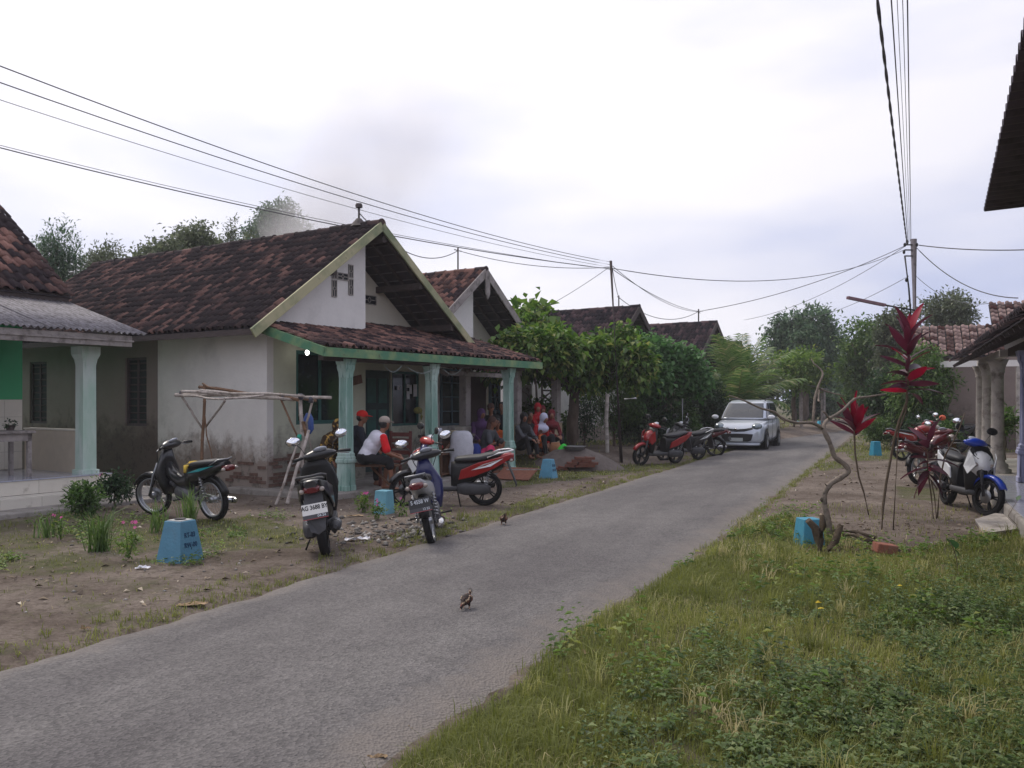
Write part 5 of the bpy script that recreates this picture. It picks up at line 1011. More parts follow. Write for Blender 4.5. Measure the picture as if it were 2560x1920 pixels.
# ================================================================ CAR
def build_car(label, loc, heading):
    e = thing('car', label, 'car', loc, R(heading)); PA = mat('silver_car_paint', s(190, 196, 206), .3, .04, 4, metal=.35, coat=.7); DG = mat('car_glass', (.03, .034, .04), .06, .1, spec=.7)
    st = [(2.10, .30, .56, .50), (2.06, .24, .70, .64), (1.96, .20, .80, .74), (1.75, .19, .90, .80), (1.35, .19, .965, .825), (.95, .19, 1.03, .83), (0, .19, 1.03, .835), (-1.2, .19, 1.05, .835), (-1.85, .22, 1.08, .82), (-2.04, .30, 1.05, .76), (-2.08, .4, .95, .7)]
    MB().loft([ring_yz(x, 0, (a + b) / 2, w, (b - a) / 2, 36, 5) for x, a, b, w in st]).build('body', PA, e)
    lv = [(1.00, -2.03, 1.22, .80), (1.06, -2.02, 1.12, .79), (1.25, -1.99, .86, .755), (1.42, -1.93, .58, .715), (1.54, -1.86, .36, .675), (1.61, -1.76, .18, .62), (1.645, -1.62, .02, .53), (1.66, -1.4, -.2, .4)]
    def pt(i, t, off=0.0):
        z, x0, x1, w = lv[i]; c, q = math.cos(t), math.sin(t); rx, ry = (x1 - x0) / 2 + off, w + off
        return Vector(((x0 + x1) / 2 + math.copysign(abs(c) ** (1 / 3), c) * rx, math.copysign(abs(q) ** (1 / 3), q) * ry, z))
    tt = [2 * math.pi * j / 48 for j in range(48)]; MB().loft([[pt(i, t) for t in tt] for i in range(len(lv))]).build('roof', PA, e)
    def patch(n, a0, a1, i0, i1, m, off=.006, k=10, bev=0):
        mb = MB(); k1 = k + 1; mb.add([pt(i, R(a0 + (a1 - a0) * j / k), off) for i in range(i0, i1 + 1) for j in range(k1)], [(i * k1 + j, i * k1 + j + 1, (i + 1) * k1 + j + 1, (i + 1) * k1 + j) for i in range(i1 - i0) for j in range(k)], True); return mb.build(n, m, e)
    patch('windscreen', -37, 37, 1, 4, DG, .008, 14); patch('rear_window', 145, 215, 2, 4, DG, .008)
    for sg in (1, -1):
        for a0, a1 in ((56, 80), (83, 108), (111, 128)): patch('side_window', sg * a0, sg * a1, 1, 4, DG, .006, 6)
        MB().tube([(.15, sg * .60, 1.62), (.0, sg * .63, 1.69), (-1.3, sg * .63, 1.69), (-1.5, sg * .6, 1.64)], .018, 6).build('roof_rail', GREYP, e)
        m_ = MB().ell((.98, sg * .93, 1.08), (.07, .12, .075), 12, 8).build('wing_mirror', mat('mirror_white', s(225, 226, 230), .25, .03), e); MB().tube([(.96, sg * .8, 1.04), (.98, sg * .88, 1.06)], .02, 6).build('mirror_arm', GREYP, m_)
        for x in (-.62, .42): MB().ell((x, sg * .84, .9), (.085, .02, .02), 10, 6).build('door_handle', CHROME, e)
        mb = MB()
        for x in (1.0, .0, -.98): mb.box((x - .004, sg * .830, .25), (x + .004, sg * .8385, 1.0))
        mb.box((-.98, sg * .83, .25), (1.0, sg * .8385, .258)); mb.build('door_seam', BLACKP, e)
        MB().ell((1.87, sg * .60, .78), (.19, .17, .115), 16, 10, Matrix.Rotation(R(-sg * 28), 3, 'Z') @ Matrix.Rotation(R(16), 3, 'Y')).build('headlight', mat('headlamp', s(112, 124, 130), .08, .2, 8, metal=.4, coat=1), e)
        MB().ell((2.0, sg * .60, .42), (.05, .08, .055), 12, 8).build('fog_lamp', GREYP, e)
        for x in (1.30, -1.355):
            a_ = MB().lathe([(.0, .0), (.375, .0), (.385, .008)], 30, (0, 0, 0), 'y').xf(Matrix.Translation((x, sg * .834, .345)) @ Matrix.Scale(sg, 4, (0, 1, 0))).build('wheel_arch', BLACKP, e)
            w = MB(); w.lathe([(.0, .0), (.2, -.004), (.215, .012), (.21, .016)], 26, (0, 0, 0), 'y'); 
            for k in range(5): a = k * 2 * math.pi / 5; w.beam((.03 * math.cos(a), .02, .03 * math.sin(a)), (.2 * math.cos(a), .014, .2 * math.sin(a)), .045, .03, (0, 1, 0))
            w = w.xf(Matrix.Translation((x, sg * .842, .305)) @ Matrix.Scale(sg, 4, (0, 1, 0))).build('wheel', RIMS, e); MB().lathe([(.205, .03), (.21, .036), (.29, .034), (.305, .015), (.305, -.17), (.2, -.17)], 36, (0, 0, 0), 'y', False).xf(Matrix.Translation((x, sg * .835, .305)) @ Matrix.Scale(sg, 4, (0, 1, 0))).build('tyre', RUB, w)
    for x in (1.30, -1.355): MB().lathe([(.29, -.7), (.29, .7)], 20, (x, 0, .305), 'y').build('axle', BLACKP, e)
    def nose(poly, off, n, m):     # panel wrapped on the bumper
        def X(y, z): return 2.105 - .3 * max(0, min(z, .7) - .56) - 1.0 * max(0, z - .70) - .12 * max(0, abs(y) - .45) + off
        return MB().add([(X(y, z), y, z) for y, z in poly], [tuple(range(len(poly)))]).build(n, m, e, solid=.012)
    g_ = nose([(-.5, .76), (-.25, .71), (0, .695), (.25, .71), (.5, .76), (.5, .70), (.25, .63), (0, .615), (-.25, .63), (-.5, .70)], .008, 'grille', BLACKP); MB().ell((2.125, 0, .70), (.012, .075, .035), 14, 8).build('emblem', CHROME, g_)
    nose([(-.52, .54), (-.2, .55), (.2, .55), (.52, .54), (.46, .34), (.36, .30), (-.36, .30), (-.46, .34)], .010, 'lower_intake', BLACKP)
    MB().loft([ring_xy(z, 1.85, 0, rx, ry, 30, 3.2) for z, rx, ry in ((.16, .24, .66), (.19, .27, .72), (.25, .255, .70))]).build('front_lip', PA, e)
    MB().box((2.13, -.2, .31), (2.142, .2, .42)).build('number_plate', mat('plate_grey', s(190, 195, 195), .4, .05), e)
    MB().box((.9, -.5, 1.035), (1.15, .4, 1.045)).build('wiper', BLACKP, e); return e
fx = Vector((7.66, 28.75, 0)); dcar = Vector((math.cos(R(245)), math.sin(R(245)), 0)); build_car('silver people carrier parked facing us on the left road edge', fx - dcar * 1.30 + Vector((0, 0, .0)), 245)

# ================================================================ PEOPLE
SKIN = mat('skin', s(138, 94, 72), .55, .08, 9, .1, 60); HAIR = mat('hair', (.012, .01, .01), .5, .3, 30)
def ik(a, b, l1, l2, bend):
    a, b = Vector(a), Vector(b); d = b - a; L_ = min(d.length, l1 + l2 - .003); d.normalize(); x = (l1 * l1 - l2 * l2 + L_ * L_) / (2 * L_); h = math.sqrt(max(l1 * l1 - x * x, 0)); bd = Vector(bend); bd = (bd - d * bd.dot(d)).normalized(); return a + d * x + bd * h
def person(label, loc, facing, hs=.45, lean=20, feet=((.45, .12), (.45, -.12)), hands=None, top=None, bottom=None, head='hair', headm=None, look=0, nod=0, long_sleeve=False, long_legs=True, scale=1.0, detail=False, sleeve=None, hide_skirt=None, group=None, stand=False, feetz=0.0, brim=0, badge=None):
    e = thing('person', label, 'person', loc, R(facing), group=group, scale=scale); vx = .010 if detail else .017; body, shirt, pants, slv = MB(), MB(), MB(), MB()
    pel = Vector((0, 0, hs + .1)); la = R(lean); sp = Vector((math.sin(la), 0, math.cos(la))); bow = Vector((-math.cos(la), 0, math.sin(la))) * .035
    c1 = pel + sp * .2 + bow; c2 = pel + sp * .36 + bow; nk = pel + sp * .5; hn = R(lean * .35 + nod); hd = nk + Vector((math.sin(hn), 0, math.cos(hn))) * .17 + Vector((.02, 0, 0))
    for m, g in ((body, 0), (shirt, .014)):
        m.ell(pel + sp * .04, (.125 + g, .16 + g, .13 + g), 14, 9); m.ell(c1, (.115 + g, .145 + g, .15 + g), 14, 9); m.ell(c2, (.12 + g, .165 + g, .15 + g), 14, 9)
        for sg in (1, -1): m.cap(nk + Vector((0, sg * .04, -.05)), nk + Vector((.0, sg * .165, -.06)), .06 + g, .055 + g)
        m.cap(pel + sp * .02, c2, .13 + g, .13 + g, 14)
    body.cap(nk - sp * .06, hd, .055, .05)
    RM = Matrix.Rotation(R(look), 3, 'Z') @ Matrix.Rotation(hn * .6, 3, 'Y')
    def H(x, y, z): return hd + RM @ Vector((x, y, z))
    body.ell(hd + RM @ Vector((0, 0, .03)), (.092, .077, .1), 14, 10, RM); body.ell(H(.03, 0, -.03), (.062, .058, .078), 12, 8, RM); body.cap(H(.092, 0, .02), H(.108, 0, -.012), .010, .014, 6); body.ell(H(.072, 0, -.052), (.024, .03, .01), 8, 5)
    for sg in (1, -1): body.ell(H(-.005, sg * .078, .0), (.02, .012, .032), 8, 6)
    ey = MB(); 
    for sg in (1, -1): ey.ell(H(.082, sg * .031, .018), (.012, .015, .008), 8, 6); ey.cap(H(.088, sg * .018, .042), H(.078, sg * .052, .04), .006, .004, 5)
    for i, sg in enumerate((1, -1)):
        hip = pel + Vector((0, sg * .09, 0)); f = Vector((feet[i][0], feet[i][1], feetz + .08 + (feet[i][2] if len(feet[i]) > 2 else 0))); kn = ik(hip, f, .42, .42, (.6, sg * .12, 1) if not stand else (1, 0, 0)); ft = Vector((f.x - hip.x, f.y - hip.y, 0)); ft = ft.normalized() if ft.length > .05 else Vector((1, 0, 0)); ft = (ft + Vector((1, 0, 0))).normalized()
        body.cap(hip, kn, .08, .052); body.cap(kn, f, .052, .036); body.cap(f + Vector((-.02, 0, -.045)), f + ft * .15 + Vector((0, 0, -.055)), .034, .024)
        if detail:
            for q in range(5): o_ = Vector((-ft.y, ft.x, 0)) * (q - 2) * .015; body.cap(f + ft * .15 + o_ + Vector((0, 0, -.058)), f + ft * (.185 - abs(q - 2) * .008) + o_ + Vector((0, 0, -.064)), .010, .009, 6)
        pants.cap(hip, kn, .098, .074)
        if long_legs: pants.cap(kn, f + (kn - f) * .12, .072, .056)
        else: pants.cap(kn, kn + (f - kn) * .18, .075, .078)
        sh = nk + Vector((0, sg * .175, -.055)); hh = Vector(hands[i]) if hands else kn + Vector((.04, -sg * .02, .08)); el = ik(sh, hh, .28, .26, (-.6, sg * .7, -.5))
        body.cap(sh, el, .048, .036); body.cap(el, hh, .038, .024)
        dh = (hh - el).normalized(); fd = (dh + Vector((.3, 0, -.75))).normalized(); sd_ = fd.cross(Vector((0, 0, 1))).normalized(); pc = hh + dh * .045; body.ell(pc, (.04, .04, .022), 10, 7); body.cap(hh, pc + fd * .02, .024, .03)
        for q, l in ((-1.5, .07), (-.5, .08), (.5, .075), (1.5, .058)):
            a = pc + fd * .035 + sd_ * q * .018; b = a + fd * l * .55 + Vector((.004, 0, -.006)); c = b + (fd + Vector((-.2, 0, -.9))).normalized() * l * .5; r_ = .0095 if detail else .011; body.cap(a, b, r_, r_ * .92, 6); body.cap(b, c, r_ * .92, r_ * .78, 6)
        t0 = pc - sd_ * sg * .03; body.cap(t0, t0 - sd_ * sg * .03 + fd * .035, .012, .010, 6)
        m = slv if sleeve else shirt
        if long_sleeve: m.cap(sh, el, .066, .052); m.cap(el, el.lerp(hh, .88), .052, .04)
        else: m.cap(sh, sh.lerp(el, .78), .068, .072)
    pants.ell(pel + Vector((.0, 0, -.01)), (.145, .175, .125), 14, 9)
    link('body', remesh(body, vx, 'body', SKIN, 4), e); link('eyes', ey.mesh('eyes', mat('dark_eye', (.02, .015, .012), .4, 0)), e)
    link('shirt', remesh(shirt, vx * 1.15, 'shirt', top, 3), e); link('trousers', remesh(pants, vx * 1.2, 'trousers', bottom, 4), e)
    if sleeve: link('sleeves', remesh(slv, vx * 1.1, 'sleeves', sleeve, 3), e)
    hm = MB()
    if head == 'hair': hm.ell(H(-.018, 0, .045), (.098, .088, .098), 16, 10, RM); hm.ell(H(-.05, 0, .0), (.062, .08, .09), 12, 8, RM); nm = 'hair'
    elif head == 'longhair': hm.ell(H(-.018, 0, .045), (.1, .09, .1), 16, 10, RM); hm.cap(H(-.06, 0, .02), H(-.09, 0, -.16), .075, .06); nm = 'hair'
    elif head == 'cap':
        MB().ell(H(-.03, 0, .01), (.078, .083, .085), 14, 9, RM).build('hair', HAIR, e); hm.ell(H(-.004, 0, .062), (.107, .09, .082), 18, 10, RM); nm = 'cap'
        v = []
        for k in range(9): a = R(-60 + 15 * k); v += [H(.06 * math.cos(a) + .02, .078 * math.sin(a), .055), H(.105 + .085 * math.cos(a) * (1 if abs(k - 4) < 4 else .7), .072 * math.sin(a), .035)]
        MB().add(v, [(2 * k, 2 * k + 1, 2 * k + 3, 2 * k + 2) for k in range(8)]).build('cap_peak', headm, e, solid=.008)
    else:
        hm.ell(H(-.012, 0, .032), (.112, .098, .124), 16, 11, RM); hm.cap(H(-.02, 0, -.07), nk + Vector((.02, 0, -.04)), .075, .10, 14); hm.ell(nk + Vector((.02, 0, -.08)), (.16, .19, .12), 14, 8); nm = 'headscarf'
    if head == 'hijab': link(nm, remesh(hm, .014, nm, headm, 3), e); body2 = MB().ell(H(.066, 0, -.006), (.046, .052, .072), 12, 9, RM); body2.cap(H(.108, 0, .015), H(.118, 0, -.012), .008, .011, 6); body2.build('face', SKIN, e)
    else: hm.build(nm, headm or HAIR, e)
    if badge: 
        q = c2 + Vector((math.cos(la), 0, -math.sin(la))) * .14; mb = MB().ell(q + Vector((0, 0, -.02)), (.02, .075, .055), 12, 8); mb.build('shirt_print', badge, e)
    return e
def cloth(n, c, **k): return mat('cloth_' + n, c, .9, .12, 7, .35, 22, **k)
CW, CR, CNV, CBK, CPU, COR, CMA, CGY, CPK, CBR, CBG = cloth('white', s(214, 212, 222)), cloth('red', s(215, 22, 32)), cloth('navy', s(34, 38, 50)), cloth('black', s(34, 33, 36)), cloth('purple', s(96, 62, 112)), cloth('orange', s(190, 88, 30)), cloth('maroon', s(110, 32, 40)), cloth('grey', s(88, 90, 96)), cloth('pink', s(215, 55, 105)), cloth('brown', s(88, 62, 54)), cloth('beige', s(200, 180, 150))
CR_SHADE = cloth('shaded_red', s(165, 18, 30)); BATIK = mat('batik_cloth', s(62, 46, 30), .9, .2, 11, .3, 20, col2=s(205, 165, 85), c2pos=(.52, .6)); FLORAL = mat('floral_cloth', s(190, 50, 55), .9, .2, 16, .2, 20, col2=s(150, 120, 125), c2pos=(.5, .58)); CAPG = cloth('cap_grey', s(165, 152, 142)); WHJ = cloth('pale_scarf', s(190, 192, 215)); RCAP = cloth('cap_red', s(215, 40, 35)); BLP = mat('checked_shorts', s(24, 24, 28), .9, .2, 5, col2=s(70, 72, 78), c2pos=(.6, .68))  # first red is darkened to carry the shade on the seated women
def pat(px, Y, z=0.1): return Vector(((px - CX) * Y / F, Y, z))
person('man in white shirt with red sleeves and grey cap leaning forward on the porch bench', pat(912, 14.75, .1), 12, .47, 38, ((.34, .2), (.46, -.16)), ((.56, .12, .60), (.58, -.13, .56)), CW, BLP, 'cap', CAPG, look=35, nod=-10, long_legs=False, detail=True, sleeve=CR)
person('man in navy jacket and red cap sitting behind the front column', pat(884, 15.7, .1), 5, .47, 14, ((.42, .12), (.42, -.14)), ((.40, .10, .66), (.40, -.1, .64)), CNV, CBK, 'cap', RCAP, look=-8, long_sleeve=True, detail=True)
person('person in brown and yellow batik bent over beside the bamboo rack', pat(826, 15.25, .1), -60, .42, 32, ((.4, .14), (.4, -.14)), ((.42, .12, .5), (.42, -.12, .5)), BATIK, BATIK, 'hijab', BATIK, long_sleeve=True, nod=28)
gl = 'people sitting under the porch roof'
person('woman in purple headscarf sitting left of the far column', pat(1200, 20.2, .15), -75, .40, 12, ((.4, .12), (.4, -.12)), None, CPU, CBR, 'hijab', CPU, long_sleeve=True, look=20, group=gl)
person('brown-haired person in dark clothes sitting with back half turned', pat(1212, 19.2, .15), -20, .25, 18, ((.42, .14), (.42, -.1)), None, CGY, CNV, 'longhair', CBR, look=10, group=gl)
person('man in dark cap sitting behind the orange shirt', pat(1228, 21.3, .25), -95, .42, 8, ((.4, .12), (.4, -.12)), None, CBK, CBK, 'cap', CBR, long_sleeve=True, group=gl)
person('person with black hair and black clothes beside the far column', pat(1258, 21.6, .25), -110, .45, 8, ((.4, .12), (.4, -.12)), None, CBK, CBK, 'hair', None, long_sleeve=True, group=gl)
person('child in orange t-shirt with a pink print, sitting', pat(1243, 20.3, .15), -88, .24, 14, ((.36, .16), (.36, -.16)), ((.3, .12, .3), (.3, -.12, .3)), COR, FLORAL, 'hair', None, scale=.95, group=gl, badge=CPK)
person('person in pink shirt bending forward behind the red scooter', pat(1196, 18.4, .1), -15, .2, 62, ((.38, .14), (.38, -.14)), ((.62, .1, .22), (.6, -.12, .2)), CPK, CNV, 'hair', None, nod=10, scale=.9, group=gl, long_sleeve=True)
gr = 'people sitting on the grass by the planter'
person('girl in dark grey hooded top with black and white scarf hugging her knees', pat(1302, 20.9, .25), -50, .2, 10, ((.48, .12), (.48, -.12)), ((.50, .08, .46), (.5, -.08, .46)), CGY, CBK, 'hijab', CBK, look=-20, long_sleeve=True, group=gr)
person('person in black behind the hooded girl', pat(1318, 21.8, .25), -60, .22, 12, ((.4, .12), (.4, -.12)), None, CBK, CBK, 'hair', None, long_sleeve=True, group=gr)
person('woman in bright red headscarf sitting highest by the planter', pat(1338, 22.0, .25), -50, .42, 8, ((.42, .12), (.42, -.12)), None, CR_SHADE, CBR, 'hijab', CR_SHADE, long_sleeve=True, look=-30, group=gr)
person('woman in pale blue headscarf and red blouse with a child in her arms', pat(1343, 21.2, .25), -45, .2, 16, ((.42, .16), (.42, -.14)), ((.32, .06, .34), (.3, -.08, .34)), CR_SHADE, CBK, 'hijab', WHJ, nod=16, long_sleeve=True, group=gr)
person('small child in orange held by the woman in the pale scarf', pat(1357, 20.95, .42), 160, .1, 10, ((.2, .1), (.2, -.1)), ((.2, .08, .25), (.2, -.08, .25)), COR, COR, 'hair', CBR, scale=.55)
person('person in dark brown headscarf behind the red headscarf', pat(1352, 22.5, .25), -70, .36, 8, ((.4, .12), (.4, -.12)), None, CBR, CBK, 'hijab', CMA, long_sleeve=True, group=gr)
person('woman in maroon headscarf and blouse at the right end of the group', pat(1372, 21.9, .25), -60, .26, 12, ((.48, .1), (.48, -.14)), ((.45, .06, .5), (.46, -.06, .5)), CMA, CBK, 'hijab', CMA, long_sleeve=True, look=-30, group=gr)
person('man in beige shirt standing with his back to us beside the far motorcycle', Vector(((2224 - CX) * 42.5 / F, 42.5, 0)), 60, .82, 4, ((.02, .1), (-.04, -.1)), ((.12, .2, .9), (.12, -.2, .9)), CBG, CBK, 'hair', None, stand=True, long_sleeve=True, scale=.97)

# ================================================================ CHICKENS
def chicken(label, loc, heading, sc=1.0, spread=1.0):
    e = thing('chicken', label, 'chicken', loc, R(heading), scale=sc); FE = mat('feathers', (.025, .016, .014), .8, .3, 14, .4, 40, col2=s(190, 165, 135), c2pos=(.56, .6), dirt=(.16, .06, .035), dscale=17, dpos=(.5, .62)); LG = mat('chicken_leg', s(190, 145, 115), .6, .1)
    b = MB().ell((0, 0, .20), (.105, .062, .07), 14, 9, Matrix.Rotation(R(14), 3, 'Y')).ell((.05, 0, .185), (.055, .05, .058), 12, 8).cap((.08, 0, .2), (.145, 0, .14), .032, .02).ell((.155, 0, .125), (.024, .018, .02), 10, 7)
    for sg in (1, -1): b.cap((0, sg * .034, .17), (-.008, sg * .04, .115), .028, .013, 8); b.ell((-.01, sg * .055, .205), (.075, .014, .045), 10, 6)
    b.cap((-.08, 0, .22), (-.115, 0, .285), .026, .012, 8); link('body', remesh(b, .006, 'body', FE, 2), e)
    mb = MB()
    for k in range(5): mb.add([(-.08, (k - 2) * .006, .23), (-.11, (k - 2) * .011 + .008, .28), (-.135 + .01 * abs(k - 2), (k - 2) * .014, .33 - .01 * abs(k - 2)), (-.135, (k - 2) * .011, .27)], [(0, 1, 2, 3)])
    mb.build('tail', FE, e, solid=.003)
    for sg in (1, -1):
        x0 = .02 * sg * spread; mb = MB().tube([(-.008, sg * .04, .12), (x0 * .4, sg * .042, .07), (x0, sg * .044, .012)], [.008, .0055, .005], 6)
        for a in (-35, 0, 35): mb.tube([(x0, sg * .044, .010), (x0 + .04 * math.cos(R(a)), sg * .044 + .04 * math.sin(R(a)), .004)], [.005, .003], 5)
        mb.tube([(x0, sg * .044, .01), (x0 - .022, sg * .044, .004)], [.004, .003], 5); mb.build('leg', LG, e)
    MB().cap((.165, 0, .118), (.185, 0, .108), .007, .003, 6).build('beak', LG, e); MB().ell((.155, 0, .148), (.016, .004, .012), 8, 5).build('comb', mat('comb', (.4, .03, .03), .6, .1), e); return e
chicken('brown and white chicken pecking in the middle of the road', at(1166, 1529, .022), -112, .60)
chicken('small dark chicken walking at the left edge of the road', at(1259, 1314, .0), 105, .70)
# ================================================================ TREES AND SHRUBS
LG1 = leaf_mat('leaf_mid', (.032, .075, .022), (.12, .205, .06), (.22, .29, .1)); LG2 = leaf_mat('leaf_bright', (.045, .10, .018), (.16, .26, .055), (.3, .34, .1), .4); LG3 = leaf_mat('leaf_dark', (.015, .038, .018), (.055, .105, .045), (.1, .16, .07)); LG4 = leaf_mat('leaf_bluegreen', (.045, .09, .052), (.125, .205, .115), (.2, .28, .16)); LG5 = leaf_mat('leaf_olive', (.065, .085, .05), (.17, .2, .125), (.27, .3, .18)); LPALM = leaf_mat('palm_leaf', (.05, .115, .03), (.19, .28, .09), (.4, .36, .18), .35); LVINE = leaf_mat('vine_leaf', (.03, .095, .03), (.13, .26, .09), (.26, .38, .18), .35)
def tpx(name, label, cat, px, top, bot, hw, Y, n, ln, lm, k=9, rr=.5, group=None, base=None, tr=.1, dz=1.0, seed=0, **kw):
    """crown spanning rows top..bot and half-width hw (photograph pixels) at distance Y"""
    X = (px - CX) * Y / F; z1 = H0 + (HY - top) * Y / F; z0 = max(.15, H0 + (HY - bot) * Y / F); g = hz(X, Y); rx = hw * Y / F; rz = (z1 - z0) / 2; c = (0, 0, (z0 + z1) / 2 - g)
    return tree(name, label, cat, (X, Y, g), blobcluster(c, (rx, rx * dz, rz), k, rr, seed), n, ln, lm, max(.3, z0 - g + rz * .3), tr, group, seed=seed, **kw)
bgl = 'trees rising behind the roofs on the left'
tpx('tree', 'blue-green feathery tree above the left roof', 'tree', 134, 578, 800, 62, 31, 9000, .17, LG4, 8, .55, bgl, seed=1, asp=.3, gap=.25, spread=2.6, tr=.16)
tpx('tree', 'thin pale tree between the left roof and the mossy roof', 'tree', 255, 622, 740, 56, 33, 4200, .17, LG5, 7, .5, bgl, seed=2, asp=.32, gap=.5, spread=3)
tpx('tree', 'broad olive tree spreading over the far end of the mossy roof', 'tree', 400, 612, 760, 92, 31, 8500, .17, LG5, 9, .5, bgl, seed=3, gap=.4, spread=2.6)
tpx('tree', 'taller olive tree crown above the middle of the mossy roof', 'tree', 500, 562, 720, 78, 33, 8000, .17, LG5, 8, .5, bgl, seed=4, gap=.38, spread=2.6)
tpx('young_tree', 'thin wispy sapling sticking up above the mossy roof', 'tree', 578, 548, 690, 16, 32, 700, .15, LG5, 6, .45, bgl, seed=5, gap=.3, asp=.35, tr=.05)
tpx('young_tree', 'small leafy sapling just left of the smoke', 'tree', 612, 590, 690, 24, 33, 900, .16, LG5, 6, .45, bgl, seed=6, gap=.35, tr=.05)
tpx('tree', 'tall round tree half veiled by smoke behind the mossy ridge', 'tree', 690, 502, 700, 72, 44, 9000, .2, LG4, 9, .5, bgl, seed=7, gap=.2, spread=2.6, tr=.2)
# behind the second house, papaya-like big leaves
tpx('papaya_tree', 'light green broad-leaved tree rising behind the second house', 'tree', 1318, 772, 900, 60, 27.5, 1500, .34, LG2, 8, .5, None, seed=8, asp=.75, gap=.2, spread=1.6, droop=.4, per=4)
# pruned flat-topped tree in front of the third house
X, Y = (1434 - CX) * 24.5 / F, 24.5; g = hz(X, Y); bl = []
for px, py, hw, hh in ((1300, 905, 40, 45), (1350, 880, 45, 62), (1400, 905, 45, 55), (1452, 925, 50, 52), (1510, 915, 52, 52), (1555, 880, 46, 60), (1585, 915, 40, 50), (1330, 825, 32, 40), (1480, 885, 45, 35)):
    bl.append((((px - 1434) * Y / F, rnd.uniform(-.6, .6), H0 + (HY - py) * Y / F - g), (hw * Y / F, hw * Y / F * 1.1, hh * Y / F), 1))
for px, py, hw, hh, dy in ((1290, 880, 42, 42, -2.2), (1345, 868, 50, 40, -2.4), (1400, 880, 50, 42, -2.0), (1250, 905, 34, 30, -2.0)): bl.append((((px - CX) * (Y + dy) / F - X, dy, H0 + (HY - py) * (Y + dy) / F - g), (hw * Y / F, hw * Y / F * 1.3, hh * Y / F), .9))  # extra lobes brought forward so the crown shades the seated group
t_ = tree('pruned_tree', 'pruned flat-topped tree with big drooping leaves and a dark knobbly trunk by the sand heap', 'tree', (X, Y, g), bl, 15500, .20, leaf_mat('leaf_pruned', (.034, .088, .016), (.15, .26, .055), (.34, .35, .12), .38), 2.0, .16, asp=.6, droop=.7, gap=.06, spread=1.7, seed=9, per=5)
# vine arbour and the undergrowth along the hedge
X, Y = (1660 - CX) * 27.5 / F, 27.5; bl = []
for px, py, hw, hh in ((1590, 885, 48, 40), (1640, 885, 50, 42), (1695, 905, 52, 45), (1735, 940, 38, 50), (1620, 940, 55, 55), (1680, 960, 55, 50), (1600, 1000, 45, 50)): bl.append((((px - 1660) * Y / F, rnd.uniform(-.5, .5), H0 + (HY - py) * Y / F), (hw * Y / F, hw * Y / F * 1.2, hh * Y / F), 1))
tree('vine_arbour', 'rounded canopy of dense vine leaves hanging over the row of scooters', 'vine', (X, Y, 0), bl, 11000, .17, LVINE, 1.9, .09, asp=.7, droop=.35, gap=.08, spread=1.5, seed=10, shell=.72)
hg = 'shrubs along the hedge behind the scooters'
tpx('shrub', 'feathery bamboo-like shrub behind the grey bamboo post', 'shrub', 1535, 930, 1105, 75, 26.5, 9000, .12, LG1, 9, .5, hg, seed=11, asp=.25, gap=.15, tr=.05, dz=.6)
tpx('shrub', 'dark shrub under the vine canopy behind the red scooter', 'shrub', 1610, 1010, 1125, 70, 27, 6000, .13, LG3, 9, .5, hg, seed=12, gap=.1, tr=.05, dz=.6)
tpx('shrub', 'bright green shrub with light leaf tips behind the black scooter', 'shrub', 1690, 1020, 1118, 55, 28, 4200, .12, LG1, 8, .5, hg, seed=13, gap=.15, tr=.04, dz=.7)
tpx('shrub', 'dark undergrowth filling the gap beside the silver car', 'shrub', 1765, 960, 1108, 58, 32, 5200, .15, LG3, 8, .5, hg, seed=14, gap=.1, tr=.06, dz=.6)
tpx('shrub', 'small leafy shrub beside the trunk of the pruned tree', 'shrub', 1405, 1040, 1110, 22, 25.5, 900, .14, LG1, 6, .5, hg, seed=15, gap=.3, tr=.03, asp=.4)
tpx('shrub', 'thin shrub with spread twigs against the pale wall', 'shrub', 1462, 980, 1110, 26, 26, 700, .13, LG3, 6, .5, hg, seed=35, gap=.35, tr=.03, asp=.4)
o = tpx('planter_shrub', 'bright leafy shrub growing on top of the tan parapet', 'shrub', 1346, 1012, 1058, 46, 23.9, 1500, .13, leaf_mat('leaf_planter', (.03, .075, .012), (.12, .2, .04), None, .3), 8, .5, None, seed=16, gap=.1, tr=.03, asp=.55, dz=.35)
# trees along the far road
tpx('tree', 'large round dark tree where the road bends away', 'tree', 2010, 772, 985, 95, 58, 15000, .30, LG4, 14, .42, None, seed=17, gap=.1, spread=2, tr=.3, shell=.6)
tpx('tree', 'light green bushy tree below the large round tree', 'tree', 1985, 880, 985, 75, 46, 6000, .22, LG2, 9, .5, None, seed=18, gap=.15, tr=.12)
tpx('tree', 'dense grey-green bush behind the palm', 'tree', 1880, 915, 1045, 70, 42, 5200, .22, LG5, 8, .5, None, seed=19, gap=.1, tr=.1)
tpx('tree', 'tall loose tree left of the power pole', 'tree', 2185, 800, 1010, 85, 46, 11000, .24, LG1, 13, .4, None, seed=20, gap=.32, spread=2.4, tr=.2)
tpx('tree', 'narrow upright tree just behind the power pole', 'tree', 2240, 770, 960, 45, 42, 4500, .22, LG5, 10, .4, None, seed=21, gap=.35, spread=2.6, tr=.14)
tpx('tree', 'leafy tree standing in front of the red-brown roof', 'tree', 2305, 860, 1075, 72, 28.5, 8500, .16, LG1, 11, .45, None, seed=22, gap=.15, tr=.12, asp=.38, droop=.3)
tpx('tree', 'dark-leaved tree beneath the power pole', 'tree', 2235, 930, 1085, 60, 31, 6500, .18, LG3, 9, .5, None, seed=23, gap=.12, tr=.12)
tpx('tree', 'sparse tree showing above the red-brown roof', 'tree', 2370, 738, 850, 58, 44, 4200, .22, LG5, 9, .45, None, seed=24, gap=.35, spread=2.6, tr=.14)
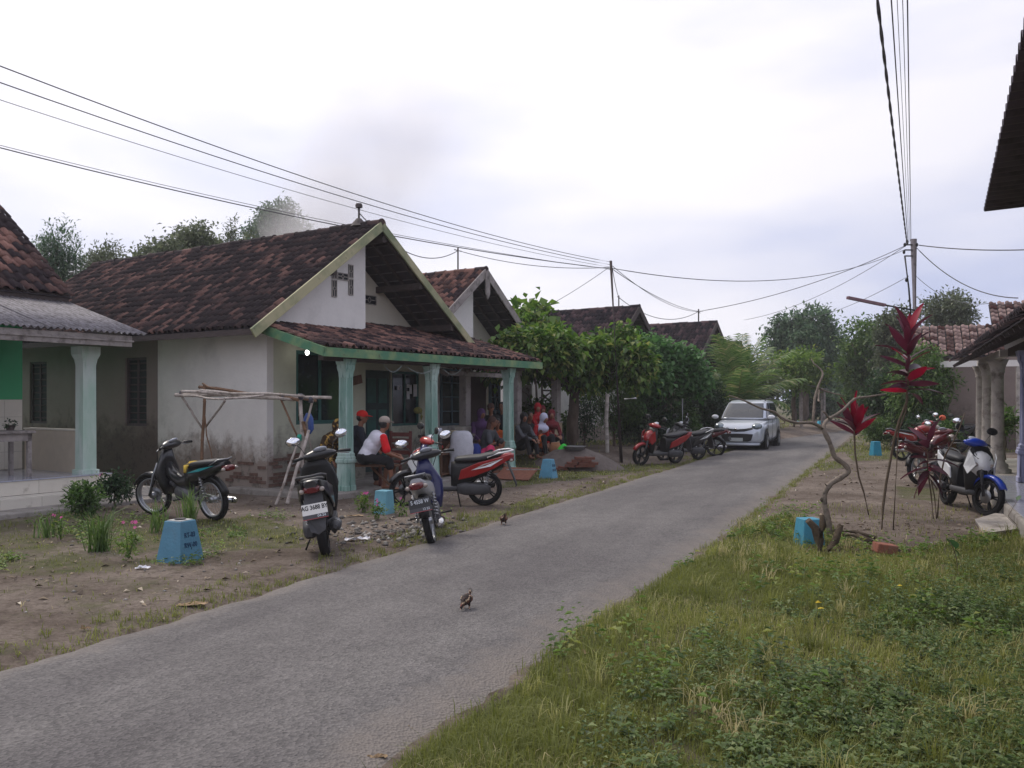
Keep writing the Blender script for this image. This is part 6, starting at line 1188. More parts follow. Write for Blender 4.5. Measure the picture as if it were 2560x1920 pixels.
tpx('shrub', 'round green bush by the turquoise marker at the yard edge', 'shrub', 2196, 1048, 1118, 34, 29, 2600, .10, LG1, 8, .5, None, seed=25, gap=.1, tr=.03)
tpx('shrub', 'dark shrub behind the red motorcycles', 'shrub', 2330, 1040, 1135, 62, 27, 5200, .12, LG3, 9, .5, None, seed=26, gap=.12, tr=.04, dz=.6)
tpx('shrub', 'green shrub with an orange flower behind the parked motorcycles', 'shrub', 2365, 1055, 1120, 30, 24.5, 1500, .11, LG1, 7, .5, None, seed=27, gap=.15, tr=.03)
MB().ell((0, 0, 0), (.09, .09, .08), 9, 6).build('flower', mat('orange_flower', s(200, 90, 60), .8, .2), [o for o in bpy.data.objects if o.get('label', '').startswith('green shrub with an orange')][0]).location = (-.35, -.5, 1.15)
tpx('shrub', 'leafy green plant on the porch before the lime wall', 'shrub', 2512, 1030, 1080, 18, 22, 500, .16, LG1, 6, .5, None, seed=28, gap=.2, tr=.03, asp=.4)
tpx('tree', 'dark tree mass closing the view at the far bend', 'tree', 2095, 930, 1058, 75, 72, 5000, .38, LG4, 9, .5, None, seed=29, gap=.05, tr=.2)
tpx('tree', 'dark low tree behind the tin shelter', 'tree', 2020, 965, 1062, 62, 62, 4200, .32, LG3, 9, .5, None, seed=30, gap=.05, tr=.2)
tpx('tree', 'mid green tree right of the far bend', 'tree', 2170, 940, 1075, 50, 52, 3800, .26, LG1, 8, .5, None, seed=31, gap=.1, tr=.15)
# far-off wood behind the village, one mass
v_, f_, r_ = [], [], []; nv_ = 0
bl = [((x, 95 + rnd.uniform(-6, 14), 2.5), (6, 5, 4.2 + rnd.uniform(-1.2, 1.0)), 1) for x in range(-95, 100, 6) if not 30 < x < 33]
v, f, r = sprig_cloud(bl, 36000, .6, .55, 6, 2, gap=.05, shell=.4)
tag(link('distant_wood', mesh_np('distant_wood', v, f, LG3, False, {'rnd': r})), kind='stuff', label='far-off belt of trees behind the village', cat='wood')

# ---------------------------------------------------------------- young coconut palm with drooping fronds
def frond(parent, base, az, el, ln, m, name='frond', droopk=1.0, lw=.045, ll=.55, n=40):
    pts = []; p = Vector(base); d = Vector((math.cos(az) * math.cos(el), math.sin(az) * math.cos(el), math.sin(el))); k = 14
    for i in range(k + 1): pts.append(p.copy()); p = p + d * ln / k; d = (d + Vector((0, 0, -.11 * droopk * (.4 + i / k)))).normalized()
    mb = MB().tube(pts, [.028 * (1 - .8 * i / k) + .004 for i in range(k + 1)], 5); rach = mb.build(name, mat('palm_rachis', s(120, 125, 60), .6, .2), parent)
    C, D, Nn, Ls = [], [], [], []
    for j in range(n):
        t = .12 + .88 * j / n; q = t * k; i = min(int(q), k - 1); c = pts[i].lerp(pts[i + 1], q - i); ax = (pts[i + 1] - pts[i]).normalized(); sd_ = ax.cross(Vector((0, 0, 1))).normalized(); u_ = sd_.cross(ax)
        for sg in (1, -1): C.append(c); D.append((sd_ * sg * .8 + ax * .65 + u_ * rnd.uniform(-.05, .25) + Vector((0, 0, -.22))).normalized()); Nn.append((u_ + sd_ * sg * .3).normalized()); Ls.append(ll * math.sin(math.pi * (.12 + .8 * t)) ** .7 * rnd.uniform(.85, 1.1))
    C, D, Nn, Ls = np.array(C), np.array(D), np.array(Nn), np.array(Ls); sdv = unit(np.cross(D, Nn)); l = Ls[:, None]; w = lw
    v = np.stack([C - sdv * w * .3, C + sdv * w * .3, C + D * l * .5 + sdv * w * .5 - np.array([0, 0, .04]) * l, C + D * l * .5 - sdv * w * .5 - np.array([0, 0, .04]) * l, C + D * l - np.array([0, 0, .28]) * l], 1).reshape(-1, 3); kk = np.arange(len(C))[:, None] * 5
    f = np.concatenate([kk + np.array(a) for a in ((0, 1, 2), (0, 2, 3), (3, 2, 4))]); link('leaflets', mesh_np('leaflets', v, f, m, False, {'rnd': np.tile(rng.uniform(0, .85, len(C)), 3)}), rach)
pb = Vector(((1845 - CX) * 33 / F, 33, 0)); pm = thing('coconut_palm', 'young coconut palm with splayed fronds behind the silver car', 'palm', pb)
MB().tube([(0, 0, -.1), (.03, 0, .6), (0, .02, 1.2)], [.16, .13, .1], 9).build('trunk', BARKL, pm)
LDRY = leaf_mat('palm_dry', (.12, .10, .04), (.26, .22, .10), (.4, .33, .2), .3)
for i in range(20):
    a = i * 2.4 + .3; frond(pm, (0, 0, 1.3), a, R(rnd.choice([84, 76, 68, 60, 50, 42])), rnd.uniform(2.4, 3.1), LPALM, droopk=rnd.uniform(.5, 1.0), lw=.042, ll=.85, n=44)
for az, el, ln in ((R(190), R(30), 2.4), (R(10), R(42), 2.4), (R(170), R(15), 2.0), (R(-75), R(25), 1.8), (R(-30), R(25), 1.7)): frond(pm, (0, 0, 1.0), az, el, ln, LDRY if el < R(28) else LPALM, name='frond', droopk=1.3)

# ---------------------------------------------------------------- bare frangipani in the right foreground
def ppath(pxs, Y0, Y1): return [P(x, y, Y0 + (Y1 - Y0) * i / (len(pxs) - 1)) for i, (x, y) in enumerate(pxs)]
fb = G(2075, 1345); FY = fb.y; ft = thing('frangipani_tree', 'leafless crooked frangipani with pale forked branches in the right foreground', 'tree', (fb.x, FY, 0)); FM = mat('frangipani_bark', s(128, 116, 104), .85, .25, 16, .5, 50, dirt=s(72, 64, 56), dscale=14)
def fr(pxs, Y0, Y1, r0, r1, nm='branch', n=9):
    pts = [p - ft.location for p in ppath(pxs, Y0, Y1)]; k = len(pts)
    sm = []; 
    for i in range(k - 1):
        p0, p1, p2, p3 = pts[max(i - 1, 0)], pts[i], pts[i + 1], pts[min(i + 2, k - 1)]
        for t in (0, .33, .66): sm.append(.5 * ((2 * p1) + (p2 - p0) * t + (2 * p0 - 5 * p1 + 4 * p2 - p3) * t * t + (3 * p1 - p0 - 3 * p2 + p3) * t ** 3))
    sm.append(pts[-1]); q = len(sm); MB().tube(sm, [(r0 + (r1 - r0) * i / (q - 1)) * (1 + .10 * math.sin(i * 2.3) + rnd.uniform(-.09, .09)) for i in range(q)], n).build(nm, FM, ft)
fr([(2078, 1352), (2070, 1300), (2060, 1247), (2072, 1214), (2099, 1196), (2121, 1179), (2111, 1160), (2087, 1142), (2075, 1108), (2057, 1072)], FY, FY, .036, .027, 'trunk')
fr([(2057, 1072), (2030, 1057), (1990, 1057), (1954, 1045), (1936, 1030), (1900, 1020), (1864, 1003), (1823, 989)], FY, FY - .7, .022, .008); fr([(2032, 1058), (2035, 1027), (2037, 996), (2047, 962), (2057, 936), (2049, 921), (2035, 909), (2028, 897)], FY - .05, FY + .25, .019, .006)
fr([(2047, 970), (2070, 980), (2095, 986), (2110, 990)], FY + .1, FY + .3, .011, .006); fr([(2048, 975), (2046, 1000), (2050, 1004)], FY + .1, FY - .1, .012, .009); fr([(2057, 1074), (2062, 1058), (2073, 1047), (2105, 1027), (2136, 998), (2170, 992), (2215, 985)], FY, FY + .6, .026, .010)
fr([(2073, 1047), (2066, 1036), (2058, 1029)], FY, FY - .1, .012, .010); fr([(1955, 1047), (1962, 1056), (1950, 1060)], FY - .35, FY - .3, .009, .006); fr([(2057, 1255), (2052, 1249), (2056, 1242)], FY, FY - .05, .012, .008); fr([(2068, 1215), (2062, 1209)], FY, FY - .06, .010, .006)

# ---------------------------------------------------------------- red-leaved cordylines: every leaf is a part
def cleaf(m, w=.075, l=.5, bend=.35):
    mb = MB(); k = 7; v = []
    for i in range(k + 1):
        t = i / k; ww = w * .5 * (math.sin(math.pi * min(1, t * .92 + .08)) ** .8) * (1 if t < .98 else .1) + .004; x = l * t; z = -bend * l * t * t * .5; v += [(x, -ww, z + .015), (x, 0, z), (x, ww, z + .015)]
    mb.add(v, [(3 * i, 3 * i + 3, 3 * i + 4, 3 * i + 1) for i in range(k)] + [(3 * i + 1, 3 * i + 4, 3 * i + 5, 3 * i + 2) for i in range(k)], True); return mb.mesh('leaf', m)
CB = [cleaf(leaf_mat('cordy_red', (.16, .006, .02), (.36, .012, .04), None, .4, .35), .098, .40, b) for b in (.1, .3, .6)]; CDk = [cleaf(leaf_mat('cordy_maroon', (.035, .012, .02), (.115, .024, .045), None, .3, .3), .092, .40, b) for b in (.2, .6, 1.0)]
STEM = mat('cordy_stem', s(92, 78, 62), .85, .3, 30, .5, 60, stretch=(1, 1, 3))
def cordy(label, stems, crowns):
    b = stems[0][0][0]; base = G(*b); e = thing('cordyline', label, 'plant', (base.x, base.y, 0)); 
    for pxs, r0, r1 in stems:
        pts = [P(x, y, base.y) - e.location for x, y in pxs]; pts[0].z = -.03; MB().tube(pts, [r0 + (r1 - r0) * i / (len(pts) - 1) for i in range(len(pts))], 7).build('stem', STEM, e)
    for (x0, y0), (x1, y1), n, mix, sz, spread, up in crowns:
        a, c = P(x0, y0, base.y) - e.location, P(x1, y1, base.y) - e.location
        for i in range(n):
            t = i / max(1, n - 1); p = a.lerp(c, t); az = i * 2.4 + .6; el = R(up[0] + (up[1] - up[0]) * t + rnd.uniform(-9, 9)); me = rnd.choice(CB if rnd.random() < mix[0] + (mix[1] - mix[0]) * t else CDk)
            sc_ = sz * rnd.uniform(.8, 1.15); link('leaf', me, e, p, Euler((rnd.uniform(-.9, .9), -el, az), 'XYZ'), sc_)
    return e
cordy('small cordyline with bright crimson leaves on a thin stem, left of the tall one', [([(2173, 1289), (2159, 1229), (2147, 1193), (2138, 1136), (2136, 1092), (2135, 1068)], .012, .014)], [((2136, 1088), (2134, 1058), 15, (.4, .9), 1.08, 1, (38, 80))])
cordy('tall cordyline with dark maroon and crimson leaves in the middle of the bed', [([(2203, 1338), (2207, 1271), (2215, 1211), (2226, 1151), (2235, 1099), (2247, 1054), (2266, 1006), (2270, 960), (2272, 840)], .017, .012), ([(2232, 1115), (2246, 1078), (2264, 1030), (2270, 990)], .009, .010)], [((2269, 985), (2273, 838), 32, (.05, .34), .92, 1, (0, 76))])
cordy('low cordyline with drooping dark maroon leaves in front of the motorcycles', [([(2334, 1300), (2328, 1240), (2322, 1195), (2318, 1160), (2322, 1110)], .010, .010), ([(2342, 1298), (2336, 1240), (2328, 1200)], .009, .009)], [((2321, 1195), (2322, 1095), 24, (.0, .15), .86, 1, (-40, 72))])
def stick(name, label, pxs, r0, r1, cat='plant', leaves=()):
    base = G(*pxs[0]); e = thing(name, label, cat, (base.x, base.y, 0)); pts = [P(x, y, base.y) - e.location for x, y in pxs]; pts[0].z = -.03
    MB().tube(pts, [r0 + (r1 - r0) * i / (len(pts) - 1) for i in range(len(pts))], 6).build('stem', STEM, e)
    for (x, y), sc_, m in leaves:
        p = P(x, y, base.y) - e.location; link('leaf', m, e, p, Euler((rnd.uniform(-.4, .4), rnd.uniform(.2, 1.0), rnd.uniform(0, 6.28))), sc_)
    return e
GLF = cleaf(leaf_mat('green_leaf', (.03, .08, .03), (.07, .15, .06), None, .35), .12, .16, .6)
stick('bare_stem', 'tall leafless stem leaning right in front of the white scooter', [(2343, 1296), (2350, 1200), (2362, 1140), (2385, 1100), (2400, 1068), (2412, 1032)], .014, .006)
stick('seedling', 'thin seedling with one broad green leaf near the concrete apron', [(2397, 1450), (2392, 1400), (2384, 1372), (2372, 1350)], .004, .003, leaves=[((2372, 1350), .9, GLF), ((2386, 1375), .35, GLF)])
stick('seedling', 'thin dry seedling at the right frame edge over the porch step', [(2555, 1340), (2540, 1310), (2520, 1290), (2550, 1240)], .005, .002, leaves=[((2550, 1240), .5, GLF)])
# weedy clumps and flowers on the left verge
def clump(label, px, py, n, h, m, name='grass_clump', w=.018):
    b = at(px, py); e_x = b.x + rng.normal(0, .06, n); e_y = b.y + rng.normal(0, .05, n); v, f = blades(e_x, e_y, h * rng.uniform(.5, 1.1, n), np.full(n, w), 1.0); v = v - np.array([b.x, b.y, 0])
    o = link(name, mesh_np(name, v, f, m, False, {'rnd': np.tile(rng.uniform(.3, .9, n), 3)})); o.location = (b.x, b.y, 0); tag(o, label, 'plant')
TALLG = leaf_mat('tall_grass', (.06, .11, .03), (.17, .26, .08), None, .35)
clump('tall arching grass clump between the steps and the blue marker', 250, 1378, 70, .62, TALLG); clump('tall grass clump growing beside the rear wheel of the old motorcycle', 474, 1318, 60, .62, TALLG); clump('thin grass clump in front of the old motorcycle', 395, 1330, 34, .5, TALLG); clump('thin upright grass clump at the far left of the bed', 122, 1345, 26, .42, TALLG)
tpx('bush', 'dark leafy bush in front of the cream tiled steps', 'bush', 206, 1212, 1318, 34, 11.3, 900, .085, LG1, 7, .5, None, seed=32, gap=.25, tr=.015, asp=.4, spread=1.8)
tpx('bush', 'low green bush at the corner of the tiled porch', 'bush', 288, 1190, 1255, 36, 12.9, 900, .075, LG3, 7, .5, None, seed=33, gap=.2, tr=.015, asp=.45)
PINK = mat('pink_petal', s(225, 90, 165), .7, .1)
def flower(px, py, h, label, nleaf=70, nf=3, m=PINK):
    b = at(px, py); e = thing('flower_plant', label, 'flower', b); mb = MB()
    tops = [Vector((rnd.uniform(-.09, .09), rnd.uniform(-.06, .06), h * rnd.uniform(.8, 1.05))) for _ in range(nf)]
    for t in tops: mb.tube([(0, 0, 0), t * .5 + Vector((.01, 0, 0)), t], .004, 5)
    mb.build('stem', TALLG, e); v, f, r = sprig_cloud([((0, 0, h * .45), (.09, .08, h * .42), 1)], nleaf, .06, .4, 4, 1.2, shell=.2); link('foliage', mesh_np('foliage', v, f, WEED, False, {'rnd': r}), e)
    pm_ = MB()
    for k in range(5): a = k * 1.257; pm_.add([(0, 0, 0), (.014 * math.cos(a - .4), .014 * math.sin(a - .4), .004), (.021 * math.cos(a), .021 * math.sin(a), .002), (.014 * math.cos(a + .4), .014 * math.sin(a + .4), .004)], [(0, 1, 2, 3)])
    me = pm_.mesh('blossom', m)
    for t in tops: link('blossom', me, e, t, (R(60) + rnd.uniform(-.4, .4), 0, rnd.uniform(-.6, .6)))
flower(322, 1400, .38, 'pink-flowered plant immediately left of the blue marker', 120, 5); flower(152, 1350, .30, 'pink periwinkle at the far left of the bed', 60, 3); flower(252, 1262, .55, 'tall pink flower by the corner of the tiled porch', 40, 2); flower(488, 1352, .2, 'small pink flower right of the blue marker', 50, 2)
flower(905, 1282, .30, 'pink flower plant left of the pale blue marker by the porch', 160, 4); flower(945, 1300, .26, 'pink flower plant in front of the pale blue marker by the porch', 130, 3); flower(1005, 1290, .25, 'leafy plant right of the pale blue marker by the porch', 90, 1)
# ================================================================ MARKER POSTS
def bluem(i, c): return mat('marker_blue_%d' % i, c, .75, .14, 4, .3, 40, dirt=tuple(q * .6 + .05 for q in c), dscale=5, dpos=(.5, .78))
def marker(label, loc, rz, c, i, w=.335, wt=.215, h=.42, l1=None, l2=None, lid=True, ts=.068):
    e = thing('marker_post', label, 'marker post', loc, rz); b = MB().loft([[Vector((sx * q / 2, sy * q / 2, z)) for sx, sy in ((-1, -1), (1, -1), (1, 1), (-1, 1))] for z, q in ((-.05, w + .02), (0, w), (h, wt))], smooth=False).build('body', bluem(i, c), e, bevel=.008)
    if lid: MB().box((-wt / 2 + .02, -wt / 2 + .02, h + .001), (wt / 2 - .02, wt / 2 - .02, h + .008)).build('top_face', mat('pale_marker_top', s(190, 190, 185), .8, .1), e); MB().lathe([(.03, h + .006), (.055, h + .012), (.06, h + .02), (.05, h + .014)], 12).build('wire_loop', BLACKP, e)
    if l1:
        sl_ = math.atan2((w - wt) / 2, h)
        for t, z in ((l1, h * .66), (l2, h * .42)):
            o = link('lettering', text_mesh(t, ts, mat('marker_ink', s(22, 60, 92), .7, .1), .0008, .002, spacing=1.02), e); y = -(w / 2 - (w - wt) / 2 * z / h) - .003; o.location = (0, y, z); o.rotation_euler = (R(90) - sl_, 0, 0); o.scale = (.85, 1, 1)
    return e
q = G(418, 1412); ml_ = marker('nearest blue concrete marker post lettered RT-03 on the left verge', (q.x + .03, q.y + .26, -.01), WA, s(84, 134, 158), 0, l1='RT-03', l2='RW-00')
MB().tube([(.0, -.152, .13), (.006, -.150, .15), (-.014, -.147, .17)], .003, 4).build('paint_drip', mat('marker_ink', s(22, 60, 92)), ml_)
q = G(955, 1289); marker('pale blue marker post half hidden by flowers between the two scooters', (q.x, q.y + .2, 0), WA, s(112, 168, 184), 1, .23, .19, .34, lid=False)
q = G(1372, 1196); marker('blue marker post with dark lettering standing before the sand heap', (q.x, q.y + .2, hz(q.x, q.y + .2)), WA, s(98, 158, 186), 2, .32, .19, .40, l1='RT-03', l2='RW-05', ts=.075, lid=False)
q = G(2036, 1368); marker('turquoise marker post behind the stump at the foot of the frangipani', (q.x, q.y + .18, 0), R(8), s(66, 142, 168), 3, .265, .21, .30, lid=False)
q = G(2196, 1140); marker('turquoise marker post at the edge of the right-hand yard by the round bush', (q.x, q.y + .2, 0), R(5), s(44, 142, 172), 4, .27, .20, .42, lid=False)
for px, lb in ((1990, 'small turquoise marker post on the far left verge beyond the car'), (2052, 'distant turquoise marker post under the tin shelter')): q = G(px, 1069); marker(lb, (q.x, q.y, 0), 0, s(60, 170, 195), 5, .4, .3, .4, lid=False)

# ================================================================ BAMBOO RACK
BAM = mat('bamboo', s(176, 166, 158), .7, .2, 9, .2, 30, dirt=s(98, 84, 72), dscale=9, stretch=(3, 3, .6)); BAMB = mat('bamboo_brown', s(128, 98, 74), .75, .25, 9, .2, 30, dirt=s(80, 60, 48), dscale=9)
rk = thing('bamboo_rack', 'rickety bamboo pole rack standing before the white side wall', 'rack', (-4.2, 14.2, 0))
def pole(a, b, r, m=BAM, n=5):
    a, b = Vector(a), Vector(b); k = max(2, int((b - a).length / .3)); pts, rr = [], []
    for i in range(k):
        for t, q in ((0, 1.0), (.04, 1.22), (.08, 1.0)):
            u_ = (i + t) / k; w = math.sin(u_ * 9 + a.x * 7) * .012; pts.append(a.lerp(b, u_) + Vector((w, 0, w))); rr.append(r * q * (1 - .15 * u_))
    pts.append(b); rr.append(r * .85); return MB().tube([p - rk.location for p in pts], rr, 8).build('pole', m, rk)
def RP(px, py, Y): return P(px, py, Y)
YA, YBk = 14.6, 13.7
pole(RP(503, 1240, YA), RP(511, 961, YA), .030, BAMB); pole(RP(762, 1262, YBk), RP(750, 984, YBk), .036); pole(RP(690, 1262, 13.4), RP(755, 1078, YBk), .022); pole(RP(716, 1262, 13.3), RP(772, 1075, YBk - .1), .03)
for (a, b, ya, yb, r, m) in [((440, 986), (828, 994), 14.5, 13.6, .030, BAM), ((455, 978), (735, 1000), 14.3, 13.6, .028, BAM), ((497, 968), (790, 1002), 14.7, 14.0, .026, BAMB), ((500, 978), (760, 990), 14.2, 13.4, .022, BAM), ((447, 988), (560, 998), 14.6, 13.2, .018, BAM), ((560, 998), (700, 985), 13.2, 13.9, .018, BAM), ((700, 985), (745, 1000), 13.9, 13.5, .03, BAMB),
    ((456, 990), (505, 1070), 14.5, 14.6, .020, BAM), ((564, 1000), (514, 1068), 14.0, 14.6, .020, BAM), ((510, 1040), (534, 1175), 14.5, 14.5, .012, BAMB), ((700, 990), (748, 1100), 13.8, 13.7, .018, BAMB), ((782, 1000), (760, 1075), 13.7, 13.7, .020, BAM), ((765, 1060), (783, 1150), 13.8, 14.2, .014, BAM), ((757, 1055), (765, 1090), 13.6, 13.6, .03, BAMB), ((505, 960), (540, 972), 14.6, 14.2, .014, BAMB)]:
    pole(RP(*a, ya), RP(*b, yb), r, m)
TW = mat('twine', s(70, 70, 78), .9, .1); 
for px, py, Y, m in ((455, 984, 14.5, TW), (710, 994, 13.8, TW), (752, 992, 13.65, TW), (749, 1094, 13.65, mat('green_twine', s(40, 150, 125), .8, .1)), (778, 1000, 13.7, TW)): p = RP(px, py, Y) - rk.location; MB().lathe([(.05, -.03), (.056, -.01), (.054, .01), (.05, .03)], 10, p, 'x').build('lashing', m, rk)
o = MB().loft([ring_xy(z, 0, 0, rx, .05, 12, 2.4) for z, rx in ((0, .04), (.08, .09), (.25, .08), (.34, .035))]).build('plastic_bag', mat('blue_bag', s(55, 85, 150), .5, .2, 8)); o.location = RP(771, 1085, 13.9); tag(o, 'small blue plastic bag hanging on the bamboo rack', 'bag')

# ================================================================ PORCH FURNITURE AND GOODS
def bench(label, u, v, rz, l, hs, m, z=.1):
    e = thing('bench', label, 'bench', UV(u, v, z), UA + rz)
    for i in range(4): MB().box((-l / 2, -.16 + i * .082, hs - .03), (l / 2, -.085 + i * .082, hs)).build('slat', m, e, bevel=.004)
    for sx in (-1, 1):
        for sy in (-1, 1): MB().box((sx * (l / 2 - .1) - .025, sy * .13 - .025, 0), (sx * (l / 2 - .1) + .025, sy * .13 + .025, hs - .031)).build('leg', m, e)
        MB().beam((sx * (l / 2 - .1), -.13, .08), (sx * (l / 2 - .5), .13, hs - .06), .035, .035).build('brace', m, e)
    return e
q = pat(900, 14.9); uu, vv = toU(q.x, q.y); bench('low slatted wooden bench under the two seated men', uu, vv + .1, R(-62), 1.5, .43, WOOD)
q = pat(826, 15.35); uu, vv = toU(q.x, q.y); bench('brown wooden bench behind the bamboo rack', uu, vv, 0, 1.1, .40, WOOD)
def chair(label, p, rz, m):
    e = thing('chair', label, 'chair', p, rz); 
    for sx in (-1, 1): MB().box((sx * .2 - .022, .19, 0), (sx * .2 + .022, .235, .98)).build('rear_leg', m, e); MB().box((sx * .2 - .022, -.21, 0), (sx * .2 + .022, -.165, .42)).build('front_leg', m, e)
    MB().box((-.23, -.22, .421), (.23, .185, .45)).build('seat', m, e, bevel=.006)
    for z in (.55, .66, .77, .88): MB().box((-.178, .2, z), (.178, .222, z + .075)).build('back_rail', m, e)
    return e
chair('dark red-brown wooden chair standing between the men and the second column', pat(988, 15.6), R(-20), mat('red_wood', s(92, 46, 40), .5, .25, 6))
# dark counter with goods, crate, sacks under the middle of the porch
q = pat(1118, 17.9); e = thing('counter', 'dark wooden counter under the porch loaded with goods', 'counter', q, UA)
MB().box((-.62, -.28, .78), (.62, .28, .84)).build('worktop', WOODD, e, bevel=.006); MB().box((-.58, .2, 0), (.58, .24, .779)).build('back_panel', WOODD, e)
for sx in (-.56, .5): MB().box((sx, -.25, 0), (sx + .06, .25, .779)).build('side_panel', WOODD, e)
q = pat(1094, 17.4); e = thing('wooden_crate', 'open brown wooden crate holding red packets beside the white sack', 'crate', q, UA + .3)
for z in (.05, .45): MB().box((-.3, -.2, z), (.3, .2, z + .02)).build('shelf', WOOD, e)
for sx in (-.3, .28): MB().box((sx, -.2, .0), (sx + .02, .2, .72)).build('side_panel', WOOD, e)
MB().beam((-.28, -.2, .47), (.28, -.2, .70), .02, .05).build('brace', WOOD, e)
def sack(label, p, sx, sy, h, m, rz=0, name='sack'):
    mb = MB().loft([ring_xy(z * h, rnd.uniform(-.01, .01), 0, sx * k, sy * k, 20, 2.6) for z, k in ((0, .82), (.05, .98), (.2, 1.06), (.35, .99), (.42, .95), (.5, 1.02), (.62, 1.05), (.75, .97), (.88, .94), (.96, .8), (1.0, .55))]); o = mb.build(name, m); o.location = p; o.rotation_euler.z = rz; return tag(o, label, 'sack')
sack('tall white woven sack standing beside the crate', pat(1153, 17.6), .24, .2, .92, cloth('sack_white', s(196, 196, 204))); sack('small blue sack behind the tall white sack', pat(1184, 18.3), .16, .16, .62, cloth('sack_blue', s(40, 58, 130)))
for i, (px, z, dx, c, lb) in enumerate([(1092, .84, .13, s(205, 205, 215), 'white plastic bag lying on the left end of the counter'), (1112, .84, .08, s(60, 52, 52), 'dark box on the middle of the counter'), (1132, .84, .09, s(150, 140, 120), 'pale tin on the right end of the counter'), (1096, .58, .1, s(190, 35, 40), 'red packet hanging above the crate')]):
    o = MB().loft([ring_xy(k * dx, 0, 0, dx * (1 - .2 * k), dx * .7, 10, 2.4) for k in (0, .4, .8, 1.0)]).build('parcel', mat('parcel_%d' % i, c, .6, .2)); o.location = pat(px, 17.7 if i < 3 else 17.3, .1 + z + .002); tag(o, lb, 'parcel')
o = MB().ell((0, 0, 0), (.09, .09, .07), 10, 7).tube([(.05, 0, -.03), (.07, 0, -.12), (.06, .01, -.2)], [.04, .03, .01], 6).build('coconut_husk', mat('husk', s(120, 118, 58), .9, .3, 9, dirt=s(50, 42, 26), dscale=8)); o.location = P(1045, 1026, 17.2); tag(o, 'yellow-green husk hanging on a cord by the second column', 'husk')
MB().tube([P(1046, 930, 17.2), P(1045, 1024, 17.2)], .004, 4).build('cord', TW); tag(bpy.data.objects['cord'], 'thin cord holding the husk by the second column', 'cord')
o = MB().cbox((0, 0, 0), (.8, .5, .025)).build('board', mat('brown_board', s(128, 82, 64), .8, .2, 12, .2, 60), bevel=.004); q = G(1290, 1200); o.location = (q.x, q.y, .13); o.rotation_euler = (R(24), R(0), R(-28)); tag(o, 'red-brown board lying on the ground by the far column', 'board')
q = G(1335, 1175, .25); o = MB().box((-.35, -.02, 0), (.35, .02, .02)).build('stick_plank', GREYW); o.location = (q.x - .2, q.y, .25); tag(o, 'thin pale stick lying on the dark grass before the group', 'stick')
# wooden table with plant at the left porch
e = thing('table', 'old wooden table on the tiled porch at the far left', 'table', UV(6.75, 13.9, .452), UA)
MB().box((-.6, -.35, .68), (.52, .35, .72)).build('table_top', GREYW, e, bevel=.006)
for sx in (-.55, .42):
    for sy in (-.3, .24): MB().box((sx, sy, 0), (sx + .06, sy + .06, .679)).build('leg', GREYW, e)
MB().box((-.55, -.3, .56), (.48, -.27, .679)).build('apron_board', GREYW, e); MB().box((-.3, -.29, .12), (-.2, -.26, .559)).build('brace', GREYW, e)
e = thing('pot_plant', 'small dark pot plant on the table at the far left', 'plant', UV(7.08, 13.95, 1.173)); MB().lathe([(.05, 0), (.07, .08), (.075, .08)], 10).build('pot', WOODD, e); v, f, r = sprig_cloud([((0, 0, .12), (.11, .11, .08), 1)], 60, .05, .5, 4, 1); link('foliage', mesh_np('foliage', v, f, LG3, False, {'rnd': r}), e)

# ================================================================ SAND HEAP AND THINGS ROUND IT
sx_, sy_ = (1450 - CX) * 20.6 / F, 20.6; n = 28; vs, fs = [], []
for i in range(n + 1):
    for j in range(n + 1):
        x, y = (i / n - .5) * 2.6, (j / n - .5) * 1.8; r_ = math.hypot(x / 1.15, y / .8); z = .55 * max(0, 1 - r_ ** 1.5) ** 1.0 * (1 if r_ < 1 else 0) + .02 * math.sin(x * 9) * math.sin(y * 8) * (r_ < 1); vs.append((x, y, z - .04 + hz(sx_ + x, sy_ + y))); 
for i in range(n):
    for j in range(n): a = i * (n + 1) + j; fs.append((a, a + n + 1, a + n + 2, a + 1))
o = MB().add(vs, fs, True).build('sand_heap', mat('sand', s(104, 95, 90), .95, .15, 8, .6, 60, dirt=s(84, 76, 72), dscale=6)); o.location = (sx_, sy_, 0); tag(o, 'grey sand heap between the group and the pruned tree', 'sand heap')
o = MB().lathe([(.0, .0), (.17, .0), (.26, .09), (.275, .1), (.27, .105), (.165, .012), (0, .012)], 22).build('basin', RIMS); o.location = P(1437, 1126, 20.5); tag(o, 'metal basin lying on top of the sand heap', 'basin')
br = thing('brick_pile', 'low pile of dark red bricks at the foot of the sand heap', 'brick pile', (( 1462 - CX) * 19.9 / F, 19.9, 0)); me = MB().cbox((0, 0, 0), (.22, .105, .055)).mesh('brick', mat('pile_brick', s(120, 74, 62), .95, .25, 9, .5, 30, dirt=s(88, 72, 62), dscale=8))
for k in range(4):
    for i in range(3 - k // 2):
        for j in range(2): link('brick', me, br, (-.36 + i * .235 + k * .08 + rnd.gauss(0, .01), -.08 + j * .12, .03 + k * .058 + .1), (rnd.gauss(0, .04), rnd.gauss(0, .04), rnd.gauss(0, .12)))
for i in range(3): link('brick', me, br, (-.75 + i * .12, -.1 + i * .05, .04 + i * .02), (.1, .1 * i, rnd.uniform(0, 3)))
o = MB().loft([ring_xy(z, .1 * z, 0, rx, .1, 12, 2.4) for z, rx in ((0, .10), (.1, .11), (.2, .07), (.24, .03))]).build('plastic_bag', mat('green_bag', s(60, 220, 70), .5, .1)); o.location = P(1402, 1133, 20.7); o.rotation_euler.y = .3; tag(o, 'bright green plastic bag beside the sand heap', 'bag')
o = MB().loft([ring_xy(z, -.05 * z, 0, rx, .12, 12, 2.4) for z, rx in ((0, .16), (.15, .17), (.3, .1))]).build('sack', cloth('tan_sack', s(150, 105, 75))); o.location = P(1390, 1137, 20.9); tag(o, 'small tan sack leaning by the green bag', 'sack')
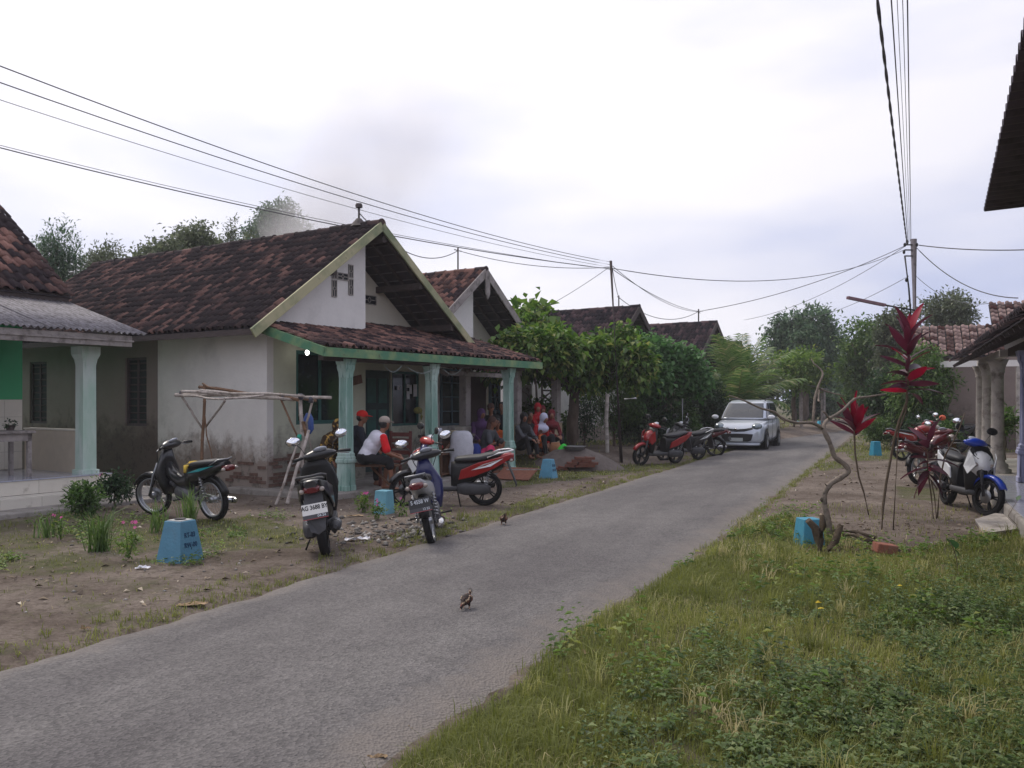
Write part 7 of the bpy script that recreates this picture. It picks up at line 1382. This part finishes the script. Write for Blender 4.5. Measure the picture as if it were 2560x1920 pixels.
# posts
q = thing('bamboo_post', 'pale ringed bamboo post standing behind the sand heap', 'post', Vector(((1517 - CX) * 23.6 / F, 23.6, 0)))
pts, rr = [], []
for i in range(9):
    for t, k in ((0, 1), (.05, 1.18), (.1, 1)): pts.append((.012 * math.sin(i), 0, (i + t) * .225)); rr.append(.055 * k)
MB().tube(pts, rr, 10).build('culm', CONCW, q)
pp = G(1554, 1158); tp = P(1527, 652, pp.y); o = MB().tube([(0, 0, -.1), tuple(tp - pp + Vector((0, 0, 0)))], [.05, .036], 9).build('utility_post', mat('dark_pole', s(72, 62, 64), .8, .2, 5)); o.location = (pp.x, pp.y, 0); tag(o, 'thin dark wooden cable post leaning left by the road', 'post')
# main power pole with street lamp arm
PY = 36.; PX = (2284 - CX) * PY / F; zt = H0 + (HY - 598) * PY / F; pl_ = thing('power_pole', 'concrete power pole with fluorescent street lamp arm at the right', 'pole', (PX, PY, 0)); 
MB().tube([(.12, 0, -.2), (.0, 0, zt)], [.2, .13], 14).build('shaft', mat('pole_concrete', s(105, 100, 108), .9, .2, 4, dirt=s(70, 64, 70), dscale=4), pl_)
def PP(px, py, Y=PY): return P(px, py, Y) - pl_.location
arm = MB().beam(PP(2119, 744, PY - 1), PP(2212, 763, PY - .5), .16, .11).build('lamp_housing', mat('lamp_rust', s(120, 88, 96), .8, .2), pl_); MB().tube([PP(2208, 762, PY - .5), PP(2288, 776)], .045, 6).build('lamp_arm', BLACKP, pl_)
for z in (612, 625, 640): MB().beam(PP(2262, z, PY - .2), PP(2284, z), .07, .05).build('bracket', BLACKP, pl_)
for px, py in ((2262, 612), (2260, 630), (2268, 605), (2292, 612), (2266, 700)): MB().ell(PP(px, py, PY - .2), (.06, .06, .09), 8, 6).build('insulator', BLACKP, pl_)
MB().tube([PP(2262, 640, PY - .25), PP(2272, 720, PY - .25), PP(2278, 800, PY - .25)], .035, 6).build('down_cable', BLACKP, pl_)
# ================================================================ CABLES
WIRE = mat('cable', (.09, .09, .1), .6, .1)
def cable(label, a, b, sag, r, m=WIRE, n=28, twist=False):
    a, b = Vector(a), Vector(b); mb = MB(); base = (a + b) / 2
    pts = [a.lerp(b, i / n) + Vector((0, 0, -sag * 4 * (i / n) * (1 - i / n))) for i in range(n + 1)]
    if twist:
        k = 160; pts = [a.lerp(b, i / k) + Vector((0, 0, -sag * 4 * (i / k) * (1 - i / k))) for i in range(k + 1)]
        for ph in (0, 3.14): mb.tube([p - base + Vector((math.cos(i * .9 + ph) * r * .7, 0, math.sin(i * .9 + ph) * r * .7)) for i, p in enumerate(pts)], r, 5)
    else: mb.tube([p - base for p in pts], r, 5)
    o = mb.build('cable', m); o.location = base; return tag(o, label, 'cable')
def through(a, px, py, Yq, Yend):          # straight line from a through the ray (px,py) at distance Yq, continued to Yend
    q = P(px, py, Yq); d = (q - a) / (q.y - a.y); return a + d * (Yend - a.y)
pa = P(2268, 612, PY - .2)
for i, (px, r, lb, tw, sg_) in enumerate([(2195, .020, 'thick twisted power cable, leftmost of the bundle at the top right', True, .2), (2227, .012, 'thin cable second from the left in the top right bundle', False, .3), (2238, .006, 'hair-thin cable third from the left in the top right bundle', False, .3), (2248, .007, 'fine cable fourth from the left in the top right bundle', False, .25), (2257, .012, 'rightmost cable of the top right bundle', False, .25)]):
    b = through(pa, px, 0 - 20, 13.6, -6.0); cable(lb, pa + Vector((.04 * i, 0, .05 * i)), b, sg_, r, twist=tw)
ptop = P(1527, 662, pp.y)
for i, (y0, Yq, r, y2, lb) in enumerate([(158, 9.8, .0075, 655, 'uppermost of the cables crossing the left half of the sky'), (213, 10.4, .0075, 662, 'second cable from the top crossing the left half of the sky'), (260, 11.0, .005, 668, 'faint third cable from the top crossing the left half of the sky'), (362, 15.0, .011, 672, 'lowest thick cable passing behind the mossy ridge'), (366, 15.6, .006, 674, 'thin twin of the lowest cable passing behind the mossy ridge')]):
    a = P(1527, y2, pp.y); b = through(a, -4, y0 - 100, Yq, Yq - 6.0); cable(lb, a, b, (.55, .5, .5, .75, .7)[i], r)
lp = thing('cable_pole', 'cable pole beyond the left frame edge', 'pole', (-17, 5.2, 0)); 
mast1 = UV(10.35 + 2.52, 11.97, 5.1); m1 = Vector((mast1.x, mast1.y, 5.42)); m2 = UV(18.7, 13.8, 5.68)
bpy.data.objects.remove(lp)
cable('sagging service cable from the gable ridge to the second house mast', m1, m2, .5, .011); cable('service cable from the second house mast to the thin road post', m2, P(1527, 668, pp.y), .18, .009)
cable('thin line running from the road post down to the second roof', P(1527, 665, pp.y), UV(20.9, 13.4, 3.9), .1, .007)
cable('long cable from the road post to the power pole', P(1527, 670, pp.y), P(2262, 624, PY - .2), .75, .012)
m3 = UV(28.4, 13.7, 5.38); m4 = UV(35.8, 13.45, 5.5)
for k, (a, b, sg_, r, lb) in enumerate([(P(1529, 660, pp.y), m3, .1, .010, 'cable from the road post to the third house mast'), (P(1530, 672, pp.y), m4, .2, .010, 'upper cable from the road post to the fourth house mast'), (P(1530, 664, pp.y), m4 + Vector((.2, 0, 0)), .35, .009, 'lower cable from the road post to the fourth house mast'), (m3, m4, .55, .013, 'sagging cable between the third and fourth house masts'), (m4, pa, .35, .014, 'cable from the fourth house mast up to the power pole'), (P(1860, 800, 50), pa, .5, .012, 'thin cable from the far houses up to the power pole'),
    (P(2290, 612, PY), P(2620, 622, 30), .12, .022, 'twisted cable leaving the power pole level to the right'), (P(2292, 620, PY), P(2545, 745, 30), .5, .020, 'sagging knotted cable from the power pole to the red-brown roof'), (P(2290, 690, PY), P(2475, 758, 31), .4, .012, 'lower thin cable from the power pole to the red-brown roof'), (P(2272, 690, PY), P(2000, 800, 58), .3, .012, 'faint cable from the power pole towards the round tree')]): cable(lb, a, b, sg_, r)

# ================================================================ SMALL THINGS
e = thing('tin_shelter', 'small roadside shelter with a tilted tin roof at the far bend', 'shelter', Vector(((2030 - CX) * 46 / F, 46, 0)), R(-12))
MB().add([(-.85, -.8, 2.55), (.75, -.8, 2.2), (.85, .9, 2.25), (-.75, .9, 2.6)], [(0, 1, 2, 3)]).build('roof_sheet', mat('pale_tin', s(150, 145, 148), .6, .1), e, solid=.03)
for x, y, z in ((-.6, -.6, 2.45), (.55, -.6, 2.2), (-.5, .7, 2.5), (.6, .7, 2.2)): MB().box((x - .05, y - .05, 0), (x + .05, y + .05, z)).build('post', GREYW, e)
# ladder against the pale wall, pale cabinet, bare frangipani on the planter
e = thing('ladder', 'short dark-runged ladder leaning on the pale wall', 'ladder', P(1373, 1045, 26.2), R(25)); 
for sx in (-.2, .2): MB().beam((sx, 0, -.2), (sx * .92, .12, 1.25), .035, .05).build('rail', CONCW, e)
for z in (.0, .42, .84, 1.15): MB().beam((-.2, .02 + z * .08, z), (.2, .02 + z * .08, z), .03, .05).build('rung', WOODD, e)
o = MB().box((-.2, -.15, 0), (.2, .15, 1.0)).build('cabinet', CONCW, bevel=.01); o.location = P(1312, 1050, 24.6); tag(o, 'narrow pale cabinet behind the planter next to the grey post', 'cabinet')
e = thing('frangipani_shrub', 'small bare frangipani with forked pale twigs above the planter', 'shrub', P(1337, 1062, 24.2)); mb = MB(); o0 = e.location
def q2(x, y): return P(x, y, 24.2) - o0
for pts in ([(1337, 1062), (1336, 1030), (1327, 1005), (1318, 985), (1306, 978)], [(1327, 1005), (1322, 975), (1316, 970)], [(1336, 1032), (1352, 1010), (1362, 992), (1378, 980)], [(1352, 1010), (1356, 985), (1354, 962)], [(1336, 1034), (1342, 1000), (1340, 960), (1336, 935)], [(1362, 992), (1372, 1000), (1384, 992)]): mb.tube([q2(*p) for p in pts], [.045, .036, .028, .022, .016][:len(pts)] , 6)
mb.build('branch', FM, e)
# stump, soil lumps, brick and logs at the frangipani foot
q = G(2050, 1385); e = thing('tree_stump', 'rotten forked stump before the turquoise marker post', 'stump', (q.x, q.y, 0)); mb = MB()
for pts, r in (([(0, 0, -.05), (-.01, 0, .15), (-.05, .02, .28), (-.13, .0, .36)], [.06, .05, .04, .03]), ([(-.01, 0, .16), (.03, 0, .3), (.02, 0, .42)], [.045, .035, .02]), ([(.05, .05, -.03), (.2, .1, .12), (.26, .1, .3)], [.04, .035, .03])): mb.tube(pts, [x * (1 + .2 * rnd.random()) for x in r], 7)
mb.build('wood', mat('rotten_wood', s(78, 66, 52), .95, .4, 12, .8, 30), e)
q = G(2212, 1392); o = MB().cbox((0, 0, 0), (.24, .12, .10)).build('brick', mat('loose_brick', s(150, 95, 78), .95, .25, 8, .6, 30, dirt=s(120, 100, 88), dscale=7), bevel=.012); o.location = (q.x, q.y, .09); o.rotation_euler = (.1, .15, .2); tag(o, 'broken red brick lying on the soil mound under the tall cordyline', 'brick')
for i, (a, b, Yq, r, lb) in enumerate([((2085, 1345), (2190, 1385), 9.9, .022, 'dark fallen branch on the soil beside the frangipani trunk'), ((2110, 1372), (2180, 1378), 9.6, .03, 'short dark log at the edge of the soil mound')]):
    A, B_ = P(*a, Yq + .3), P(*b, Yq); A.z = .10; B_.z = .06; c = (A + B_) / 2; o = MB().tube([A - c, (A + B_) / 2 - c + Vector((0, 0, .03)), B_ - c], r, 7).build('branch', mat('rotten_wood', s(78, 66, 52)),); o.location = c; tag(o, lb, 'branch')
x = rng.normal(G(2150, 1385).x, .28, 130); y = rng.normal(9.35, .16, 130); stones(x, y, .02, .07, 'soil_clods', mat('clod', s(78, 64, 54), .95, .3, 9, .6, 30), 'dark clods of soil round the stump')
x = rng.normal(4.7, .75, 300); y = rng.normal(10.7, .4, 300); stones(x, y, .006, .03, 'soil_clods', mat('clod2', s(112, 98, 84), .95, .3, 9, .6, 30), 'crumbs of soil on the planting mound')
# litter
def crumple(name, label, cat, px, py, w, d, m, h=.03):
    b = at(px, py); vs = []; n = 8
    for i in range(n):
        for j in range(n): x, y = (i / (n - 1) - .5) * w, (j / (n - 1) - .5) * d; vs.append((x + rnd.gauss(0, w * .03), y + rnd.gauss(0, d * .03) + .12 * w * math.sin(x / w * 5), .012 + h * abs(rnd.gauss(0, .6)) * (1 - abs(x / w) * 1.2)))
    o = MB().add(vs, [(i * n + j, i * n + n + j, i * n + n + j + 1, i * n + j + 1) for i in range(n - 1) for j in range(n - 1)]).build(name, m); o.location = b; return tag(o, label, cat)
PLB = mat('plastic_white', s(225, 225, 230), .4, .05); crumple('plastic_bag', 'crumpled white plastic bag behind the nearest black scooter', 'litter', 893, 1352, .28, .13, PLB, .04); crumple('plastic_bag', 'white plastic scrap at the foot of the nearest blue marker', 'litter', 357, 1425, .13, .06, PLB, .03)
DRYL = mat('dry_big_leaf', s(165, 140, 108), .9, .25, 9)
for i, (px, py, w, lb) in enumerate([(888, 1292, .22, 'large dry leaf beside the nearest scooter'), (480, 1512, .22, 'pale dry husk strip at the left road edge'), (213, 1575, .07, 'small pale scrap on the left verge near the road'), (1545, 1642, .16, 'curled dry brown leaf in the right grass'), (1475, 1628, .14, 'flat dry brown leaf in the right grass nearer the road'), (2168, 1728 - 60, .13, 'dry whitish leaf lying in the ground cover'), (940, 1876, .1, 'curled dry leaf on the sandy road edge at the bottom'), (1020, 1810, .06, 'tiny dry leaf on the sandy road edge')]): crumple('dry_leaf', lb, 'leaf', px, py, w, w * .35, DRYL, .02)
YL = mat('yellow_leaf', s(225, 200, 60), .6, .1)
for px, py in ((2250, 1487), (2046, 1533), (2052, 1548)): crumple('yellow_leaf', 'single yellow leaf in the right ground cover' if px == 2250 else ('upper of two small yellow leaves in the middle of the grass' if py == 1533 else 'lower of two small yellow leaves in the middle of the grass'), 'leaf', px, py, .045, .028, YL, .01).location.z += .07
q = at(981, 1342); o = MB().ell((0, 0, 0), (.05, .04, .035), 7, 5).build('stone', mat('brown_stone', s(110, 85, 75), .9, .2)); o.location = q + Vector((0, 0, .02)); tag(o, 'brown stone between the scooters and the road edge', 'stone')
# tiny things in the hedge: long white lamp tube bracket, white garden post
o = MB().tube([(0, 0, 0), (.36, 0, .03)], .03, 8).build('lamp_tube', PLB); o.location = P(1561, 998, 25.5); tag(o, 'white lamp tube on an arm in the shrubs', 'lamp'); o = MB().tube([(0, 0, 0), (0, 0, 1.4)], .025, 7).build('garden_post', PLB); o.location = Vector(((1706 - CX) * 27.3 / F, 27.3, .3)); tag(o, 'thin white post at the right edge of the vine canopy', 'post')
o = MB().ell((0, 0, 0), (.11, .1, .08), 9, 6).build('red_flower', mat('red_flower', s(165, 40, 60), .8, .2)); o.location = P(1719, 1037, 28.2); tag(o, 'dark red blossom by the thin white post', 'flower')

# ================================================================ SMOKE
def smoke(name, label, base, top, r0, r1, dens, n=7):
    a, b = Vector(base), Vector(top); pts = [a.lerp(b, i / n) + Vector((math.sin(i * 1.3) * r0 * .4, 0, 0)) for i in range(n + 1)]
    mb = MB().tube([p - a for p in pts], [r0 + (r1 - r0) * (i / n) ** .8 for i in range(n + 1)], 20); m = bpy.data.materials.new(name); m.use_nodes = True; t = m.node_tree; t.nodes.remove(t.nodes['Principled BSDF'])
    pv = N(t, 'ShaderNodeVolumePrincipled'); pv.inputs['Color'].default_value = (.985, .96, .965, 1); pv.inputs['Anisotropy'].default_value = .2; tcn = N(t, 'ShaderNodeTexCoord'); no = N(t, 'ShaderNodeTexNoise'); no.inputs['Scale'].default_value = .32; no.inputs['Detail'].default_value = 4; L(t, tcn.outputs['Object'], no.inputs[0])
    # soft edge: distance from the plume's axis
    d = (b - a).normalized(); dot = N(t, 'ShaderNodeVectorMath', operation='DOT_PRODUCT'); L(t, tcn.outputs['Object'], dot.inputs[0]); dot.inputs[1].default_value = d
    sc = N(t, 'ShaderNodeVectorMath', operation='SCALE'); sc.inputs[0].default_value = d; L(t, dot.outputs['Value'], sc.inputs['Scale']); sb = N(t, 'ShaderNodeVectorMath', operation='SUBTRACT'); L(t, tcn.outputs['Object'], sb.inputs[0]); L(t, sc.outputs[0], sb.inputs[1]); le = N(t, 'ShaderNodeVectorMath', operation='LENGTH'); L(t, sb.outputs[0], le.inputs[0])
    h = N(t, 'ShaderNodeMath', operation='MULTIPLY_ADD'); L(t, dot.outputs['Value'], h.inputs[0]); h.inputs[1].default_value = (r1 - r0) / (b - a).length; h.inputs[2].default_value = r0; dv = N(t, 'ShaderNodeMath', operation='DIVIDE'); L(t, le.outputs['Value'], dv.inputs[0]); L(t, h.outputs[0], dv.inputs[1])
    e1_ = N(t, 'ShaderNodeMapRange'); e1_.inputs[1].default_value = .92; e1_.inputs[2].default_value = .25; e1_.inputs[3].default_value = 0; e1_.inputs[4].default_value = 1; L(t, dv.outputs[0], e1_.inputs[0]); e2_ = N(t, 'ShaderNodeMapRange'); e2_.inputs[1].default_value = .22; e2_.inputs[2].default_value = .64; L(t, no.outputs[0], e2_.inputs[0])
    fd = N(t, 'ShaderNodeMapRange'); fd.inputs[1].default_value = (b - a).length * .35; fd.inputs[2].default_value = (b - a).length * .98; fd.inputs[3].default_value = 1; fd.inputs[4].default_value = 0; L(t, dot.outputs['Value'], fd.inputs[0])
    m1 = N(t, 'ShaderNodeMath', operation='MULTIPLY'); L(t, e1_.outputs[0], m1.inputs[0]); L(t, e2_.outputs[0], m1.inputs[1]); m2 = N(t, 'ShaderNodeMath', operation='MULTIPLY'); L(t, m1.outputs[0], m2.inputs[0]); L(t, fd.outputs[0], m2.inputs[1]); m3 = N(t, 'ShaderNodeMath', operation='MULTIPLY'); L(t, m2.outputs[0], m3.inputs[0]); m3.inputs[1].default_value = dens
    L(t, m3.outputs[0], pv.inputs['Density']); L(t, pv.outputs[0], t.nodes['Material Output'].inputs['Volume']); o = mb.build(name, m); o.location = a; return tag(o, label, 'smoke', kind='stuff')
smoke('smoke', 'thin bluish smoke rising behind the mossy roof', P(640, 780, 36), P(1130, 190, 40), 3.0, 4.6, .42)
SC.cycles.volume_step_rate = 4; SC.cycles.volume_max_steps = 64

hb_ = MB().box((-75, -8, -1.2), (110, 135, 22)); hm_ = bpy.data.materials.new('haze'); hm_.use_nodes = True; t_ = hm_.node_tree; t_.nodes.remove(t_.nodes['Principled BSDF']); pv = N(t_, 'ShaderNodeVolumePrincipled'); pv.inputs['Color'].default_value = (.92, .92, .95, 1); pv.inputs['Density'].default_value = .0010; L(t_, pv.outputs[0], t_.nodes['Material Output'].inputs['Volume'])
tag(hb_.build('haze', hm_), kind='stuff', label='thin haze hanging over the village', cat='haze')
